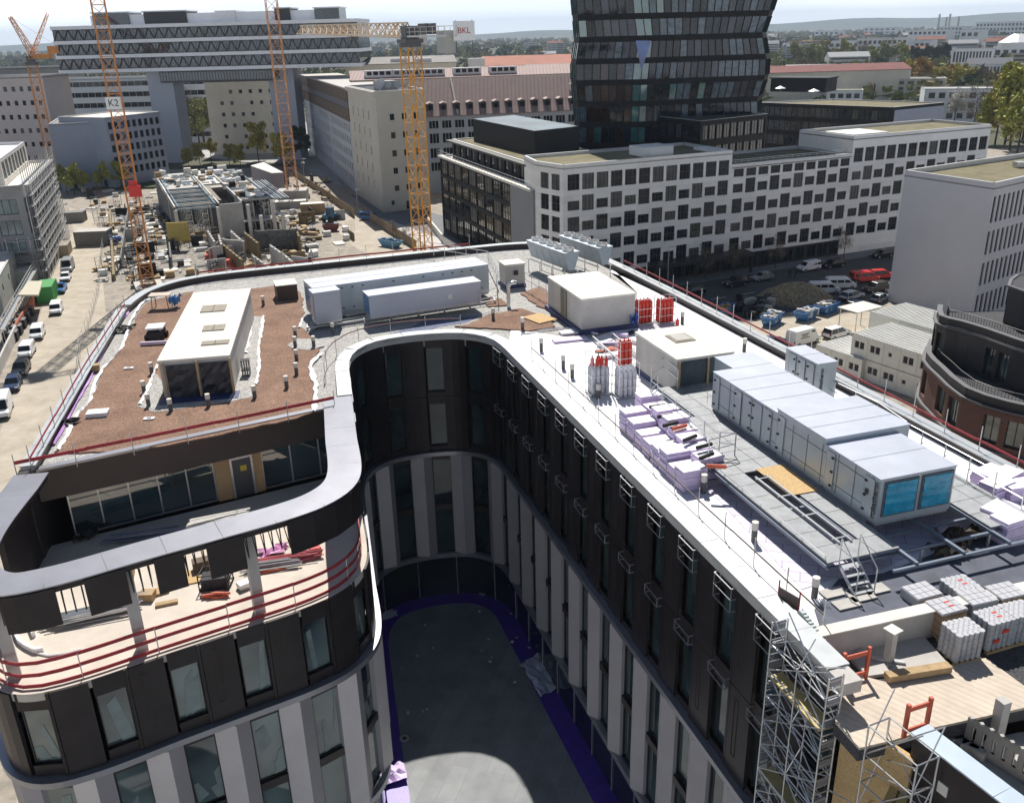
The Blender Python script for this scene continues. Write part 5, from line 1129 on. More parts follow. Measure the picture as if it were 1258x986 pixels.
# ---- site office containers on the right
contw=M('container cream white',(.74,.74,.68),.5,0,.6,.08); corr=M('ribbed container roof',(.62,.62,.58),.5,.1,1,.1,.4,kind='stripes',p=(.55,'X',.45))
def containers(a,b,dep,zt,nst,ncol,lab,skipf=None,rdir=None,cat='site container'):
    a=Vector(a[:2]);b=Vector(b[:2]);d=(b-a).normalized();n_=Vector((-d.y,d.x)); L_=(b-a).length; ang=math.atan2(d.y,d.x)
    t=thing('site_office',lab,cat,(a.x,a.y,0)); h=zt/nst; items=[]
    k=max(1,round(L_/2.45)); w=L_/k
    for s_ in range(nst):
        for i in range(k):
            p=a+d*i*w;q=a+d*(i+1)*w; m=MB(); z0=s_*h+.02;z1=(s_+1)*h-.06; ops=[] 
            if ncol: ops=[(w*.18,w*.18+.75,z0+1.0,z0+2.0),(w*.82-.75,w*.82,z0+1.0,z0+2.0)] if (i+s_)%4!=3 else [(w*.3,w*.3+.6,z0+1.2,z0+1.8)]
            m.wall(p+d*.02,q-d*.02,z0,z1,ops,.12); m.wall(q-d*.02,q-d*.02+n_*dep,z0,z1,[]); m.wall(p+d*.02+n_*dep,p+d*.02,z0,z1,[]); m.wall(q-d*.02+n_*dep,p+d*.02+n_*dep,z0,z1,[])
            m.sweep([p+d*.02,q-d*.02],-.03,.0,z1-.14,z1);m.sweep([p+d*.02,q-d*.02],-.03,.0,z0,z0+.12); m.sweep([p+d*.02,p+d*.14],-.025,.0,z0+.12,z1-.14)
            c=m.build('container_module',contw,t); 
            for o in ops: m=MB(); m.window(p+d*.02,q-d*.02,o,.08,1,1,.07); m.build('window',[wframe,wing],c)
    for i in range(k*3):
        pass
    m=MB(); m.prism([a,b,b+n_*dep,a+n_*dep],zt-.05,zt); 
    for i in range(int(L_/.42)):
        p=a+d*(i*.42+.1); m.sweep([p,p+n_*dep],-.07,.07,zt,zt+.09)
    m.build('roof',M('pale ribbed roof',(.60,.60,.57),.5,.1,1,.1),t)
    return t
a=P(1047.6,409,5.6);b=P(1134,436,5.6); dd=(b-a).normalized(); containers(a,a+dd*24,7.5,5.6,2,1,'nearest two-storey cream site office of stacked containers behind the outer parapet')
a=P(1003,423,2.8); containers(a,a+dd*7.5,6.5,2.8,1,1,'single-storey cream site container left of the nearest two-storey one')
a=P(1069,383,5.6); containers(a,a+dd*26,7.5,5.6,2,0,'farther two-storey cream site office against the grey block')
t=thing('canopy','white flat canopy on thin posts at the end of the farther site office','canopy',P(1058,400)); q=P(1057,377,3.6).to_2d(); m=MB(); m.box((q.x,q.y,3.5),(5.5,3.6,.15),math.atan2(dd.y,dd.x)+R(90)); m.build('roof',concl,t)
for u,v in ((-2.4,-1.5),(2.4,-1.5),(-2.4,1.5),(2.4,1.5)): m=MB(); ca,sa=math.cos(math.atan2(dd.y,dd.x)+R(90)),math.sin(math.atan2(dd.y,dd.x)+R(90)); m.bar((q.x+u*ca-v*sa,q.y+u*sa+v*ca,0),(q.x+u*ca-v*sa,q.y+u*sa+v*ca,3.5),.08); m.build('post',galv,t)
# ---- concrete tower block by the yellow crane, with its lower annexe
beige=M('beige render',(.60,.56,.48),.85,0,.2,.07); bluew=M('blue grey render',(.46,.49,.54),.85,0,.2,.06); pinkw=M('pale pink render',(.62,.54,.52),.85,0,.2,.05)
K=P(472,262).to_2d(); K1=P(540,253).to_2d(); K0=P(438,238).to_2d()
dK=(K1-K).normalized(); dL=(K0-K).normalized(); zt_=29.6
kt=thing('tower_block','beige square office tower with small windows and satellite dishes, behind the yellow crane','tower block',(K.x,K.y,0))
rows=[(5.2,6.6),(9.5,11),(13.8,15.3),(18.2,19.7),(22.6,24.1)]
block('t','','',[K0,K,K+dK*13.5,K+dK*13.5+dL*(K0-K).length],zt_,beige,dgravel,{0:grid(2.5,(K0-K).length-6,4,.9,[(z,z+2.2) for z in (5,9.3,13.6,18,22.3)]),1:grid(2.5,12.5,3,1.3,rows,2,1)+[(2.3,3.2,1.8,2.9),(6.5,7.4,.3,2.4)]},parent=kt,par=.4)
m=MB(); cl=[K0,K,K+dK*13.5]; m.sweep(cl,-.7,0,zt_-1.2,zt_-.1); m.build('cornice',beige,kt)
for k,(u,v,r_) in enumerate(((2.5,4,1.5),(5.5,7,.9),(7.5,3.5,1.1),(10,8,.8),(9,2,1.0))):
    q=K+dK*u+dL*v; c=Vector((q.x,q.y,zt_-.4)); t=thing('satellite_dish','grey satellite dish on the roof of the beige tower','satellite dish',c,'satellite dishes on the beige tower')
    m=MB(); ax=Vector((-.5+.3*k,-.7,.5)).normalized(); ct=c+Vector((0,0,r_+.5)); u1=ax.cross(Vector((0,0,1))).normalized();u2=ax.cross(u1); vs=[ct-ax*r_*.35]
    for rr,dp in ((.5,.26),(1,0)): vs+=[ct+(u1*math.cos(i*.5236)+u2*math.sin(i*.5236))*r_*rr-ax*r_*dp for i in range(12)]
    fs=[(0,1+i,1+(i+1)%12) for i in range(12)]+[(1+i,13+i,13+(i+1)%12,1+(i+1)%12) for i in range(12)]; m.add(vs,fs); m.build('reflector',M('dish grey',(.5,.5,.5),.5),t,True)
    m=MB(); m.bar(c,ct-ax*.2,.08); m.bar(ct-ax*r_*.3,ct+ax*r_*.7,.03); m.build('mast',galv,t)
m=MB(); q=K+dK*6+dL*12; m.box((q.x,q.y,zt_-.6),(5,4,2.4),math.atan2(dK.y,dK.x)); m.build('roof_house',concw,kt)
# annexe with brown-banded upper storeys running back along the street
at_=thing('annexe_office','long blue-grey office wing with brown-banded top storeys beside the beige tower','office building',(K0.x,K0.y,0))
L0=K0+dL*.2; far=P(366,172).to_2d(); dA=(far-L0).normalized(); La=min((far-L0).length,118)
E_=L0+dA*La; nA=Vector((dA.y,-dA.x)) 
rowsA=[(2.5,4.7),(6.3,8.3),(9.9,11.9),(13.5,15.5),(17.0,19)]
def annex_ops():
    return grid(1,La-1,26,2.6,rowsA,2,1,lambda i,r_:i in(7,8,16))
m_t=block('a','','',[E_,L0,L0+nA*14,E_+nA*14],20.0,bluew,dgravel,{0:annex_ops()},parent=at_,wmats=[wframe,wing],par=.01)
brown=M('brown cladding bands',(.16,.115,.085),.7,0,.5,.15,kind='stripes',p=(.35,'DIAGONAL',.6))
m=MB(); m.prism([E_-nA*.3,L0-nA*.3,L0+nA*14,E_+nA*14],20.1,23.3); m.build('upper_storey',brown,at_)
m=MB(); m.prism([E_-nA*.1,L0-nA*.1,L0+nA*14,E_+nA*14],23.3,25.2); m.build('window_band',M('band grey',(.14,.14,.16),.4,0,.4,.3),at_)
m=MB(); m.prism([E_-nA*.3,L0-nA*.3,L0+nA*14,E_+nA*14],25.2,28.6); m.build('upper_storey',brown,at_)
m=MB(); m.prism([E_-nA*.5,L0-nA*.5,L0+nA*14.2,E_+nA*14.2],28.6,29.0); m.build('roof',concw,at_)
# ---- long hall with pinkish ribbed roof and dormers
rt=M('pink grey ribbed roof',(.33,.235,.215),.8,0,.5,.08,.4,kind='stripes',p=(.28,'X',.72)); tile=M('red clay tiles',(.34,.13,.085),.85,0,.15,.15); greyr=M('grey old roof',(.25,.24,.23),.9,0,.3,.15)
def hall(name,label,x0,x1,Y0,Y1,ye0,ye1,yr0,yr1,ze,rise_back,wm,rm,wins=None,depth=None):
    """gabled hall: eave line seen between two sight lines at depth Y, ridge behind it"""
    a=PY(x0,ye0,Y0);b=PY(x1,ye1,Y1); dep=depth or 16; d=(b-a); d.z=0; L_=d.length; d.normalize(); n_=Vector((-d.y,d.x,0)); za=(a.z+b.z)/2; q=PY((x0+x1)/2,(yr0+yr1)/2,(a.y+b.y)/2+dep/2); zr=q.z
    t=thing(name,label,'hall',(a.x,a.y,0)); A_=a.to_2d();B_=b.to_2d();n2=n_.to_2d(); m=MB(); ops=wins(L_,za) if wins else []
    m.wall(A_,B_,0,za,ops,.3); m.wall(B_,B_+n2*dep,0,za,[]); m.wall(B_+n2*dep,A_+n2*dep,0,za,[]); m.wall(A_+n2*dep,A_,0,za,[])
    for e in (A_,B_): m.add([(e.x,e.y,za),(e.x+n2.x*dep,e.y+n2.y*dep,za),(e.x+n2.x*dep/2,e.y+n2.y*dep/2,zr-.1)],[(0,1,2)])
    m.build('wall',wm,t); m=MB()
    for s_,(o0,o1) in enumerate(((-.6,dep/2),(dep+.6,dep/2))):
        p=[A_-d.to_2d()*.4+n2*o0,B_+d.to_2d()*.4+n2*o0,B_+d.to_2d()*.4+n2*o1,A_-d.to_2d()*.4+n2*o1]; z=[za,za,zr,zr]; th=.25
        if s_: p=p[::-1];z=z[::-1]
        vs=[(q_.x,q_.y,z_) for q_,z_ in zip(p,z)]+[(q_.x,q_.y,z_-th) for q_,z_ in zip(p,z)]; m.add(vs,[(0,1,2,3),(7,6,5,4),(0,4,5,1),(1,5,6,2),(2,6,7,3),(3,7,4,0)])
    rf=m.build('roof',rm,t); it=[]
    for o in ops: k=MB(); k.window(A_,B_,o,.25,o[4],o[5],.1); u=A_+d.to_2d()*o[0]; it.append((k,(u.x,u.y,o[2])))
    if it: part_set(it,'window',[wframe,wing],t,80)
    return t,rf,A_,d.to_2d(),n2,za,zr,L_,dep
t,rf,A_,d_,n2_,za,zr,L_,dp=hall('gabled_hall','long office hall with pinkish ribbed roof and a row of small dormers behind the crane','',0,0,0,0,0,0,0,0,0,0,0) if 0 else hall('gabled_hall','long office hall with pinkish ribbed roof and a row of small dormers behind the crane',520,760,262,275,144,132,97,92,0,0,bluew,rt,lambda L,z:grid(1,L-1,15,2.8,[(z-3.4,z-1.2),(z-7.4,z-4.6),(z-11.4,z-8.6),(z-15,z-12.5)],3,1),18)
for k in range(15):
    u=L_*(k+.6)/15.2; o=2.0; zb=za+(zr-za)*(o/ (dp/2)); q=A_+d_*u+n2_*(o-.3); m=MB(); ang=math.atan2(d_.y,d_.x)
    m.box((q.x,q.y,zb-.9),(1.7,1.5,2.1),ang); 
    a=q-d_*1.05-n2_*.95; b=q+d_*1.05-n2_*.95; m.add([(a.x,a.y,zb+1.15),(b.x,b.y,zb+1.15),((a.x+b.x)/2,(a.y+b.y)/2,zb+1.6),(a.x+n2_.x*2.4,a.y+n2_.y*2.4,zb+1.3),(b.x+n2_.x*2.4,b.y+n2_.y*2.4,zb+1.3),((a.x+b.x)/2+n2_.x*2.4,(a.y+b.y)/2+n2_.y*2.4,zb+1.75)],[(0,1,2),(0,2,5,3),(2,1,4,5)],1)
    dm=m.build('dormer',[M('dormer dark',(.05,.045,.05),.6),M('dormer roof',(.35,.27,.25),.7)],rf); m=MB(); q2=q-n2_*.77; m.box((q2.x,q2.y,zb-.4),(1.0,.05,1.1),ang); m.build('window',wing,dm)
for u in (.17,): a=A_+d_*L_*u; m=MB(); m.bar((a.x,a.y,za+.3),(a.x+n2_.x*dp/2,a.y+n2_.y*dp/2,zr+.3),.3); m.build('fire_wall',concl,t)
q=A_+d_*L_*.82+n2_*6.5; m=MB(); m.box((q.x,q.y,zr-3),(1.0,1.0,3.4),0); m.build('chimney',M('chimney brick',(.15,.09,.07),.9),t)
q=A_+d_*L_*.78+n2_*5; m=MB(); m.box((q.x,q.y,zr-2.6),(1.8,1.4,.5),0); m.build('skylight',wframe,t)
# second roof behind with shed dormers
t,rf,A_,d_,n2_,za,zr,L_,dp=hall('gabled_hall','second pinkish hall roof with wide white shed dormers behind the dormered one',432,760,300,315,99,88,84,80,0,0,beige,rt,None,20)
for k in range(5):
    u=L_*(.29+.135*k) if k<3 else L_*(.1+.1*(k-3)); zb=za+(zr-za)*.45; q=A_+d_*u+n2_*3.4; m=MB(); ang=math.atan2(d_.y,d_.x); m.box((q.x,q.y,zb-.8),(9,3,2.3),ang); dm=m.build('dormer',wframe,rf)
    for i in range(4): q2=q+d_*((i-1.5)*2.0)-n2_*1.53; m=MB(); m.box((q2.x,q2.y,zb+.1),(1.5,.05,1.1),ang); m.build('window',wing,dm)
hall('gabled_hall','low grey-roofed hall beyond the pinkish roofs, left part',424,560,345,350,80,76,70,69,0,0,beige,greyr,None,26)
hall('gabled_hall','low grey-roofed hall beyond the pinkish roofs, beside the dark tower',650,800,330,335,86,82,78,76,0,0,beige,greyr,None,16)
hall('gabled_hall','bright red clay roof hall beyond the grey roofs',596,800,365,370,80,77,68,65,0,0,beige,tile,None,30)
hall('gabled_hall','far long red roof hall right of the dark tower',896,1120,520,530,94,82,83,76,0,0,beige,M('dark red roof',(.20,.07,.06),.85,0,.15,.12),None,20)
for x,l in ((490,'left one'),(520,'middle one'),(585,'right one')): q=PY(x,76,352); m=MB(); m.box((q.x,q.y,q.z-2),(6,4,3.2),.1); one(m,'roof_vent_house',wframe,'pale ventilation house on the grey hall roofs, '+l,'roof vent')
# ---- bridge-like office slab on two towers
med_w=M('white band',(.80,.81,.84),.5,0,.4,.05); truss_m=M('dark truss steel',(.035,.037,.042),.5)
mA=PY(69,62,345);mB_=PY(441,57,340); md=Vector((mB_.x-mA.x,mB_.y-mA.y)).normalized(); mn=Vector((-md.y,md.x)); ML=(Vector((mB_.x,mB_.y))-Vector((mA.x,mA.y))).length; m0=Vector((mA.x,mA.y))
mt=thing('bridge_office','long horizontal glass office slab with trusses carried high on two grey towers','office building',(m0.x,m0.y,0))
zs=[33.0,37.8,42.6,47.4]; mdep=22
for z in zs:
    m=MB(); m.prism([m0-mn*.6-md*.4,m0+md*(ML+.4)-mn*.6,m0+md*(ML+.4)+mn*mdep,m0-md*.4+mn*mdep],z-.55,z+.6); m.build('floor_slab',med_w,mt)
for z in zs[:3]:
    m=MB(); m.prism([m0,m0+md*ML,m0+md*ML+mn*(mdep-.6),m0+mn*(mdep-.6)],z+.6,z+4.25); m.build('glazing',glass('bridge glass',(.02,.03,.042),.06,1.6,.12,1.2),mt)
    n=30; m=MB()
    for k in range(n):
        a=m0+md*ML*k/n-mn*.25;b=m0+md*ML*(k+.5)/n-mn*.25;c=m0+md*ML*(k+1)/n-mn*.25
        m.bar((a.x,a.y,z+.6),(b.x,b.y,z+4.25),.16);m.bar((b.x,b.y,z+4.25),(c.x,c.y,z+.6),.16)
    for k in range(n*3): a=m0+md*ML*k/(n*3)-mn*.04; m.bar((a.x,a.y,z+.6),(a.x,a.y,z+4.25),.05)
    for zz in (z+.75,z+4.1): a=m0-mn*.25;b=m0+md*ML-mn*.25; m.bar((a.x,a.y,zz),(b.x,b.y,zz),.18)
    m.build('truss',truss_m,mt)
u0=ML*.33;u1=ML*.71; m=MB(); m.prism([m0+md*u0+mn*.5,m0+md*u1+mn*.5,m0+md*u1+mn*18,m0+md*u0+mn*18],28.9,32.4); m.build('glazing',MATS['bridge glass'],mt)
m=MB()
for z in (28.9,32.3): m.sweep([m0+md*u0,m0+md*u1],.1,.5,z-.4,z+.15)
for k in range(40): a=m0+md*(u0+(u1-u0)*k/39)+mn*.4; m.bar((a.x,a.y,28.9),(a.x,a.y,32.4),.09)
m.build('hung_storey_frame',truss_m,mt)
m=MB(); m.prism([m0+md*ML*.12+mn*3,m0+md*ML*.93+mn*3,m0+md*ML*.93+mn*16,m0+md*ML*.12+mn*16],48.0,51.2); m.build('roof_storey',med_w,mt)
for a,b,h in ((.13,.25,51.9),(.30,.44,51.9),(.73,.78,51.9),(.86,.94,51.6),(.54,.60,51.3)): m=MB(); m.prism([m0+md*ML*a+mn*2.4,m0+md*ML*b+mn*2.4,m0+md*ML*b+mn*14,m0+md*ML*a+mn*14],48.0,h); m.build('roof_pavilion',MATS['bridge glass'] if a in(.13,.86) else truss_m if a in (.30,.73) else med_w,mt); m=MB(); m.prism([m0+md*(ML*a-.5)+mn*2,m0+md*(ML*b+.5)+mn*2,m0+md*(ML*b+.5)+mn*14.2,m0+md*(ML*a-.5)+mn*14.2],h,h+.4); m.build('pavilion_roof',med_w,mt)
pyl=M('grey concrete tower',(.44,.47,.55),.85,0,.1,.04)
for (xa,xb,yb) in ((181,218,205),(330,367,195)):
    q0=P(xa+30 if xa<300 else 340,207 if xa<300 else 196).to_2d(); a=PY(xa,100,m0.y+4);b=PY(xb-6,100,m0.y+4); m=MB(); aa=Vector((a.x,a.y));bb=Vector((b.x,b.y)); m.prism([aa,bb,bb+mn*10,aa+mn*10],0,32.4); m.build('support_tower',pyl,mt)
# ---- beige hall between and behind the towers, and offices at far left
def face_block(name,label,cat,x0,x1,Y0,Y1,yt0,yt1,dep,wm,rm,fn,**k):
    a=PY(x0,yt0,Y0);b=PY(x1,yt1,Y1); z=(a.z+b.z)/2; A_=Vector((a.x,a.y));B_=Vector((b.x,b.y)); d=(B_-A_).normalized(); n_=Vector((-d.y,d.x)); L=(B_-A_).length
    return block(name,label,cat,[A_,B_,B_+n_*dep,A_+n_*dep],z,wm,rm,{0:fn(L,z)},**k)
face_block('beige_block','tall beige block with few small square windows seen under the bridge office','office building',250,346,372,372,98,98,20,beige,greyr,lambda L,z:grid(4,L-3,6,1.3,[(z-5-4.2*i,z-3.6-4.2*i) for i in range(6)],1,1,lambda i,r_:(i*3+r_)%7==0))
face_block('banded_office','long white and dark banded office behind the left support tower','office building',50,260,420,420,92,98,16,M('pale band render',(.66,.68,.72),.8,0,.2,.05),greyr,lambda L,z:grid(1,L-1,24,2.9,[(z-3.6-4.4*i,z-1.6-4.4*i) for i in range(6)],2,1))
face_block('pink_block','pale pinkish block with tiny square windows at the far left','office building',-40,52,330,330,92,96,20,pinkw,greyr,lambda L,z:grid(2,L-1,8,1.2,[(z-5-4.6*i,z-3.4-4.6*i) for i in range(6)],1,1))
face_block('grey_roofed_hall','low dark-roofed hall at the far left horizon','hall',-30,80,470,470,84,82,20,greyr,M('dark roof',(.12,.11,.11),.9),lambda L,z:[])
face_block('blue_grey_block','windowless blue-grey low block behind the row of young trees','office building',60,128,285,290,157,145,26,M('blue grey wall',(.28,.31,.39),.85,0,.15,.06),greyr,lambda L,z:[],par=.3)
face_block('blue_grey_office','low blue-grey office with window rows beside the left support tower','office building',128,196,286,306,146,136,20,MATS['blue grey wall'],concl,lambda L,z:grid(.5,L-.5,9,1.5,[(z-3.6-3.4*i,z-1.5-3.4*i) for i in range(5)],1,1),par=.3)
# ---- black office with glazed gallery, left of the white office
bl=M('black cladding',(.010,.010,.012),.6,0,.5,.3,spec=.25); bgl=glass('black office glass',(.02,.022,.02),.06,1.9,.3,1.0)
bA=Vector((-14.8,208.75)); bB=wc1+Vector((-.5,.6)); bd=(bB-bA).normalized(); bn=Vector((-bd.y,bd.x)); bL=(bB-bA).length
bt_=thing('black_office','black glazed office with gallery railing and big black roof box beside the white office','office building',(bA.x,bA.y,0))
gl_end=bL*.80
rowsB=[(.8,5.0),(5.8,8.8),(9.6,12.4),(13.2,16.2)]
block('b','','',[bA,bA+bd*gl_end,bA+bd*gl_end+bn*22,bA+bn*22],17.0,bl,concw,{0:grid(.3,gl_end-.3,9,gl_end/9.6,rowsB,3,2)},[M('black gallery frame',(.02,.02,.018),.4),bgl],parent=bt_,par=.3)
m=MB(); m.prism([bA+bd*gl_end,bB,bB+bn*18,bA+bd*gl_end+bn*18],0,16.95); m.build('blank_wall',M('mid grey render',(.24,.25,.26),.8,0,.3,.06),bt_)
m=MB(); m.sweep([bA,bA+bd*bL*.99],-.5,.6,16.7,17.1); m.build('gallery_slab',concl,bt_)
m=MB()
for k in range(30): a=bA+bd*(bL*k/30)-bn*.35; m.bar((a.x,a.y,17.1),(a.x,a.y,18.2),.035)
for h in (17.6,18.2): a=bA-bn*.35;b=bA+bd*bL*.98-bn*.35; m.bar((a.x,a.y,h),(b.x,b.y,h),.04)
m.build('railing',galv,bt_)
o2=bA+bn*2.6+bd*1.5; oe=bA+bn*2.6+bd*bL*.97
block('b','','',[o2,oe,oe+bn*17,o2+bn*17],20.5,bl,moss,{0:grid(.3,(oe-o2).length-.3,13,1.9,[(17.3,19.7)],1,1)},[MATS['black gallery frame'],wing],parent=bt_,par=.15)
m=MB(); m.sweep([o2,oe],-1.4,.2,20.1,20.45); m.build('roof_overhang',M('dark olive edge',(.06,.06,.045),.6),bt_)
rA=P(582,172,20.5).to_2d();rB=P(657,191,20.5).to_2d();rd_=(rB-rA).normalized(); rC=P(712,184,20.5).to_2d()
cc_=(rA+rC)/2; m=MB(); m.prism([cc_+(q-cc_)*1.25 for q in (rA,rB,rC,rC+(rA-rB))],0,20.3); m.build('rear_wing',bl,bt_)
m=MB(); m.prism([rA,rB,rC,rC+(rA-rB)],20.4,24.9); m.build('roof_box',bl,bt_); m=MB(); cc_=(rA+rC)/2; m.prism([rA+(cc_-rA)*.01,rB+(cc_-rB)*.01,rC+(cc_-rC)*.01,rC+(rA-rB)+(cc_-rC-(rA-rB))*.01],24.9,24.96); m.build('roof_box_top',M('wet dark roof',(.10,.14,.16),.35,0,.15,.5),bt_)
# ================================================ black glass tower and its black neighbours
twg=glass('tower glass',(.006,.010,.014),.04,1.42,.5,1.6); teal=glass('teal edge glass',(.03,.12,.12),.05,1.9,.4,.5); brg=glass('red brown tower glass',(.03,.013,.012),.1,1.5,.3,.5)
TY=205; lev=lambda y,x:PY(x,y,TY)
Lp=[(lev(190,711).z,lev(190,711).x),(lev(148,712).z,lev(148,712).x),(lev(86,706.5).z,lev(86,706.5).x),(lev(48,712).z,lev(48,712).x),(lev(0,708).z,lev(0,708).x),(lev(0,708).z+18,lev(0,708).x-3),(95,lev(0,708).x+1)]
Rp=[(lev(190,936).z,lev(190,936).x),(lev(125,934).z,lev(125,934).x),(lev(84,947).z,lev(84,947).x),(lev(41,940).z,lev(41,940).x),(lev(0,954).z,lev(0,954).x),(lev(0,954).z+9,lev(0,954).x+2),(95,lev(0,954).x-3)]
Sp=[(0,lev(90,782).x),(lev(95,786).z,lev(95,786).x),(lev(48,792).z,lev(48,792).x),(lev(0,786).z,lev(0,786).x),(95,lev(0,780).x)]
def itp(t,z):
    if z<=t[0][0]:return t[0][1]
    for (a,b),(c,d) in zip(t,t[1:]):
        if z<=c: return b+(d-b)*(z-a)/max(1e-6,c-a)
    return t[-1][1]
def tring(z):
    xl,xs,xr=itp(Lp,z)-.6,itp(Sp,z),itp(Rp,z)+2.6; e=2.4
    return [Vector((xl-.0,TY+7,z)),Vector((xl+e*.3,TY+1.5,z)),Vector((xs,TY-1.5,z)),Vector((xr-e,TY+3.2,z)),Vector((xr,TY+9,z)),Vector((xr-4,TY+34,z)),Vector((xl+4,TY+34,z))]
tt=thing('glass_tower','tall black glass tower with kinked facets, cut off by the top of the picture','tower',(40,TY+15,0))
H_=4.32; z=2.0; st=0; mats_t=[twg,teal,brg,glass('tower violet glass',(.015,.018,.035),.06,1.5,.4,.8),glass('tower blue curtain glass',(.07,.10,.13),.08,1.5,1.2,.6)]
random.seed(9)
while z<92:
    r0=tring(z);r1=tring(z+3.15);r2=tring(z+H_); m=MB(); n=7
    for i in range(n):
        a,b,c,d=r0[i],r0[(i+1)%n],r1[(i+1)%n],r1[i]; k=max(1,int((b-a).length/1.55))
        for j in range(k):
            p=a.lerp(b,j/k);q=a.lerp(b,(j+1)/k);r_=d.lerp(c,(j+1)/k);s_=d.lerp(c,j/k); w=Vector((random.uniform(-.02,.02),random.uniform(-.06,.06),0))
            mi=1 if i in(0,3) and random.random()<.8 else (2 if i==1 and 8<z<34 and random.random()<.5 else (3 if random.random()<.25 else (4 if random.random()<(.38 if i==2 and z>24 else .10) else (1 if random.random()<.07 else 0)))); 
            if i in (1,2) and abs(j-(k-1 if i==1 else 0))<1: mi=1
            m.add([p+w,q,r_,s_+w],[(0,1,2,3)],mi)
    m.build('glazing',mats_t,tt)
    m=MB()
    for i in range(n):
        a,b,c,d=r1[i],r1[(i+1)%n],r2[(i+1)%n],r2[i]; m.quad(a,b,c,d); 
        e=(b-a).normalized(); nn=Vector((e.y,-e.x,0))*.18; k=max(1,int((r0[(i+1)%n]-r0[i]).length/1.55))
        m.quad(a+nn*.2,b+nn*.2,b+Vector((0,0,.3))+nn*.2,a+Vector((0,0,.3))+nn*.2)
        for j in range(k+1): p=r0[i].lerp(r0[(i+1)%n],j/k)+nn*.4; q=r1[i].lerp(r1[(i+1)%n],j/k)+nn*.4; m.bar(p,q,.09)
    m.build('spandrel_and_mullions',bl,tt); z+=H_; st+=1
m=MB(); a,b,c=PY(781,50,TY-2.6),PY(800,50,TY-2.6),PY(788,88,TY-2.6); m.add([a,b,c],[(2,1,0)]); m.add([a+Vector((0,.15,0)),b+Vector((0,.15,0)),c+Vector((0,.15,0))],[(0,1,2)]); m.build('blue_reflection',glass('blue painted reflection',(.02,.08,.30),.1,1.6),tt)  # blue triangle set on the spine to imitate a reflection in the glass
rl=M('black roof deck',(.06,.07,.06),.9,0,.3,.4); BM=[MATS['black gallery frame'],glass('paler black office glass',(.03,.036,.042),.06,1.7,.35,1.1)]  # slightly paler, greyer glass for the black offices by the tower
q0,q1,q2=[P(x,y,24.5).to_2d() for x,y in ((781,140),(861,149),(943,140))]
block('black_low_office','black low office with a dark roof terrace right at the foot of the glass tower','office building',[q0,q1,q2,q2+(q0-q1)],24.5,bl,rl,{0:grid(.5,(q1-q0).length-.5,8,2.2,[(z,z+2.9) for z in (8,12.2,16.4,20.6)],2,1),1:grid(.5,(q2-q1).length-.5,9,2.0,[(z,z+2.9) for z in (8,12.2,16.4,20.6)],2,1)},BM,par=.2,cap=70)
q0,q1=[P(x,y,20.5).to_2d() for x,y in ((706,166),(790,164))]; d_=(q1-q0).normalized(); 
block('black_low_office','lower black office wing with a pale terrace edge left of the glass tower foot','office building',[q0,q1,q1+Vector((-d_.y,d_.x))*14,q0+Vector((-d_.y,d_.x))*14],20.5,bl,concw,{0:grid(.4,(q1-q0).length-.4,8,1.7,[(8.4,11.2),(12.4,15.3),(16.5,19.4)],2,1)},BM,par=.2)
q0,q1,q2=[P(x,y,20).to_2d() for x,y in ((930,126),(1098,132),(1160,126))]
block('black_court_office','black office with a planted roof and blank grey end wall behind the white office','office building',[q0,q1,q2,q2+(q0-q1)*.8],20.0,bl,moss,{0:grid(.5,(q1-q0).length-.5,22,1.9,[(3.5,6.5),(7.8,10.8),(12.0,15),(16.2,19)],2,1)},BM,par=.3,cap=88)
m=MB(); m.sweep([q1+(q2-q1)*.03,q2],-.06,-.02,0,19.4); e=m.build('x',MATS['blue grey wall'],None); bpy.data.objects.remove(e)
m=MB(); m.sweep([q1+(q2-q1)*.02,q2],-.3,-.01,0,19.2); one(m,'end_wall',MATS['blue grey wall'],'blank grey-blue end wall slab of the black planted-roof office','wall')
a=P(946,112,20).to_2d();b=P(1014,113,20).to_2d(); d_=(b-a).normalized(); n_=Vector((-d_.y,d_.x)); m=MB(); m.prism([a,b,b+n_*12,a+n_*12],19.8,24.3); m.prism([a-d_*.5-n_*.5,b+d_*.5-n_*.5,b+d_*.5+n_*12,a-d_*.5+n_*12],24.3,24.7); one(m,'roof_box',bl,'black roof house on the planted black office','roof house')
for (x,y,l) in ((958,117,'left'),(999,121,'right')):
    c=P(x,y,20.0); t=thing('parasol',l+'-hand open white parasol on the black office terrace','parasol',c); m=MB(); m.bar(c,c+Vector((0,0,2.4)),.05); m.build('pole',galv,t); m=MB(); m.bar(c+Vector((0,0,2.2)),c+Vector((0,0,3.0)),1.9,8,0,.1); m.build('canopy',white_m,t)
# ================================================ the city to the right and beyond
cw=M('city white render',(.74,.75,.77),.8,0,.3,.08); cgl=M('city dark glazing',(.04,.05,.065),.3,0,.5,.4)
def city(name,label,x0,x1,yt0,yt1,yb,ncol,nrow,wm,rm,dep=14,ww=None,cat='building',hh=.55,yb1=None,cap=60):
    A_=P(x0,yb,0).to_2d();B_=P(x1,yb if yb1 is None else yb1,0).to_2d(); z=(PY(x0,yt0,A_.y).z+PY(x1,yt1,B_.y).z)/2; d=(B_-A_).normalized(); n_=Vector((-d.y,d.x)); L=(B_-A_).length; s_=z/(nrow+.3)
    return block(name,label,cat,[A_,B_,B_+n_*dep,A_+n_*dep],z,wm,rm,{0:grid(1,L-1,ncol,ww or L/ncol*.6,[(s_*(i+.35),s_*(i+.35+hh)) for i in range(nrow)],1,1)},[winf,cgl],par=.3,cap=cap)
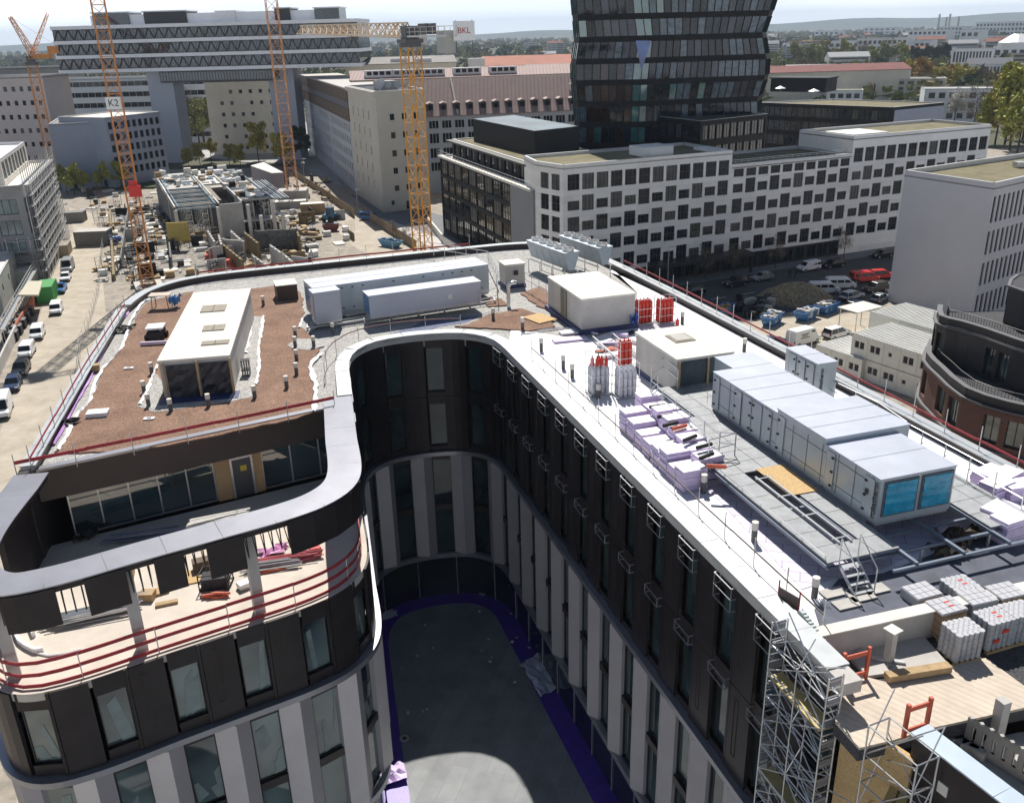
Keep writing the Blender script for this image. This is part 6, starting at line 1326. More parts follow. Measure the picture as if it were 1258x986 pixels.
city('cream_block','cream low office with rows of windows behind the black planted-roof office',1050,1159,96,98,128,9,4,M('cream render',(.50,.48,.42),.8,0,.2,.05),greyr,20)
city('grey_block','long grey low building with a flat pale roof left of the yellow-green tree',1131,1290,112,105,150,12,3,cw,concw,14)
city('white_low_block','small white block between the black roof house and the cream office',1014,1058,110,112,135,4,2,cw,M('greenish roof',(.2,.2,.12),.9),16)
city('red_box_building','small red box building with a white roof edge right of the tower',972,1000,90,89,125,3,2,M('brick orange',(.32,.10,.05),.8),white_m,10)
city('red_box_building','wider orange-red low building behind the white block',1004,1052,93,96,128,5,2,MATS['brick orange'],white_m,10)
city('striped_block','white block with dense vertical slots at the right below the white complex',1164,1215,60,60,100,12,2,cw,greyr,16,None,'office building',.75)
city('striped_block','low wing with vertical slots continuing right of the striped block',1180,1300,80,78,104,26,1,cw,greyr,16,None,'office building',.8)
city('glazed_white_block','white block with a big dark glazed top storey at the right edge',1216,1300,57,56,84,8,2,cw,greyr,16)
for k,(x0,x1,y0,y1,yb,nc,nr) in enumerate(((1015,1062,51,50,76,6,3),(1050,1112,48,46,79,10,4),(1113,1160,38,36,62,8,4),(1113,1140,50,50,78,4,3),(1148,1180,33,33,52,7,4),(1176,1200,37,37,64,3,3),(1196,1258,28,26,50,14,4),(1120,1165,60,60,84,6,2),(1060,1100,34,34,46,6,3),(1000,1030,38,38,48,5,2),(1200,1300,44,44,60,10,2))):
    city('white_city_block',('white city block with dark window rows, %s from the glass tower rightwards'%('first second third fourth fifth sixth seventh eighth ninth tenth eleventh'.split()[k])),x0,x1,y0,y1,yb,nc,nr,cw,M('city roof',(.34,.33,.33),.9,0,.1,.2),24,cap=0)
for k,x in enumerate((1151,1160,1164,1175)):
    q=P(x,44,0); t=MB(); t.bar(q,q+Vector((0,0,CH-q.z+ (28-20-k%2*3)*q.y/1110)),3.0,8); one(t,'chimney_stack',concw,'slim tall chimney stack on the horizon above the white complex','chimney','chimney stacks on the horizon')
q=PY(1250,52,880); m=MB(); m.bar(q-Vector((0,0,6)),q,16,14); m.bar(q,q+Vector((0,0,7)),16,14,0,5); one(m,'dome_hall',white_m,'white domed hall roof at the right edge of the white complex','hall')
random.seed(31)
hm_=[M('far white house',(.58,.57,.55),.8,0,.1,.1),M('far grey house',(.36,.36,.37),.8,0,.1,.15),M('far ochre house',(.45,.38,.28),.8,0,.1,.15)]; hr_=[M('far red roof',(.30,.12,.08),.9),M('far grey roof',(.22,.22,.23),.9),M('far flat roof',(.42,.42,.42),.9)]
for k in range(130):
    y=random.uniform(620,2600)**1.0; x=random.uniform(.02,.62)*y if random.random()<.85 else random.uniform(-.55,0)*y
    if y<760 and x<120: x=random.uniform(.25,.6)*y
    w=random.uniform(12,45);d_=random.uniform(10,16);h=random.uniform(6,15)*(1+y/3500); m=MB(); az=random.uniform(-.4,.3); m.box((x,y,0),(w,d_,h),az)
    nf=max(1,int(h/3.2)); ca,sa=math.cos(az),math.sin(az)
    for f in range(nf): m.box((x+(d_/2+.02)*sa*1,y-(d_/2+.02)*ca,h*(f+.35)/nf),(w*.9,.1,h/nf*.42),az,2)
    if random.random()<.5: m.box((x,y,h),(w+.6,d_+.6,.5),az,1)
    else:
        a=[(-w/2,-d_/2),(w/2,-d_/2),(w/2,d_/2),(-w/2,d_/2)]; T=lambda u,v,z_:(x+u*ca-v*sa,y+u*sa+v*ca,z_); m.add([T(*p,h) for p in a]+[T(-w/2,0,h+4),T(w/2,0,h+4)],[(0,1,5,4),(2,3,4,5),(0,4,3),(1,2,5)],1)
    one(m,'distant_building',[random.choice(hm_),random.choice(hr_),cgl],'small distant building among trees towards the horizon','building','distant buildings towards the horizon')
# ================================================ trees
def leafmat(n,c1,c2): return M(n,c1,.75,0,.9,.5,col2=c2)
lm={'spring':leafmat('spring leaves',(.20,.23,.04),(.42,.40,.09)),'dark':leafmat('dark needles',(.012,.025,.012),(.035,.055,.02)),'olive':leafmat('olive leaves',(.15,.17,.06),(.32,.31,.12)),'gold':leafmat('yellow green leaves',(.28,.25,.04),(.55,.44,.10)),'bare':leafmat('bare twigs',(.12,.09,.06),(.26,.20,.15)),'white':leafmat('blossom',(.42,.40,.36),(.62,.60,.55)),'rust':leafmat('rust leaves',(.26,.15,.04),(.40,.24,.07))}
bark=M('bark',(.07,.055,.04),.9,0,3,.3)
def tree_proto(kind,h=9.,r=2.6,n=1500,seed=1,leaf=.22,cone=False):
    rnd=random.Random(seed); t=thing('tree','x','tree',(0,0,0)); tr=MB(); tr.bar((0,0,0),(.1,.05,h*.45),.16,7,0,.1); tr.bar((.1,.05,h*.45),(0,0,h*.85),.1,6,0,.03); cl=[]
    for k in range(16):
        a=rnd.random()*6.28; z0=h*(.28+.5*rnd.random()); rr=r*rnd.uniform(.45,1)*(1-(z0/h-.3)*.7); e=Vector((math.cos(a)*rr,math.sin(a)*rr,z0+h*.16*rnd.random()+.3)); tr.bar((.05,.03,z0),e,.05,4,0,.015); cl.append((e,rnd.uniform(.35,.6)*r*.85))
        if rnd.random()<.7: e2=e+Vector((rnd.uniform(-.7,.7),rnd.uniform(-.7,.7),rnd.uniform(.2,.9))); tr.bar(e,e2,.02,3); cl.append((e2,r*.32))
    cl.append((Vector((0,0,h*.88)),r*.45)); tr.build('trunk',bark,t); m=MB()
    for k in range(n):
        c,s_=rnd.choice(cl); v=Vector((rnd.gauss(0,1),rnd.gauss(0,1),rnd.gauss(0,.8))); v=v.normalized()*s_*rnd.random()**.4; p=c+v; q=leaf*rnd.uniform(.6,1.4)
        a=Vector((rnd.gauss(0,1),rnd.gauss(0,1),rnd.gauss(0,1))).normalized(); b=a.cross(Vector((rnd.gauss(0,1),rnd.gauss(0,1),rnd.gauss(0,1)))).normalized(); m.add([p-a*q,p+b*q*.6,p+a*q,p-b*q*.6],[(0,1,2,3)])
    m.build('crown',lm[kind],t); return t
protos={}
def tree(kind,p,s_,lab,grp,zs_=None):
    key=(kind,random.randrange(2))
    if key not in protos:
        n,lf={'bare':(1500,.13),'white':(2300,.2),'dark':(3000,.28)}.get(kind,(3000,.30)); protos[key]=[tree_proto(kind,9,2.7 if kind!='dark' else 2.2,n,hash(kind)%50+key[1]*7 if 0 else len(protos)*5+3,lf),False]
    o,used=protos[key]; r_=o if not used else dup(o); protos[key][1]=True
    r_.location=(p[0],p[1],p[2] if len(p)>2 else 0); r_.rotation_euler[2]=random.random()*6.28; r_.scale=(s_,s_,zs_ or s_); tag(r_,lab,'tree',grp); return r_
random.seed(12)
for x,y in ((83,238),(104,238),(128,236),(150,232),(178,222),(200,220),(164,226),(92,240)): tree('spring',P(x,y,0),random.uniform(.75,1.0),'young light green tree in the row before the blue-grey building','young trees before the blue-grey building')
for x,y in ((232,206),(246,203),(260,200),(282,202),(296,207)): tree('gold',P(x,y,0),random.uniform(.7,.9),'small yellow-green tree on the square below the bridge office','small trees below the bridge office')
for x,y,s_,l in ((318,198,1.5,'large yellow-green tree in front of the beige block, left of the crane mast'),(347,208,1.3,'yellow-green tree right behind the middle crane mast'),(372,200,1.4,'dark green tree beside the long blue-grey wing')): tree('gold' if x<360 else 'dark',P(x,y,0),s_,l,None)
for k in range(9): x=random.uniform(213,252); tree('olive' if k%2 else 'bare',P(x,random.uniform(172,184),0),random.uniform(1.7,2.3),'tall thin pale green tree in the gap under the bridge office','tall trees in the gap under the bridge office',random.uniform(2.0,2.6))
for x,y,kd,s_,l in ((1240,185,'spring',3.0,'big yellow-green tree between white office and right edge'),(1222,178,'spring',2.3,'rounded yellow-green tree directly behind the end of the white office'),(1256,172,'gold',2.8,'golden green tree at the right edge above the grey block'),(1262,200,'spring',2.6,'yellow-green tree cut by the right edge behind the grey block'),(1248,196,'spring',2.4,'full yellow-green tree just left of the one cut by the edge'),(1234,178,'gold',2.7,'tall golden green tree behind the big yellow-green one'),(1215,160,'bare',2.2,'bare brown tree left of the big yellow-green one'),(1172,152,'white',1.7,'pale blossoming tree beyond the white office roof'),(1195,160,'bare',1.8,'bare tree behind the raised end of the white office'),(1250,150,'bare',2.0,'bare tree at the right edge beyond the yellow-green crown')): tree(kd,P(x,y,0),s_,l,None)
for k in range(7): tree(['gold','rust','gold'][k%3],P(1118+k*11,113+k%2*4,0),random.uniform(1.7,2.4),'golden leaved tree behind the cream office','golden trees behind the cream office')
for k in range(16): tree(['olive','bare','olive','spring'][k%4],P(975+k*9+random.uniform(-4,4),random.uniform(80,88),0),random.uniform(2.0,3.2),'olive or brown spring tree before the far white blocks','spring trees before the white blocks')
for k in range(5): tree('dark',P(1122+k*9,86,0),random.uniform(2.0,2.6),'dark evergreen before the far white blocks','evergreens before the white blocks')
for k in range(22): tree(['dark','olive','bare'][k%3],PY(565+k*8,70,480).to_2d().to_3d(),random.uniform(1.5,2.4),'tree on the skyline beyond the red hall roofs','trees beyond the red hall roofs')
for x,y in ((871,344),(964,333),(1055,322),(905,338)):
    tree('bare',W((P(x,y,.1)-A0).dot(wd),2.6,.13),.62,'slim bare street tree on the pavement by the white office','street trees by the white office')
for x,y in ((483,292),(500,298)): tree('bare',P(x,y,0),.45,'tiny bare sapling in the paved court beside the yellow crane','saplings in the court')
tree('olive',P(722,166,20.5),.38,'small straw-coloured bush on the black office terrace',None)
for x in (1068,1085,1092): tree('bare' if x==1068 else 'olive',P(x,118,20),.35 if x>1068 else .5,'shrub growing on the planted roof of the black office','shrubs on the planted roof')
# ================================================ cranes
def lattice(m,a,b,w0,w1,step,r,rd=None,tri=False):
    a=Vector(a);b=Vector(b);d=(b-a);L_=d.length;d/=L_; ref=Vector((0,0,1)) if abs(d.z)<.8 else Vector((1,0,0)); u=d.cross(ref).normalized();v=u.cross(d).normalized(); n=max(1,int(L_/step)); rd=rd or r*.55
    if not tri: cs=[(-1,-1),(1,-1),(1,1),(-1,1)]
    else: cs=[(-1,-.8),(1,-.8),(0,1)]
    def pt(i,k): w=(w0+(w1-w0)*i/n)/2; return a+d*L_*i/n+u*cs[k][0]*w+v*cs[k][1]*w
    K=len(cs)
    for i in range(n):
        for k in range(K):
            m.bar(pt(i,k),pt(i+1,k),r); m.bar(pt(i,k),pt(i,(k+1)%K),rd)
            if i%2==0: m.bar(pt(i,k),pt(i+1,(k+1)%K),rd)
            else: m.bar(pt(i,(k+1)%K),pt(i+1,k),rd)
def crane(label,base,w,zt,mat,rot,jib=None,cjib=None,top=True,text=None,base_h=0,rmul=1,twist=R(30)):
    b=Vector(base); t=thing('tower_crane',label,'crane',b); m=MB(); lattice(m,b+Vector((0,0,base_h)),b+Vector((.001,0,zt-b.z)),w,w,w*.95,.11*rmul,.055*rmul); 
    o=m.build('mast',mat,t)
    # turn the square mast about its own axis
    c=Vector((0,0,0)); o.rotation_euler[2]=twist
    m=MB()
    for s_ in (-1,1): m.box((b.x+s_*w*.9*math.cos(twist),b.y+s_*w*.9*math.sin(twist),b.z),(w*.5,w*3,.5),twist); m.box((b.x,b.y,b.z),(w*3,w*.4,.45),twist)
    m.build('base_cross',concw,t)
    if not top: return t
    d=Vector((math.cos(rot),math.sin(rot),0)); p=Vector((b.x,b.y,zt)); m=MB(); m.bar(p,p+Vector((0,0,.5)),w*.75,14); m.box((p.x,p.y,zt+.5),(w*1.5,w*1.3,.5),rot); m.box((p.x,p.y,zt+1.0),(w*.9,w*.9,1.6),rot); m.build('slewing_unit',M('crane dark grey',(.09,.09,.10),.5),t)
    n_=Vector((-d.y,d.x,0)); q=p+n_*(-w*.9)+d*.6; m=MB(); m.box((q.x,q.y,zt+.3),(1.7,1.2,2.0),rot); cb=m.build('cab',cranew,t); m=MB(); q+=d*.86; m.box((q.x,q.y,zt+.9),(.04,1.05,1.2),rot); m.build('cab_window',cgl,cb)
    if jib: m=MB(); lattice(m,p+Vector((0,0,2.0))+d*.5,p+Vector((0,0,2.0+jib[1]))+d*jib[0],2.0,1.5,1.7,.14*rmul,.08*rmul,True); m.build('jib',jib[2] if len(jib)>2 else mat,t); q=p+d*jib[0]*.45+Vector((0,0,1.1)); m=MB(); m.box(q,(1.4,1.2,.4),rot); tro=m.build('trolley',MATS['crane dark grey'],t)
    if cjib:
        m=MB(); e=p-d*cjib+Vector((0,0,1.3)); s0=p+Vector((0,0,1.3))
        for s_ in (-.7,.7): m.bar(s0+n_*s_,e+n_*s_,.16)
        for k in range(int(cjib/1.2)): c=s0.lerp(e,k/int(cjib/1.2)); m.bar(c-n_*.7,c+n_*.7,.08)
        for s_ in (-.8,.8):
            for h in (.55,1.1): m.bar(s0+n_*s_+Vector((0,0,h)),e+n_*s_+Vector((0,0,h)),.04)
            for k in range(8): c=s0.lerp(e,k/7)+n_*s_; m.bar(c,c+Vector((0,0,1.1)),.04)
        m.build('counter_jib',cranew,t); m=MB(); c=e+d*1.6; m.box((c.x,c.y,c.z-2.0),(2.2,1.5,2.6),rot); m.build('counterweight',M('counterweight concrete',(.42,.42,.40),.8),t)
        m=MB(); c=s0.lerp(e,.45); m.box((c.x,c.y,c.z+.2),(2.4,1.5,1.3),rot); m.bar(c+d*1.5+Vector((0,0,1)),c-d*1.5+Vector((0,0,1)),.5,10); m.build('hoist_winch',MATS['crane dark grey'],t)
        m=MB(); c=s0.lerp(e,.9); m.box((c.x,c.y,c.z+.1),(2.8,.12,2.0),rot); c2=c-n_*.8 
        return t,c,d,n_
    return t
# crane with the sign board, in front of the beige tower
cD=PY(519.5,305,130); 
res=crane('yellow tower crane with a white sign board on its counter-jib before the beige tower block',(cD.x,cD.y,0),2.0,40.6,yellow,math.atan2(45,-24),(50,.8,M('crane jib ochre',(.62,.40,.20),.5,0,.12,.4,col2=(.66,.60,.52))),13,rmul=1.0,twist=R(38))
t,c,d,n_=res
Z0=PY(570,38,cD.y-11); s_=Vector((Z0.x,Z0.y,Z0.z)); m=MB(); m.box((s_.x,s_.y,s_.z-1.1),(2.6,.15,2.2),R(-4)); sb=m.build('sign_board',white_m,t); m=MB(); m.bar((s_.x-1,s_.y+.1,s_.z-2.4),(s_.x-1,s_.y+.1,s_.z+1.2),.06); m.bar((s_.x+1,s_.y+.1,s_.z-2.4),(s_.x+1,s_.y+.1,s_.z+1.2),.06); m.build('sign_frame',MATS['crane dark grey'],t)
text_mesh('BKL',.95,M('sign red',(.45,.03,.02),.5),t,(s_.x,s_.y-.09,s_.z),(R(90),0,R(-4)))
cB=P(183,352); 
crane('tall orange tower crane with the K2 board standing at the near left of the pit',(cB.x,cB.y,0),2.1,62,craneo,R(215),(46,.5),14,rmul=1.15,twist=R(25)); tB=bpy.data.objects['tower_crane.001'] if 'tower_crane.001' in bpy.data.objects else None
q=PY(139.5,127,cB.y-1.7); t=tB; m=MB(); m.box((q.x,q.y,q.z-1.0),(2.6,.1,2.0),R(0)); m.build('sign_board',white_m,t); text_mesh('K2',1.6,frame_m,t,(q.x,q.y-.07,q.z),(R(90),0,0))
q=PY(166,235,cB.y-1.6); m=MB(); m.box((q.x,q.y,q.z-1.0),(2.2,.3,2.0),0); m.box((q.x-.2,q.y+.3,q.z+1.0),(1.5,.3,.8),0); m.build('red_cover',M('bright red cover',(.65,.03,.02),.5),t)
cC=P(361,246); crane('orange and white tower crane rising before the right support tower of the bridge office',(cC.x,cC.y,0),2.9,66,M('crane orange red',(.62,.24,.05),.5,0,.35,.2,col2=(.70,.38,.18)),R(160),(45,.5),14,rmul=1.25,twist=R(20),base_h=3)
m=MB(); m.box((cC.x,cC.y,0),(8,6,3),.1); one(m,'crane_foundation',concrete,'concrete foundation block under the orange and white crane','foundation')
cA=PY(60,178,300); tA=crane('far left orange luffing crane behind the scaffolded building',(cA.x,cA.y,0),2.6,PY(42,80,300).z,craneo,R(200),None,None,rmul=1.4,twist=R(20))
p=PY(40,66,300); m=MB(); lattice(m,p,p+Vector((-4.5,0,10.5)),1.6,.8,1.8,.12,.07); m.build('a_frame',craneo,tA); m=MB(); lattice(m,p+Vector((0,-2,-1)),p+Vector((-5,26,12)),1.6,.8,2.2,.12,.07,True); m.build('jib',craneo,tA); m=MB(); m.box((p.x+3,p.y,p.z-1.5),(5,2.4,1.4),.1); m.box((p.x+6.5,p.y,p.z-.2),(2.6,2.0,2.2),.1); m.build('machinery_deck',craneo,tA); m=MB(); m.bar(p+Vector((-4.5,0,10.5)),p+Vector((8,0,2)),.07); m.build('tie_rope',galv,tA)
# ================================================ construction site
random.seed(17)
def zc(*l): return [(190+x/5.976,190+y/5.976) for x,y in l]
zd=8.0; blueb=M('formwork beam blue',(.10,.19,.26),.5,0,2,.3); formp=M('formwork board brown',(.20,.145,.07),.8,0,2,.3)
st_=thing('concrete_shell','unfinished grey concrete shell with open columns and blue formwork beams','building shell',P(250,262))
SO=Vector((-73.3,201.6)); f1=Vector((-.40,.917)).normalized(); f2=Vector((f1.y,-f1.x)); SQ=lambda a,b:SO+f1*a+f2*b
def sq(a0,a1,b0,b1,z0,z1,mat,nm,**k): m=MB(); m.prism([SQ(a0,b0),SQ(a0,b1),SQ(a1,b1),SQ(a1,b0)],z0,z1); return m.build(nm,mat,st_,**k)
dlw=M('dark lattice wall',(.045,.045,.045),.8,0,1.6,.6,col2=(.20,.20,.19))
sq(30,60,-.3,9.3,zd-.4,zd,concrete,'floor_slab'); sq(4,60,14.2,21.5,zd-.45,zd-.05,concrete,'floor_slab'); sq(34,62,9.3,14.2,zd-.42,zd-.02,concl,'floor_slab'); sq(0,60,14,22,3.4,3.7,concrete,'floor_slab')
sq(1,58,-.35,.0,0,7.9,dlw,'wall'); sq(3,50,9,9.3,0,7.6,dlw,'wall'); sq(5,52,21.2,21.5,0,7.2,dlw,'wall'); sq(1.0,1.4,9.6,14.6,0,7.8,concrete,'wall'); sq(1.4,12,14.3,14.6,0,7.6,concrete,'wall'); sq(28,28.4,0,9,0,7.5,dlw,'wall'); sq(22,22.4,14,21,3.7,7.4,dlw,'wall')
for a,b in ((0,0),(-.5,9),(-1,15.5),(-3,17.8),(0,21.2),(-4,22.5),(14,0),(14,9),(10,18)): q=SQ(a,b); m=MB(); m.bar((q.x,q.y,0),(q.x,q.y,zd-.45 if a>-2 else 5.2),.42,12); m.build('column',concl,st_)
for k in range(13): q,r_=SQ(2+k*2.2,-.2),SQ(2+k*2.2,9.2); m=MB(); m.bar((q.x,q.y,zd-.2),(r_.x,r_.y,zd-.2),.16,4); m.bar((q.x,q.y,zd-.9),(r_.x,r_.y,zd-.9),.12,4); m.build('cross_beam',concl if k%3 else blueb,st_)
for b in (0,.7,8.6,9.4,14.4,21.4): q,r_=SQ(0,b),SQ(50,b); m=MB(); m.bar((q.x,q.y,zd+.25),(r_.x,r_.y,zd+.25),.17,4); m.build('edge_beam',blueb if b in(.7,8.6,21.4) else concl,st_)
for a,b in [(x,y) for x in (4,9,14,19,24) for y in (2.5,6)]+[(x,y) for x in (2,7,12) for y in (16,19.5)]:
    m=MB()
    for u,v in ((0,0),(1.2,0),(1.2,1.2),(0,1.2)): q=SQ(a+u,b+v); m.bar((q.x,q.y,0),(q.x,q.y,7.3),.06)
    for z in (1,2.5,4,5.5,7):
        for (u,v),(u2,v2) in (((0,0),(1.2,0)),((1.2,0),(1.2,1.2)),((1.2,1.2),(0,1.2)),((0,1.2),(0,0))): q,r_=SQ(a+u,b+v),SQ(a+u2,b+v2); m.bar((q.x,q.y,z),(r_.x,r_.y,z),.05); m.bar((q.x,q.y,z-1),(r_.x,r_.y,z),.04)
    m.build('shoring_tower',galv,st_)
for k in range(11):
    q,r_=SQ(2,21.2+k*.42),SQ(34,21.2+k*.42); m=MB(); m.bar((q.x,q.y,zd-.3+.12*(k%3)),(r_.x,r_.y,zd-.3+.12*(k%3)),.1,4); m.build('side_beam',blueb if k%2 else galv,st_)
zz=lambda x,y:zc((x,y))[0]
for k in range(150):
    b_=random.choice([random.uniform(.3,8.8),random.uniform(14.6,21),random.uniform(9.6,21)]); a_=random.uniform(33,59) if b_<9 else random.uniform(5,58)
    if 9.3<b_<14.2 and a_<35: a_=random.uniform(36,60)
    p=SQ(a_,b_); a=Vector((p.x,p.y,zd+.1)); an=random.choice([R(113.6),R(23.6),R(113.6)])+random.uniform(-.05,.05); L_=random.uniform(2,6); d=Vector((math.cos(an),math.sin(an),0)); e=Vector((-d.y,d.x,0)); m=MB(); c_=random.random()
    if k%4==3:
        m.box(a,(random.uniform(1,2.4),random.uniform(.8,1.8),random.uniform(.5,1.5)),an); one(m,'material_crate',random.choice([bl,concl,white_m,wood2,dlw]),'crate of material lying on the unfinished concrete shell','crate','crates on the concrete shell'); continue
    for j in range(3): m.bar(a-d*L_/2+e*.35*j+Vector((0,0,.1*(j%2))),a+d*L_/2+e*.35*j+Vector((0,0,.1*(j%2))),.10,4)
    one(m,'formwork_beam',blueb if c_<.4 else (galv if c_<.75 else formp),('blue' if c_<.4 else 'grey' if c_<.75 else 'brown')+' formwork beams lying in threes on the concrete shell','beam','formwork beams on the shell')
def props(q,n,lab):
    for k in range(n): a=P(*zz(q[0]+random.uniform(-60,60),q[1]+random.uniform(-40,40)),0); m=MB(); h=random.uniform(3.5,6.5); m.bar(a,a+Vector((0,0,h)),.07); m.box(a,(.3,.3,.05)); m.bar(a,a+Vector((1.2,.5,h*.8)),.05); one(m,'steel_prop',galv,lab,'prop','steel props in the concrete shell')
props((250,420),22,'slim steel prop standing under the open concrete shell'); props((720,430),18,'slim steel prop standing under the open concrete shell'); props((480,480),8,'slim steel prop standing under the open concrete shell')
W_=[((480,640),(640,770),3.2,formp,'brown formwork wall panel standing in the near pit'),((470,590),(490,660),3.6,concrete,'short raw concrete wall left of the U-shaped core'),((500,620),(640,630),3.8,concrete,'pale concrete wall across the stair core'),((560,560),(650,640),3.8,concrete,'slanting concrete wall of the stair core'),((660,570),(760,650),4,formp,'narrow brown formwork wall right of the stair core'),((850,665),(930,720),3.4,concw,'pale wall panel near the red railing on the right'),((935,720),(1050,820),2.4,concw,'low pale wall running towards the red railing'),((390,560),(440,640),3.5,concrete,'grey wall fragment in the middle of the pit'),((720,740),(850,830),1.6,concrete,'low concrete wall at the near middle of the pit'),((740,560),(1040,545),4.5,dlw,'long dark lattice formwork wall right of the columns'),((1040,545),(1060,600),4,formp,'short brown wall end right of the lattice wall')]
for a,b,h,mt_,l in W_: p0=P(*zz(*a),h).to_2d();p1=P(*zz(*b),h).to_2d(); m=MB(); m.sweep([p0,p1],-.2,.2,0,h); n=max(1,int((p1-p0).length/2.5)); [m.bar((*p0.lerp(p1,i/n),0),(*p0.lerp(p1,i/n),h+.15),.28,4) for i in range(n+1)]; one(m,'site_wall',mt_,l,'wall')
m=MB(); a=P(*zz(160,700),0); m.box(a+Vector((1,0,2.0)),(4.6,.3,4.0),R(5)); [m.bar(a+Vector((x_,0,0)),a+Vector((x_,0,6)),.09) for x_ in (-.9,1,3)]; one(m,'formwork_wall',M('yellow formwork panel',(.50,.38,.10),.7,0,1,.15),'upright yellow formwork panel on props at the left of the pit','formwork')
for q,l in (((430,760),'red machine with dark frame in the left half of the pit'),((530,840),'red rounded machine lying nearest the roof railing'),((1015,690),'red bundle lying at the right of the pit')):
    a=P(*zz(*q),0); m=MB(); m.box(a,(3.0,2.0,1.0),.3); m.box(a+Vector((0,0,1.0)),(1.6,1.4,.9),.3,0); m.bar(a+Vector((-1.3,0,1)),a+Vector((1.4,.5,2.2)),.12); o=one(m,'site_machine',M('machine red',(.55,.06,.03),.5,0,2,.2),l,'machine')
# loose material across the pit: each piece its own object, seven kinds
def scat(region,n,lab,grp,z=0):
    x0,y0,x1,y1=region
    for k in range(n):
        x=random.uniform(x0,x1);y=random.uniform(y0,y1); p=P(x,y,z); an=random.choice([R(113),R(23),R(113),random.random()*3]); c=random.random()*1.22; d=Vector((math.cos(an),math.sin(an),0)); e=Vector((-d.y,d.x,0)); m=MB()
        if c<.22:
            for j in range(5): m.box(p+Vector((0,0,j*.16)),(random.uniform(2.5,4),1.2,.13),an+random.uniform(-.05,.05))
            one(m,'board_stack',random.choice([wood2,formp,concl,galv]),'stack of boards '+lab,'boards','board stacks '+grp)
        elif c<.42:
            for j in range(9): q=p+e*random.uniform(-.6,.6)+Vector((0,0,random.uniform(.08,.5))); m.bar(q,q+d*random.uniform(3,6),.06,4)
            one(m,'tube_stack',random.choice([galv,alu,blueb,black_m]),'bundle of long tubes '+lab,'tubes','tube bundles '+grp)
        elif c<.58:
            m.box(p,(1.6,1.2,1.1),an); m.box(p+Vector((0,0,1.1)),(1.7,1.3,.08),an); one(m,'material_crate',random.choice([white_m,galv,concl,wood2,frame_m,bl]),'crate of material '+lab,'crate','crates '+grp)
        elif c<.74:
            for j in range(6): q=p+Vector((random.uniform(-1.2,1.2),random.uniform(-1,1),0)); m.box(q,(random.uniform(.4,1.4),random.uniform(.3,.9),random.uniform(.1,.6)),random.random()*3)
            one(m,'rubble_pile',random.choice([concw,dirt2,concl,wood2]),'small rubble pile '+lab,'rubble','rubble piles '+grp)
        elif c<.88:
            for j in range(7): q=p+e*(j*.35); m.bar(q,q+Vector((0,0,random.uniform(1.6,2.6))),.04,4)
            m.bar(p+Vector((0,0,1.2)),p+e*2.2+Vector((0,0,1.2)),.04,4); m.bar(p+Vector((0,0,.5)),p+e*2.2+Vector((0,0,.5)),.04,4); one(m,'starter_bars',random.choice([galv,wood2,M('rust steel',(.22,.09,.04),.8)]),'row of upright steel bars '+lab,'steel bars','steel bars '+grp)
        elif c>1.1:
            m.box(p,(random.uniform(2.4,5),.22,random.uniform(1.6,3)),an); m.bar(p,p+e*1.4,.05); m.bar(p+Vector((0,0,1.5)),p+e*1.3,.05); one(m,'formwork_wall',random.choice([dlw,formp,concw,bl,dlw]),'upright formwork shutter '+lab,'formwork','formwork shutters '+grp)
        elif c>1.0:
            for j in range(5):
                for i in range(3): q=p+e*(i*1.1)+d*(j*.0); m.bar(q,q+Vector((0,0,3.4)),.05)
                m.bar(p+Vector((0,0,.8*j+.1)),p+e*2.2+Vector((0,0,.8*j+.1)),.05)
            one(m,'scaffold_tower',galv,'small upright scaffold frame '+lab,'scaffold','scaffold frames '+grp)
        else:
            m.box(p,(3.4,2.2,.25),an); one(m,'concrete_slab',random.choice([concw,concl,concrete]),'flat concrete slab piece '+lab,'slab','slab pieces '+grp)
scat((150,250,392,346),330,'lying in the construction pit','in the construction pit')
scat((126,252,195,345),110,'at the left side of the pit','at the left of the pit')
scat((75,240,125,262),8,'beside the haul road','beside the haul road')
scat((350,262,440,300),26,'on the open yard behind the red roof railing','on the open yard')
scat((100,225,200,252),26,'before the row of young trees','before the young trees')
scat((345,222,410,262),26,'by the site cabins at the crane foot','at the crane foot')
q=MB(); q.prism([P(137,345),P(150,262),P(192,248),P(250,232),P(345,246),P(394,300),P(394,348)],0,.02); struct(q,'pit_floor',M('churned pit floor',(.07,.065,.06),.95,0,.9,.5,.8,3,col2=(.44,.40,.34)))
m=MB(); q0=P(136,262).to_2d();q1=P(141,345).to_2d(); m.sweep([q0,q1],-.25,.25,-.0,1.3); one(m,'retaining_wall',formp,'long brown retaining wall along the left side of the pit','wall')
for k,(a,b,h,l) in enumerate((((150,330),(160,262),2.2,'first dark trench wall beside the near left crane'),((205,262),(212,330),2.4,'second dark trench wall left of the shell'))):
    m=MB(); p0=P(*a).to_2d();p1=P(*b).to_2d(); m.sweep([p0,p1],-.15,.15,0,h); one(m,'trench_wall',MATS['dark lattice wall'],l,'wall')
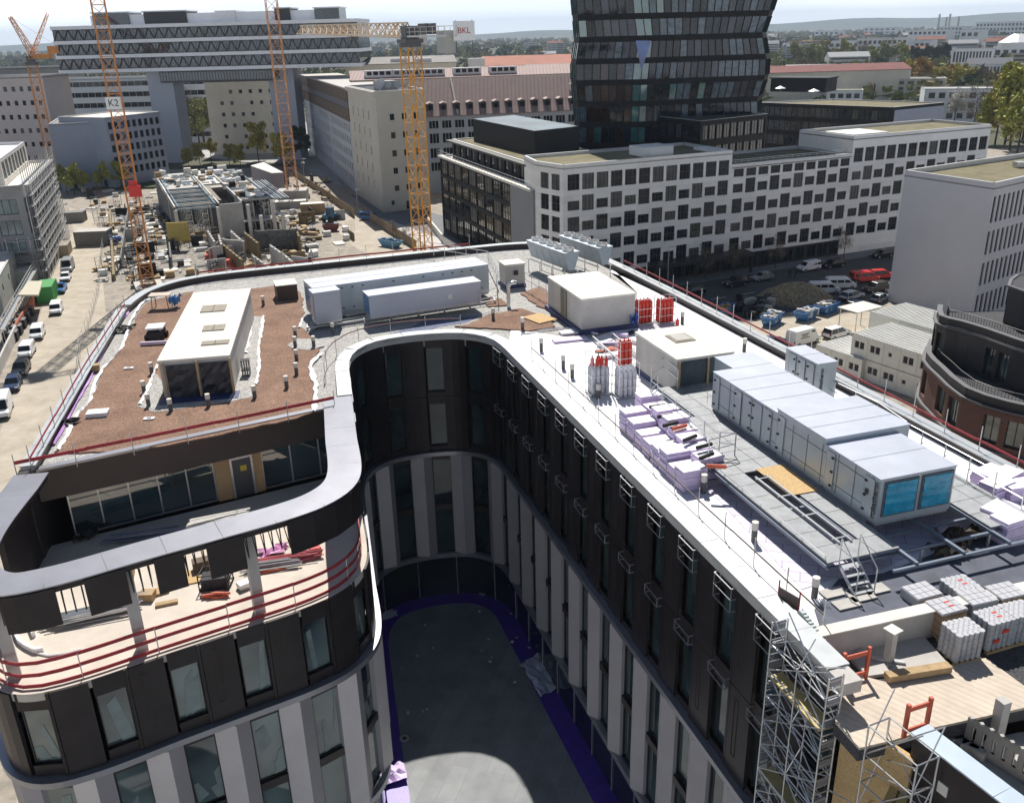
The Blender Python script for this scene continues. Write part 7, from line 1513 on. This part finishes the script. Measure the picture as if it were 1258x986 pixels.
# site cabin by the crane, fences, low sheds
q=[P(*zz(x,y),6.5).to_2d() for x,y in ((705,85),(860,140),(945,135),(800,60))]; m=MB(); m.prism(q,0,6.5); o=one(m,'site_shed',[M('shed violet grey',(.27,.25,.27),.8,0,.3,.06)],'plain violet-grey flat-roofed shed left of the orange and white crane','shed'); m=MB(); m.prism(q,6.501,6.7); one(m,'shed_roof',concl,'pale roof slab covering the violet-grey shed','roof')
for a,b,h,l in (((395,239),(436,268),2.2,'upper stretch of brown board fence along the site street'),((445,265),(512,308),2.2,'lower stretch of brown board fence up to the yellow crane'),((360,215),(395,239),2.0,'far stretch of brown board fence by the annexe')):
    p0=P(*a);p1=P(*b); m=MB(); n=int((p1-p0).length/.5)
    for i in range(n): s_=p0.lerp(p1,i/n);e_=p0.lerp(p1,(i+.93)/n); m.plank(s_+Vector((0,0,h/2)),e_+Vector((0,0,h/2)),h,.06)
    one(m,'board_fence',M('fence boards',(.26,.19,.12),.85,0,1,.3),l,'fence')
m=MB(); q0,q1=P(552,300).to_2d(),P(590,330).to_2d(); m.sweep([P(525,275).to_2d(),P(545,300).to_2d(),P(575,318).to_2d()],0,.4,0,1.6); one(m,'ramp_wall',concl,'pale curved ramp wall at the foot of the black office','wall')
# ================================================ skips, heap, cabins
def skip(p,az,mat,lab,L_=4.6,fill=None):
    p=Vector(p); t=thing('waste_skip',lab,'skip',p); ca,sa=math.cos(az),math.sin(az); T=lambda a,b,z:(p.x+a*ca-b*sa,p.y+a*sa+b*ca,p.z+z); m=MB(); l=L_/2
    lo=[(-l*.6,-.8),(l*.6,-.8),(l*.6,.8),(-l*.6,.8)];hi=[(-l,-1.0),(l,-1.0),(l,1.0),(-l,1.0)]; hi2=[(-l*.94,-.9),(l*.94,-.9),(l*.94,.9),(-l*.94,.9)]
    m.add([T(*q,0) for q in lo]+[T(*q,1.5) for q in hi]+[T(*q,1.5) for q in hi2]+[T(q[0]*.9,q[1]*.9,.6) for q in hi2],[(3,2,1,0)]+[(i,(i+1)%4,(i+1)%4+4,i+4) for i in range(4)]+[(i+4,(i+1)%4+4,(i+1)%4+8,i+8) for i in range(4)]+[(i+8,(i+1)%4+8,(i+1)%4+12,i+12) for i in range(4)]+[(12,13,14,15)]); m.build('body',mat,t)
    m=MB(); 
    for k in range(5): a=-l*.8+k*l*.4; m.bar(T(a*.7,-.86,.1),T(a,-1.03,1.45),.05);
    m.bar(T(-l,-1,1.5),T(l,-1,1.5),.07);m.bar(T(-l,1,1.5),T(l,1,1.5),.07); m.build('rib',mat,t)
    if fill is not False:
        m=MB()
        for k in range(22): a,b=random.uniform(-l*.8,l*.8),random.uniform(-.7,.7); m.box(T(a,b,.6),(random.uniform(.4,1.1),random.uniform(.3,.7),random.uniform(.5,1.3)),random.random()*3)
        m.build('rubble',fill or concw,t)
    return t
aW=math.atan2(wd.y,wd.x)
skip(P(889,388),aW+.6,blue_m,'blue skip with a raised timber load at the left of the yard',5.5,wood2)
skip(P(948,398),aW+.5,blue_m,'blue skip full of pale rubble nearest the outer parapet')
skip(P(990,392),aW+.35,blue_m,'blue skip in the middle of the row below the gravel heap')
skip(P(1015,384),aW+.3,blue_m,'blue skip at the right end of the row below the gravel heap')
skip(P(480,303),R(-40),M('skip light blue',(.10,.27,.42),.5,0,2,.2),'large light blue skip on the haul road before the yellow crane',6,blueb)
skip(P(407,284),R(10),M('skip maroon',(.16,.03,.03),.6),'small maroon skip behind the blue loader',4,False)
skip(P(135,300),R(10),M('blue sheet cover',(.06,.14,.42),.5,0,1.5,.3),'blue covered skip beside the haul road on the left',5.5,M('blue white sheeting',(.35,.42,.6),.5))
m=MB(); c=P(977,368); n=26; vs=[]
for j in range(7):
    for i in range(n): a=6.283*i/n; r_=(1-j/6.3)*(5.6+.6*math.sin(3*a)); vs.append((c.x+math.cos(a)*r_*1.15+random.uniform(-.1,.1),c.y+math.sin(a)*r_*.8+random.uniform(-.1,.1),c.z+3.0*(1-(1-j/6)**1.6)+random.uniform(-.12,.12)))
vs.append((c.x,c.y,c.z+3.05)); fs=[(j*n+i,j*n+(i+1)%n,(j+1)*n+(i+1)%n,(j+1)*n+i) for j in range(6) for i in range(n)]+[(6*n+i,6*n+(i+1)%n,7*n) for i in range(n)]; m.add(vs,fs)
one(m,'gravel_heap',M('heap of gravel',(.26,.21,.13),.98,0,1.5,.25,.9,kind='voro',p=(3.5,.4)),'brown conical gravel heap in the yard between street and skips','gravel heap')
random.seed(41)
for k in range(34): q=P(random.uniform(905,952),random.uniform(368,392)); o=bevelbox('rubbish_bag','dark bulky rubbish bag in the yard between the skips','rubbish bag',q,(random.uniform(.8,1.4),random.uniform(.7,1.2),random.uniform(.7,1.5)),random.random()*3,random.choice([bl,M('dark bag grey',(.10,.10,.09),.7),M('pale bag',(.45,.42,.36),.8)]),'rubbish bags in the yard',.2)
def cabin(p,d,az,wall,roof,label,name='site_container'):
    p=Vector(p); t=thing(name,label,'container',p); m=MB(); m.box(p,(d[0],d[1],d[2]),az); m.build('body',wall,t); m=MB(); m.box(p+Vector((0,0,d[2])),(d[0]+.08,d[1]+.08,.08),az); m.build('roof',roof,t)
    m=MB(); ca,sa=math.cos(az),math.sin(az)
    for s_ in (-1,1):
        for r_ in (-1,1): q=p+Vector((s_*(d[0]/2)*ca-r_*(d[1]/2)*sa,s_*(d[0]/2)*sa+r_*(d[1]/2)*ca,.01)); m.box(q,(.16,.16,d[2]-.02),az)
    m.build('corner_posts',wall,t); n=int(d[1]/.5); m=MB()
    for i in range(n):
        for s_ in (-1,1): o=(i+.5)/n*d[1]-d[1]/2; q=p+Vector((s_*(d[0]/2+.02)*ca-o*sa,s_*(d[0]/2+.02)*sa+o*ca,.1)); m.box(q,(.05,.2,d[2]-.2),az)
    m.build('side_ribs',wall,t,kind='stuff'); return t
sdir=(P(60,470)-P(120,330)).to_2d().normalized(); saz=math.atan2(sdir.y,sdir.x)+R(90)   # along the haul road
gr=M('container green',(.05,.30,.07),.5,0,1,.1)
cabin(P(60,367),(2.6,6.2,2.8),saz,gr,gr,'bright green container beside the haul road')
cabin(P(40,350)+Vector((-2,2,0)),(3.2,6.5,2.8),saz,M('container pale green',(.42,.47,.42),.5),concl,'pale green white-roofed container left of the green one')
cabin(P(44,331),(3.6,8,2.7),saz,M('container white',(.6,.6,.62),.5,0,.5,.05),concl,'lower white container of the stacked pair by the hall')
cabin(P(44,331)+Vector((0,0,2.85)),(3.6,8,2.7),saz,MATS['container white'],M('tan roof',(.45,.36,.28),.8),'upper white container with a tan roof on the stacked pair')
cabin(P(79,312),(2.6,5.5,2.3),saz,M('container sand',(.36,.30,.20),.7),dirt2,'sand-coloured open container by the scaffolded building')
cabin(P(117,300),(7,4,3.2),R(5),M('cabin dark',(.20,.19,.18),.8),concw,'dark grey site cabin at the far end of the haul road')
cabin(P(94,272),(4.5,3.5,2.5),R(10),MATS['cabin dark'],MATS['cabin dark'],'small dark container by the scaffold foot')
cabin(P(385,262),(6,3,2.6),R(10),wood2,concl,'timber-clad crate container right of the crane foundation')
cabin(P(358,255),(8,3,1.8),R(10),concw,concl,'grey concrete site cabin under the crane foundation')
for k in range(5): c=P(12+k*5.0,407-k*7.5,1.5); m=MB(); m.box(c-Vector((0,0,1.5)),(2.0,1.6,1.4),saz); m.box(c-Vector((0,0,.08)),(2.1,1.7,.1),saz,1); one(m,'waste_container',[black_m,M('bin lid grey',(.14,.14,.15),.6)],'black waste container in the row of five behind the red wall','bin','black containers behind the red wall')
m=MB(); m.sweep([P(22,412).to_2d(),P(46,370).to_2d()],-.15,.15,0,1.9); one(m,'yard_wall',M('red yard wall',(.34,.10,.05),.8,0,.6,.2),'orange-red low wall beside the parked vans','wall')
m=MB(); m.sweep([P(-4,468).to_2d(),P(22,412).to_2d()],-.15,.15,0,1.8); one(m,'yard_wall',concw,'grey concrete yard wall left of the parked cars','wall')
q=[P(x,y,4.2).to_2d() for x,y in ((22,362),(47,362),(52,345),(35,345))]; m=MB(); m.prism(q,3.9,4.2); o=one(m,'lean_to_roof',[M('pale tan roof',(.5,.46,.36),.8)],'pale lean-to roof next to the green container','roof',base=(q[0].x,q[0].y,0)); 
# ---- halls and the scaffolded building on the left
S1=P(86,292).to_2d();S0=P(62,342).to_2d(); zs0=V(33,214,S0,S1).z; sd_=(S0-S1).normalized(); sn=Vector((sd_.y,-sd_.x)) 
sn=Vector((-sd_.y,sd_.x)); 
if sn.x>0: sn=-sn
hs=max(17,min(26,zs0))
B0=S0+sn*1.6;B1=S1+sn*1.6
gm=[winf,M('pale curtain glass',(.16,.21,.22),.08,0,.4,.5)]
block('scaffolded_building','glass-fronted office under renovation wrapped in scaffolding at the left edge','office building',[B0,B1,B1+sn*40,B0+sn*40],hs-2,M('raw grey facade',(.25,.25,.26),.8,0,.4,.15),concl,{0:grid(.5,(B1-B0).length-.5,9,3.6,[(1+3.9*i,3.8+3.9*i) for i in range(5)],2,1),3:grid(.5,39,9,3.8,[(1+3.9*i,3.8+3.9*i) for i in range(5)],3,1)},gm)
block('glass_roof_storey','set-back glazed top storey with white roof on the scaffolded building','roof storey',[B0+sn*3+(B1-B0)*.08,B1+sn*3+(B0-B1)*.1,B1+sn*22,B0+sn*24],hs+2.5,concl,white_m,{0:grid(.5,(B1-B0).length*.8,8,3.4,[(hs-1.4,hs+1.8)],2,1),3:grid(.3,18,4,3.6,[(hs-1.4,hs+1.8)],2,1)},gm,z0=hs-2.4)
t=thing('facade_scaffold','tall tube scaffold with many deck levels along the left building','scaffold',(S0.x,S0.y,0)); Ls=(S1-S0).length; sd2=(S1-S0).normalized(); nb=int(Ls/2.5)
for k in range(int(hs/2)):
    z=2.0*k+1.9; m=MB(); a=S0;b=S1; c=(a+b)/2+sn*.6; m.box((c.x,c.y,z),(Ls,.85,.07),math.atan2(sd2.y,sd2.x)); m.build('deck',M('scaffold deck grey',(.45,.45,.44),.5,.4,1,.2),t)
    m=MB()
    for h in (.5,1.0): m.bar((a.x,a.y,z+h),(b.x,b.y,z+h),.06)
    m.build('rail',galv,t); m=MB(); m.plank((a.x,a.y,z+.12),(b.x,b.y,z+.12),.2,.05); m.build('toe_board',concl,t)
for i in range(nb+1):
    m=MB()
    for s_ in (0,1.1): q=S0+sd2*(Ls*i/nb)+sn*s_; m.bar((q.x,q.y,0),(q.x,q.y,hs+1),.07)
    q=S0+sd2*(Ls*i/nb); 
    if i<nb and i%2==0:
        for k in range(int(hs/2)): q2=S0+sd2*(Ls*(i+1)/nb); m.bar((q.x,q.y,2*k),(q2.x,q2.y,2*k+2),.05)
    m.build('standards',galv,t)
ends=[(S0,S0+sn*12)]
t=thing('facade_scaffold','lower tube scaffold across the near end of the left building','scaffold',(S0.x,S0.y,0))
a,b=S0-sd2*1.2,S0-sd2*1.2+sn*6
for k in range(4): m=MB(); c=(a+b)/2; m.box((c.x,c.y,2*k+1.9),(6,.9,.07),math.atan2(sn.y,sn.x)); m.build('deck',MATS['scaffold deck grey'],t)
for i in range(4): q=a.lerp(b,i/3); m=MB(); m.bar((q.x,q.y,0),(q.x,q.y,8.5),.07); m.build('standards',galv,t)
# lower white-roofed hall in front of it
h0=[P(x,y,8.0).to_2d() for x,y in ((18,290),(46,262))]; hd=(h0[1]-h0[0]).normalized(); hn=Vector((-hd.y,hd.x)); 
block('white_roof_hall','low beige hall with a white ribbed roof in front of the scaffolded building','hall',[h0[0],h0[1],h0[1]+hn*40,h0[0]+hn*40],8.0,M('beige panel hall',(.36,.30,.24),.8,0,.3,.1),M('white hall roof',(.62,.63,.66),.5,0,.5,.05,kind='stripes',p=(.25,'Y',.75)),{},par=.15)
h1=[P(x,y,6.0).to_2d() for x,y in ((-4,345),(17,308))]; hd=(h1[1]-h1[0]).normalized(); hn=Vector((-hd.y,hd.x)); 
block('grey_yard_shed','low grey shed with small windows and a white roof edge at the left edge','shed',[h1[0],h1[1],h1[1]+hn*30,h1[0]+hn*30],6.0,M('shed grey green',(.32,.33,.30),.8,0,.4,.1),concl,{0:grid(.5,(h1[1]-h1[0]).length-.5,3,1.1,[(3.2,4.4)],2,1)},par=.15)
a=P(0,405,3.0);b=P(42,330,3.0); m=MB()
for h in (3.0,3.6,4.2): m.bar((a.x,a.y,h),(b.x,b.y,h),.06)
for k in range(22): q=a.lerp(b,k/21); m.bar((q.x,q.y,0),(q.x,q.y,4.2),.05)
c=(a+b)/2; m.box((c.x,c.y,2.8),((b-a).length,1.0,.2),math.atan2(b.y-a.y,b.x-a.x)); one(m,'elevated_walkway',galv,'grey elevated walkway with railing running above the yard at the left edge','walkway')
# wire fence along the haul road
m=MB(); pts=[P(x,y) for x,y in ((128,300),(124,330),(122,360),(112,395),(100,430),(96,470))]
for a,b in zip(pts,pts[1:]):
    n=max(1,int((b-a).length/3.3))
    for i in range(n): q=a.lerp(b,i/n); r_=a.lerp(b,(i+1)/n); m.bar(q,q+Vector((0,0,2)),.03); [m.bar(q+Vector((0,0,h)),r_+Vector((0,0,h)),.02) for h in (.1,1,2)]; m.bar(q,r_+Vector((0,0,2)),.012)
one(m,'wire_fence',galv,'thin wire site fence along the haul road beside the left wing','fence')
# ================================================ vehicles
tyre=black_m; rimm=M('wheel rim',(.4,.4,.42),.35,.7)
def vehicle(kind,paint,label,p,az,name='parked_car',grp=None,cat='car'):
    p=Vector(p); t=thing(name,label,cat,p,grp,az)
    D={'car':(4.2,1.78,1.45),'estate':(4.6,1.82,1.5),'suv':(4.5,1.85,1.68),'van':(5.3,2.0,2.4),'minibus':(5.0,2.0,1.98),'smallvan':(4.4,1.8,1.82),'pickup':(5.0,1.8,1.75)}[kind]; L_,W3,H=D; l=L_/2;w=W3/2
    belt={'van':1.15,'minibus':1.1,'smallvan':1.0,'suv':1.0}.get(kind,.88)
    if kind in('van','minibus','smallvan'):
        prof=[(-l,.35),(-l,H*.9),(-l+.12,H),(l-1.75 if kind!='van' else l-1.5,H),(l-1.3,H-.12),(l-.75,belt+.08),(l-.08,belt-.18),(l,.45),(l-.1,.3)]
    elif kind=='pickup': prof=[(-l,.4),(-l,1.0),(0.1,1.0),(.15,1.0),(l-1.1,1.0),(l-.1,.85),(l,.45),(l-.1,.32)]
    else: prof=[(-l+.05,.35),(-l,.7),(-l+.15,belt),(l-1.25,belt+.02),(l-.15,belt-.16),(l,.5),(l-.12,.3)]
    def loft(prof,w0,inset=.06):
        m=MB(); n=len(prof); hi=max(z for _,z in prof); vs=[]
        for s_ in (-1,-.86,.86,1):
            for x,z in prof:
                k=1 if abs(s_)<.9 else 0; vs.append((x*(1 if k else .985),s_*w0*(1-(inset if z>belt+.1 else 0)*(z-belt)/(H-belt+.01)*2),z if k else z-(.05 if z>.5 else -.05)))
        for s_ in range(3):
            for i in range(n): a=s_*n+i;b=s_*n+(i+1)%n; m.f.append((a,b,b+n,a+n)); m.m.append(0)
        m.f+= [tuple(range(n-1,-1,-1)),tuple(range(3*n,4*n))]; m.m+=[0,0]; m.v=[tuple(v) for v in vs]; return m
    def bl_(m,name_,mat,par=t,**k):
        me=bpy.data.meshes.new(name_); me.from_pydata(m.v,[],m.f); 
        for q in (mat if isinstance(mat,list) else [mat]): me.materials.append(q)
        me.polygons.foreach_set('material_index',m.m); me.update(); o=link(bpy.data.objects.new(name_,me)); o.parent=par; return o
    body=bl_(loft(prof,w),'body',paint)
    gl_=M('car glass',(.012,.015,.018),.08,0,1,.3)
    if kind in('van','minibus','smallvan'):
        m=MB(); k=.02; f0=(l-1.3,H-.14);f1=(l-.77,belt+.1); m.add([(f0[0]+k,-w*.82,f0[1]),(f0[0]+k,w*.82,f0[1]),(f1[0]+k+.03,w*.88,f1[1]),(f1[0]+k+.03,-w*.88,f1[1])],[(0,3,2,1)]); bl_(m,'windscreen',gl_,body)
        for s_ in (-1,1):
            m=MB(); m.add([(l-2.1,s_*(w*.955),belt+.1),(l-1.0,s_*(w*.97),belt+.1),(l-1.45,s_*(w*.925),H-.3),(l-2.1,s_*(w*.925),H-.3)],[(0,1,2,3) if s_<0 else (3,2,1,0)]); bl_(m,'side_window',gl_,body)
            if kind!='van':
                for j in (0,1): x1_=l-2.25-j*1.25; m=MB(); m.add([(x1_-1.1,s_*(w*.957),belt+.1),(x1_,s_*(w*.957),belt+.1),(x1_,s_*(w*.925),H-.3),(x1_-1.1,s_*(w*.925),H-.3)],[(0,1,2,3) if s_<0 else (3,2,1,0)]); bl_(m,'side_window',gl_,body)
        m=MB(); m.add([(-l-.01,-w*.7,belt+.2),(-l-.01,w*.7,belt+.2),(-l-.01,w*.7,H-.35),(-l-.01,-w*.7,H-.35)],[(0,3,2,1) if 0 else (3,2,1,0)]); 
        if kind!='van': bl_(m,'rear_window',gl_,body)
    else:
        b0,b1,t0,t1={'car':(-l+.2,l-1.15,-l+.75,l-1.95),'estate':(-l+.12,l-1.2,-l+.4,l-2.0),'suv':(-l+.12,l-1.15,-l+.4,l-1.9),'pickup':(-.2,l-1.0,.0,l-1.6)}[kind]; zt2=H-.05; m=MB(); ww=w*.93;wt_=w*.74
        m.v=[(b0,-ww,belt-.02),(b1,-ww,belt-.02),(b1,ww,belt-.02),(b0,ww,belt-.02),(t0,-wt_,zt2),(t1,-wt_,zt2),(t1,wt_,zt2),(t0,wt_,zt2)]; m.f=[(0,1,5,4),(1,2,6,5),(2,3,7,6),(3,0,4,7)]; m.m=[0]*4; bl_(m,'windows',gl_)
        m=MB(); m.v=[(t0-.05,-wt_-.02,zt2-.01),(t1+.06,-wt_-.02,zt2-.01),(t1+.06,wt_+.02,zt2-.01),(t0-.05,wt_+.02,zt2-.01),(t0+.06,-wt_+.1,H),(t1-.08,-wt_+.1,H),(t1-.08,wt_-.1,H),(t0+.06,wt_-.1,H)]; m.f=[(0,1,5,4),(1,2,6,5),(2,3,7,6),(3,0,4,7),(4,5,6,7),(3,2,1,0)]; m.m=[0]*6
        for (xb,xt) in ((b0,t0),(b1,t1),((b0+b1)/2-.1,(t0+t1)/2)):
            for s_ in (-1,1): m.bar((xb,s_*ww,belt-.02),(xt,s_*wt_,zt2),.045)
        bl_(m,'roof',paint)
    for x in (-l+.8,l-.82):
        for s_ in (-1,1):
            m=MB(); m.bar((x,s_*(w-.2),.33),(x,s_*(w+.01),.33),.33,14); o=bl_(m,'wheel',tyre); m=MB(); m.bar((x,s_*(w+.005),.33),(x,s_*(w+.025),.33),.2,10); bl_(m,'rim',rimm,o)
    for s_ in (-1,1):
        m=MB(); m.box((l-.07,s_*w*.72,.62 if kind in('car','estate','pickup','suv') else .78),(.08,.34,.16)); bl_(m,'headlight',M('headlight',(.6,.62,.65),.15)); m=MB(); m.box((-l+.02,s_*w*.8,.7),(.06,.2,.3)); bl_(m,'tail_light',M('tail light',(.35,.01,.01),.3))
    m=MB(); m.box((l-.0,0,.3),(.06,W3*.9,.22)); m.box((-l+.03,0,.3),(.06,W3*.9,.22)); bl_(m,'bumper',black_m)
    return t
pw=M('paint white',(.72,.73,.74),.3,0,1,.02);pb=M('paint black',(.012,.013,.016),.2);pg=M('paint silver',(.42,.44,.46),.3,.5);pr=M('paint red',(.50,.02,.02),.28);pbl=M('paint blue',(.03,.14,.36),.3);pdb=M('paint dark blue',(.02,.04,.09),.25);pbr=M('paint brown black',(.05,.03,.025),.3);pgy=M('paint grey',(.24,.25,.26),.4,.3)
sz=math.atan2(sdir.y,sdir.x)
# left haul road, noses towards the camera
for k,(x,y,kd,pt_,l,c_) in enumerate(((34,436,'smallvan',pw,'white van with dark windscreen nearest the red wall','van'),(47,414,'smallvan',pw,'white van parked right behind the first one by the red wall','van'),(27,458,'suv',pb,'black car with boxy roof between the white van and the dark saloon','car'),(17,476,'estate',pdb,'dark blue-black estate car near the left edge','car'),(4,508,'van',pw,'large white delivery van cut by the left edge','van'),(70,384,'smallvan',pw,'small white van standing in front of the green container','van'),(75,358,'pickup',pbl,'blue pickup truck just right of the green container','pickup'),(81,344,'car',pw,'small white car behind the blue pickup','car'),(84,332,'van',pgy,'grey and white van furthest along the haul road','van'))):
    vehicle(kd,pt_,l,P(x,y,.012),sz+random.uniform(-.05,.05)+(R(0) if k!=4 else .05),'parked_van' if c_=='van' else 'parked_car',None,c_)
for k,(x,y,kd,pt_,l,c_,da) in enumerate(((936,344,'car',pg,'silver hatchback on the shaded street before the white office','car',180),(903,351,'suv',pb,'black car in the shade left of the silver hatchback','car',180),(850,362,'estate',pb,'black car half hidden behind the roof parapet on the shaded street','car',180),(993,332,'smallvan',pw,'white city van across the street behind the minibus','van',180),(1023,328,'estate',pb,'long black car right of the white city van','car',180),(1083,316,'estate',pb,'black car at the far end of the street beside the grey block','car',180),(1012,360,'minibus',pw,'white minibus with side windows beside the gravel heap','van',-25),(1032,354,'minibus',pw,'white van half hidden behind the minibus','van',-25),(1046,367,'estate',pw,'white estate car right of the white minibus','car',10),(1053,379,'estate',pdb,'dark estate car in front of the white estate','car',10),(1040,348,'car',pb,'dark car between the minibus and the red van','car',-15),(1061,346,'minibus',pr,'bright red van in the crowded parking yard','van',-15),(1083,342,'suv',pr,'red car right behind the red van','car',-15),(1075,358,'suv',pbr,'brown-black car in front of the red van','car',180),(1080,370,'car',pg,'pale silver car tucked beside the grey block','car',20),(986,422,'van',pw,'big white delivery van with dark lettering on its side behind the parapet','van',8),(1027,414,'suv',pw,'white off-road car ahead of the lettered delivery van','car',8),(950,424,'car',pdb,'dark blue car half hidden by the outer parapet','car',10),(454,270,'minibus',pbl,'light blue van parked at the board fence by the beige tower','van',-50))):
    t=vehicle(kd,pt_,l,P(x,y,.05),aW+R(da),'parked_van' if c_=='van' else 'parked_car',None,c_)
    if x==986:
        a=aW+R(da); q=P(x,y,.05)+Vector((math.sin(a),-math.cos(a),0))*1.01+Vector((math.cos(a),math.sin(a),0))*(-.6)
        o=text_mesh('LOGISTICS',.5,frame_m,t,q,(0,0,0)); o.location=(-.7,-1.0,1.5); o.rotation_euler=(R(88),0,0); bpy.data.objects.remove(o)
        m=MB()
        for j,(w_,h_) in enumerate(((1.5,1.75),(1.0,1.5),(1.9,1.25))): m.box((-.9+w_*.1,-.995,h_),(w_,.012,.10)); 
        me=bpy.data.meshes.new('side_stripe'); me.from_pydata(m.v,[],m.f); me.materials.append(frame_m); o=link(bpy.data.objects.new('side_stripe',me)); o.parent=t
for x,y,l in ((870,338,'x'),): pass
# loader
c=P(406,272); t=thing('wheel_loader','blue wheel loader with a cab working beside the haul road','loader',c); m=MB(); m.box(c+Vector((0,0,.9)),(3.6,1.8,1.0),R(60)); m.build('body',M('machine blue',(.07,.18,.30),.5),t); m=MB(); m.box(c+Vector((.1,-.1,1.9)),(1.5,1.5,1.5),R(60)); m.box(c+Vector((.1,-.1,3.4)),(1.7,1.7,.12),R(60)); m.build('cab',M('machine cab',(.10,.16,.22),.3),t)
for a in (-1.2,1.2):
    for b in (-1,1): q=c+Vector((a*.5-b*.87,a*.87+b*.5,.75)); m=MB(); m.bar(q-Vector((.2*.87,-.1,0)),q+Vector((.2*.87,-.1,0)),.75,12); m.build('wheel',black_m,t)
m=MB(); m.box(c+Vector((1.4,2.4,.3)),(.8,2.2,.9),R(60)); m.bar(c+Vector((.5,1,1.4)),c+Vector((1.4,2.2,.8)),.15); m.build('bucket',M('machine blue',(.07,.18,.3)),t)
for k,(x,y,l) in enumerate(((970,342,'person in dark clothes standing on the left on the shaded pavement'),(977,342,'person in dark clothes standing on the right, beside the other one'))):
    c=P(x,y,.05); bm=bmesh.new(); me=bpy.data.meshes.new('person'); vs=[(0,0,.95),(0,0,1.2),(0,0,1.42),(0,0,1.52),(0,0,1.66),(.2,0,1.4),(.27,.04,1.12),(.26,.12,.88),(-.2,0,1.4),(-.27,.04,1.12),(-.26,.10,.88),(.1,0,.88),(.11,.03,.48),(.11,-.03,.08),(.12,.12,.04),(-.1,0,.88),(-.11,.08,.48),(-.11,.1,.08),(-.12,.24,.04)]
    es=[(0,1),(1,2),(2,3),(3,4),(2,5),(5,6),(6,7),(2,8),(8,9),(9,10),(0,11),(11,12),(12,13),(13,14),(0,15),(15,16),(16,17),(17,18)]; me.from_pydata(vs,es,[]); o=link(bpy.data.objects.new('person',me)); sk_=o.modifiers.new('s','SKIN'); rr=[.15,.15,.16,.06,.105,.07,.05,.04,.07,.05,.04,.1,.075,.05,.045,.1,.075,.05,.045]
    if not me.skin_vertices: bm.from_mesh(me); bm.verts.layers.skin.verify(); bm.to_mesh(me)
    for v,r_ in zip(me.skin_vertices[0].data,rr): v.radius=(r_,r_)
    me.skin_vertices[0].data[0].use_root=True; ss=o.modifiers.new('u','SUBSURF'); ss.levels=1; ss.render_levels=1; me.materials.append(M('dark clothing',(.03,.03,.04),.8)); o.location=c; o.rotation_euler[2]=k*1.2; tag(o,l,'person')
# street furniture
for (x,y,h,l) in ((375,228,8,'slim street lamp between the annexe and the fence'),(440,262,6,'slim street lamp beside the corner of the beige tower'),(820,352,7,'street lamp on the pavement before the entrance canopy')):
    c=P(x,y); t=thing('street_lamp',l,'street lamp',c); m=MB(); m.bar(c,c+Vector((0,0,h)),.1,8,0,.06); m.build('pole',galv,t); m=MB(); m.box(c+Vector((.5,0,h)),(1.2,.3,.12)); m.build('lamp_head',galv,t)
# ================================================ air
HZ=MB(); HZ.prism([(-15000,-190),(15000,-190),(17000,15800),(-17000,15800)],-1.6,250)
mh=bpy.data.materials.new('haze air'); mh.use_nodes=True; nt=mh.node_tree; nt.nodes.remove(nt.nodes['Principled BSDF']); pv=nt.nodes.new('ShaderNodeVolumePrincipled'); pv.inputs['Color'].default_value=(.70,.84,1,1); pv.inputs['Density'].default_value=.00008; pv.inputs['Anisotropy'].default_value=0
nt.links.new(pv.outputs[0],nt.nodes['Material Output'].inputs['Volume'])
o=HZ.build('haze',mh); o['kind']='stuff'

for o in scene.objects:
    if o.parent is None and 'category' in o and 'kind' not in o: o['kind']='thing'
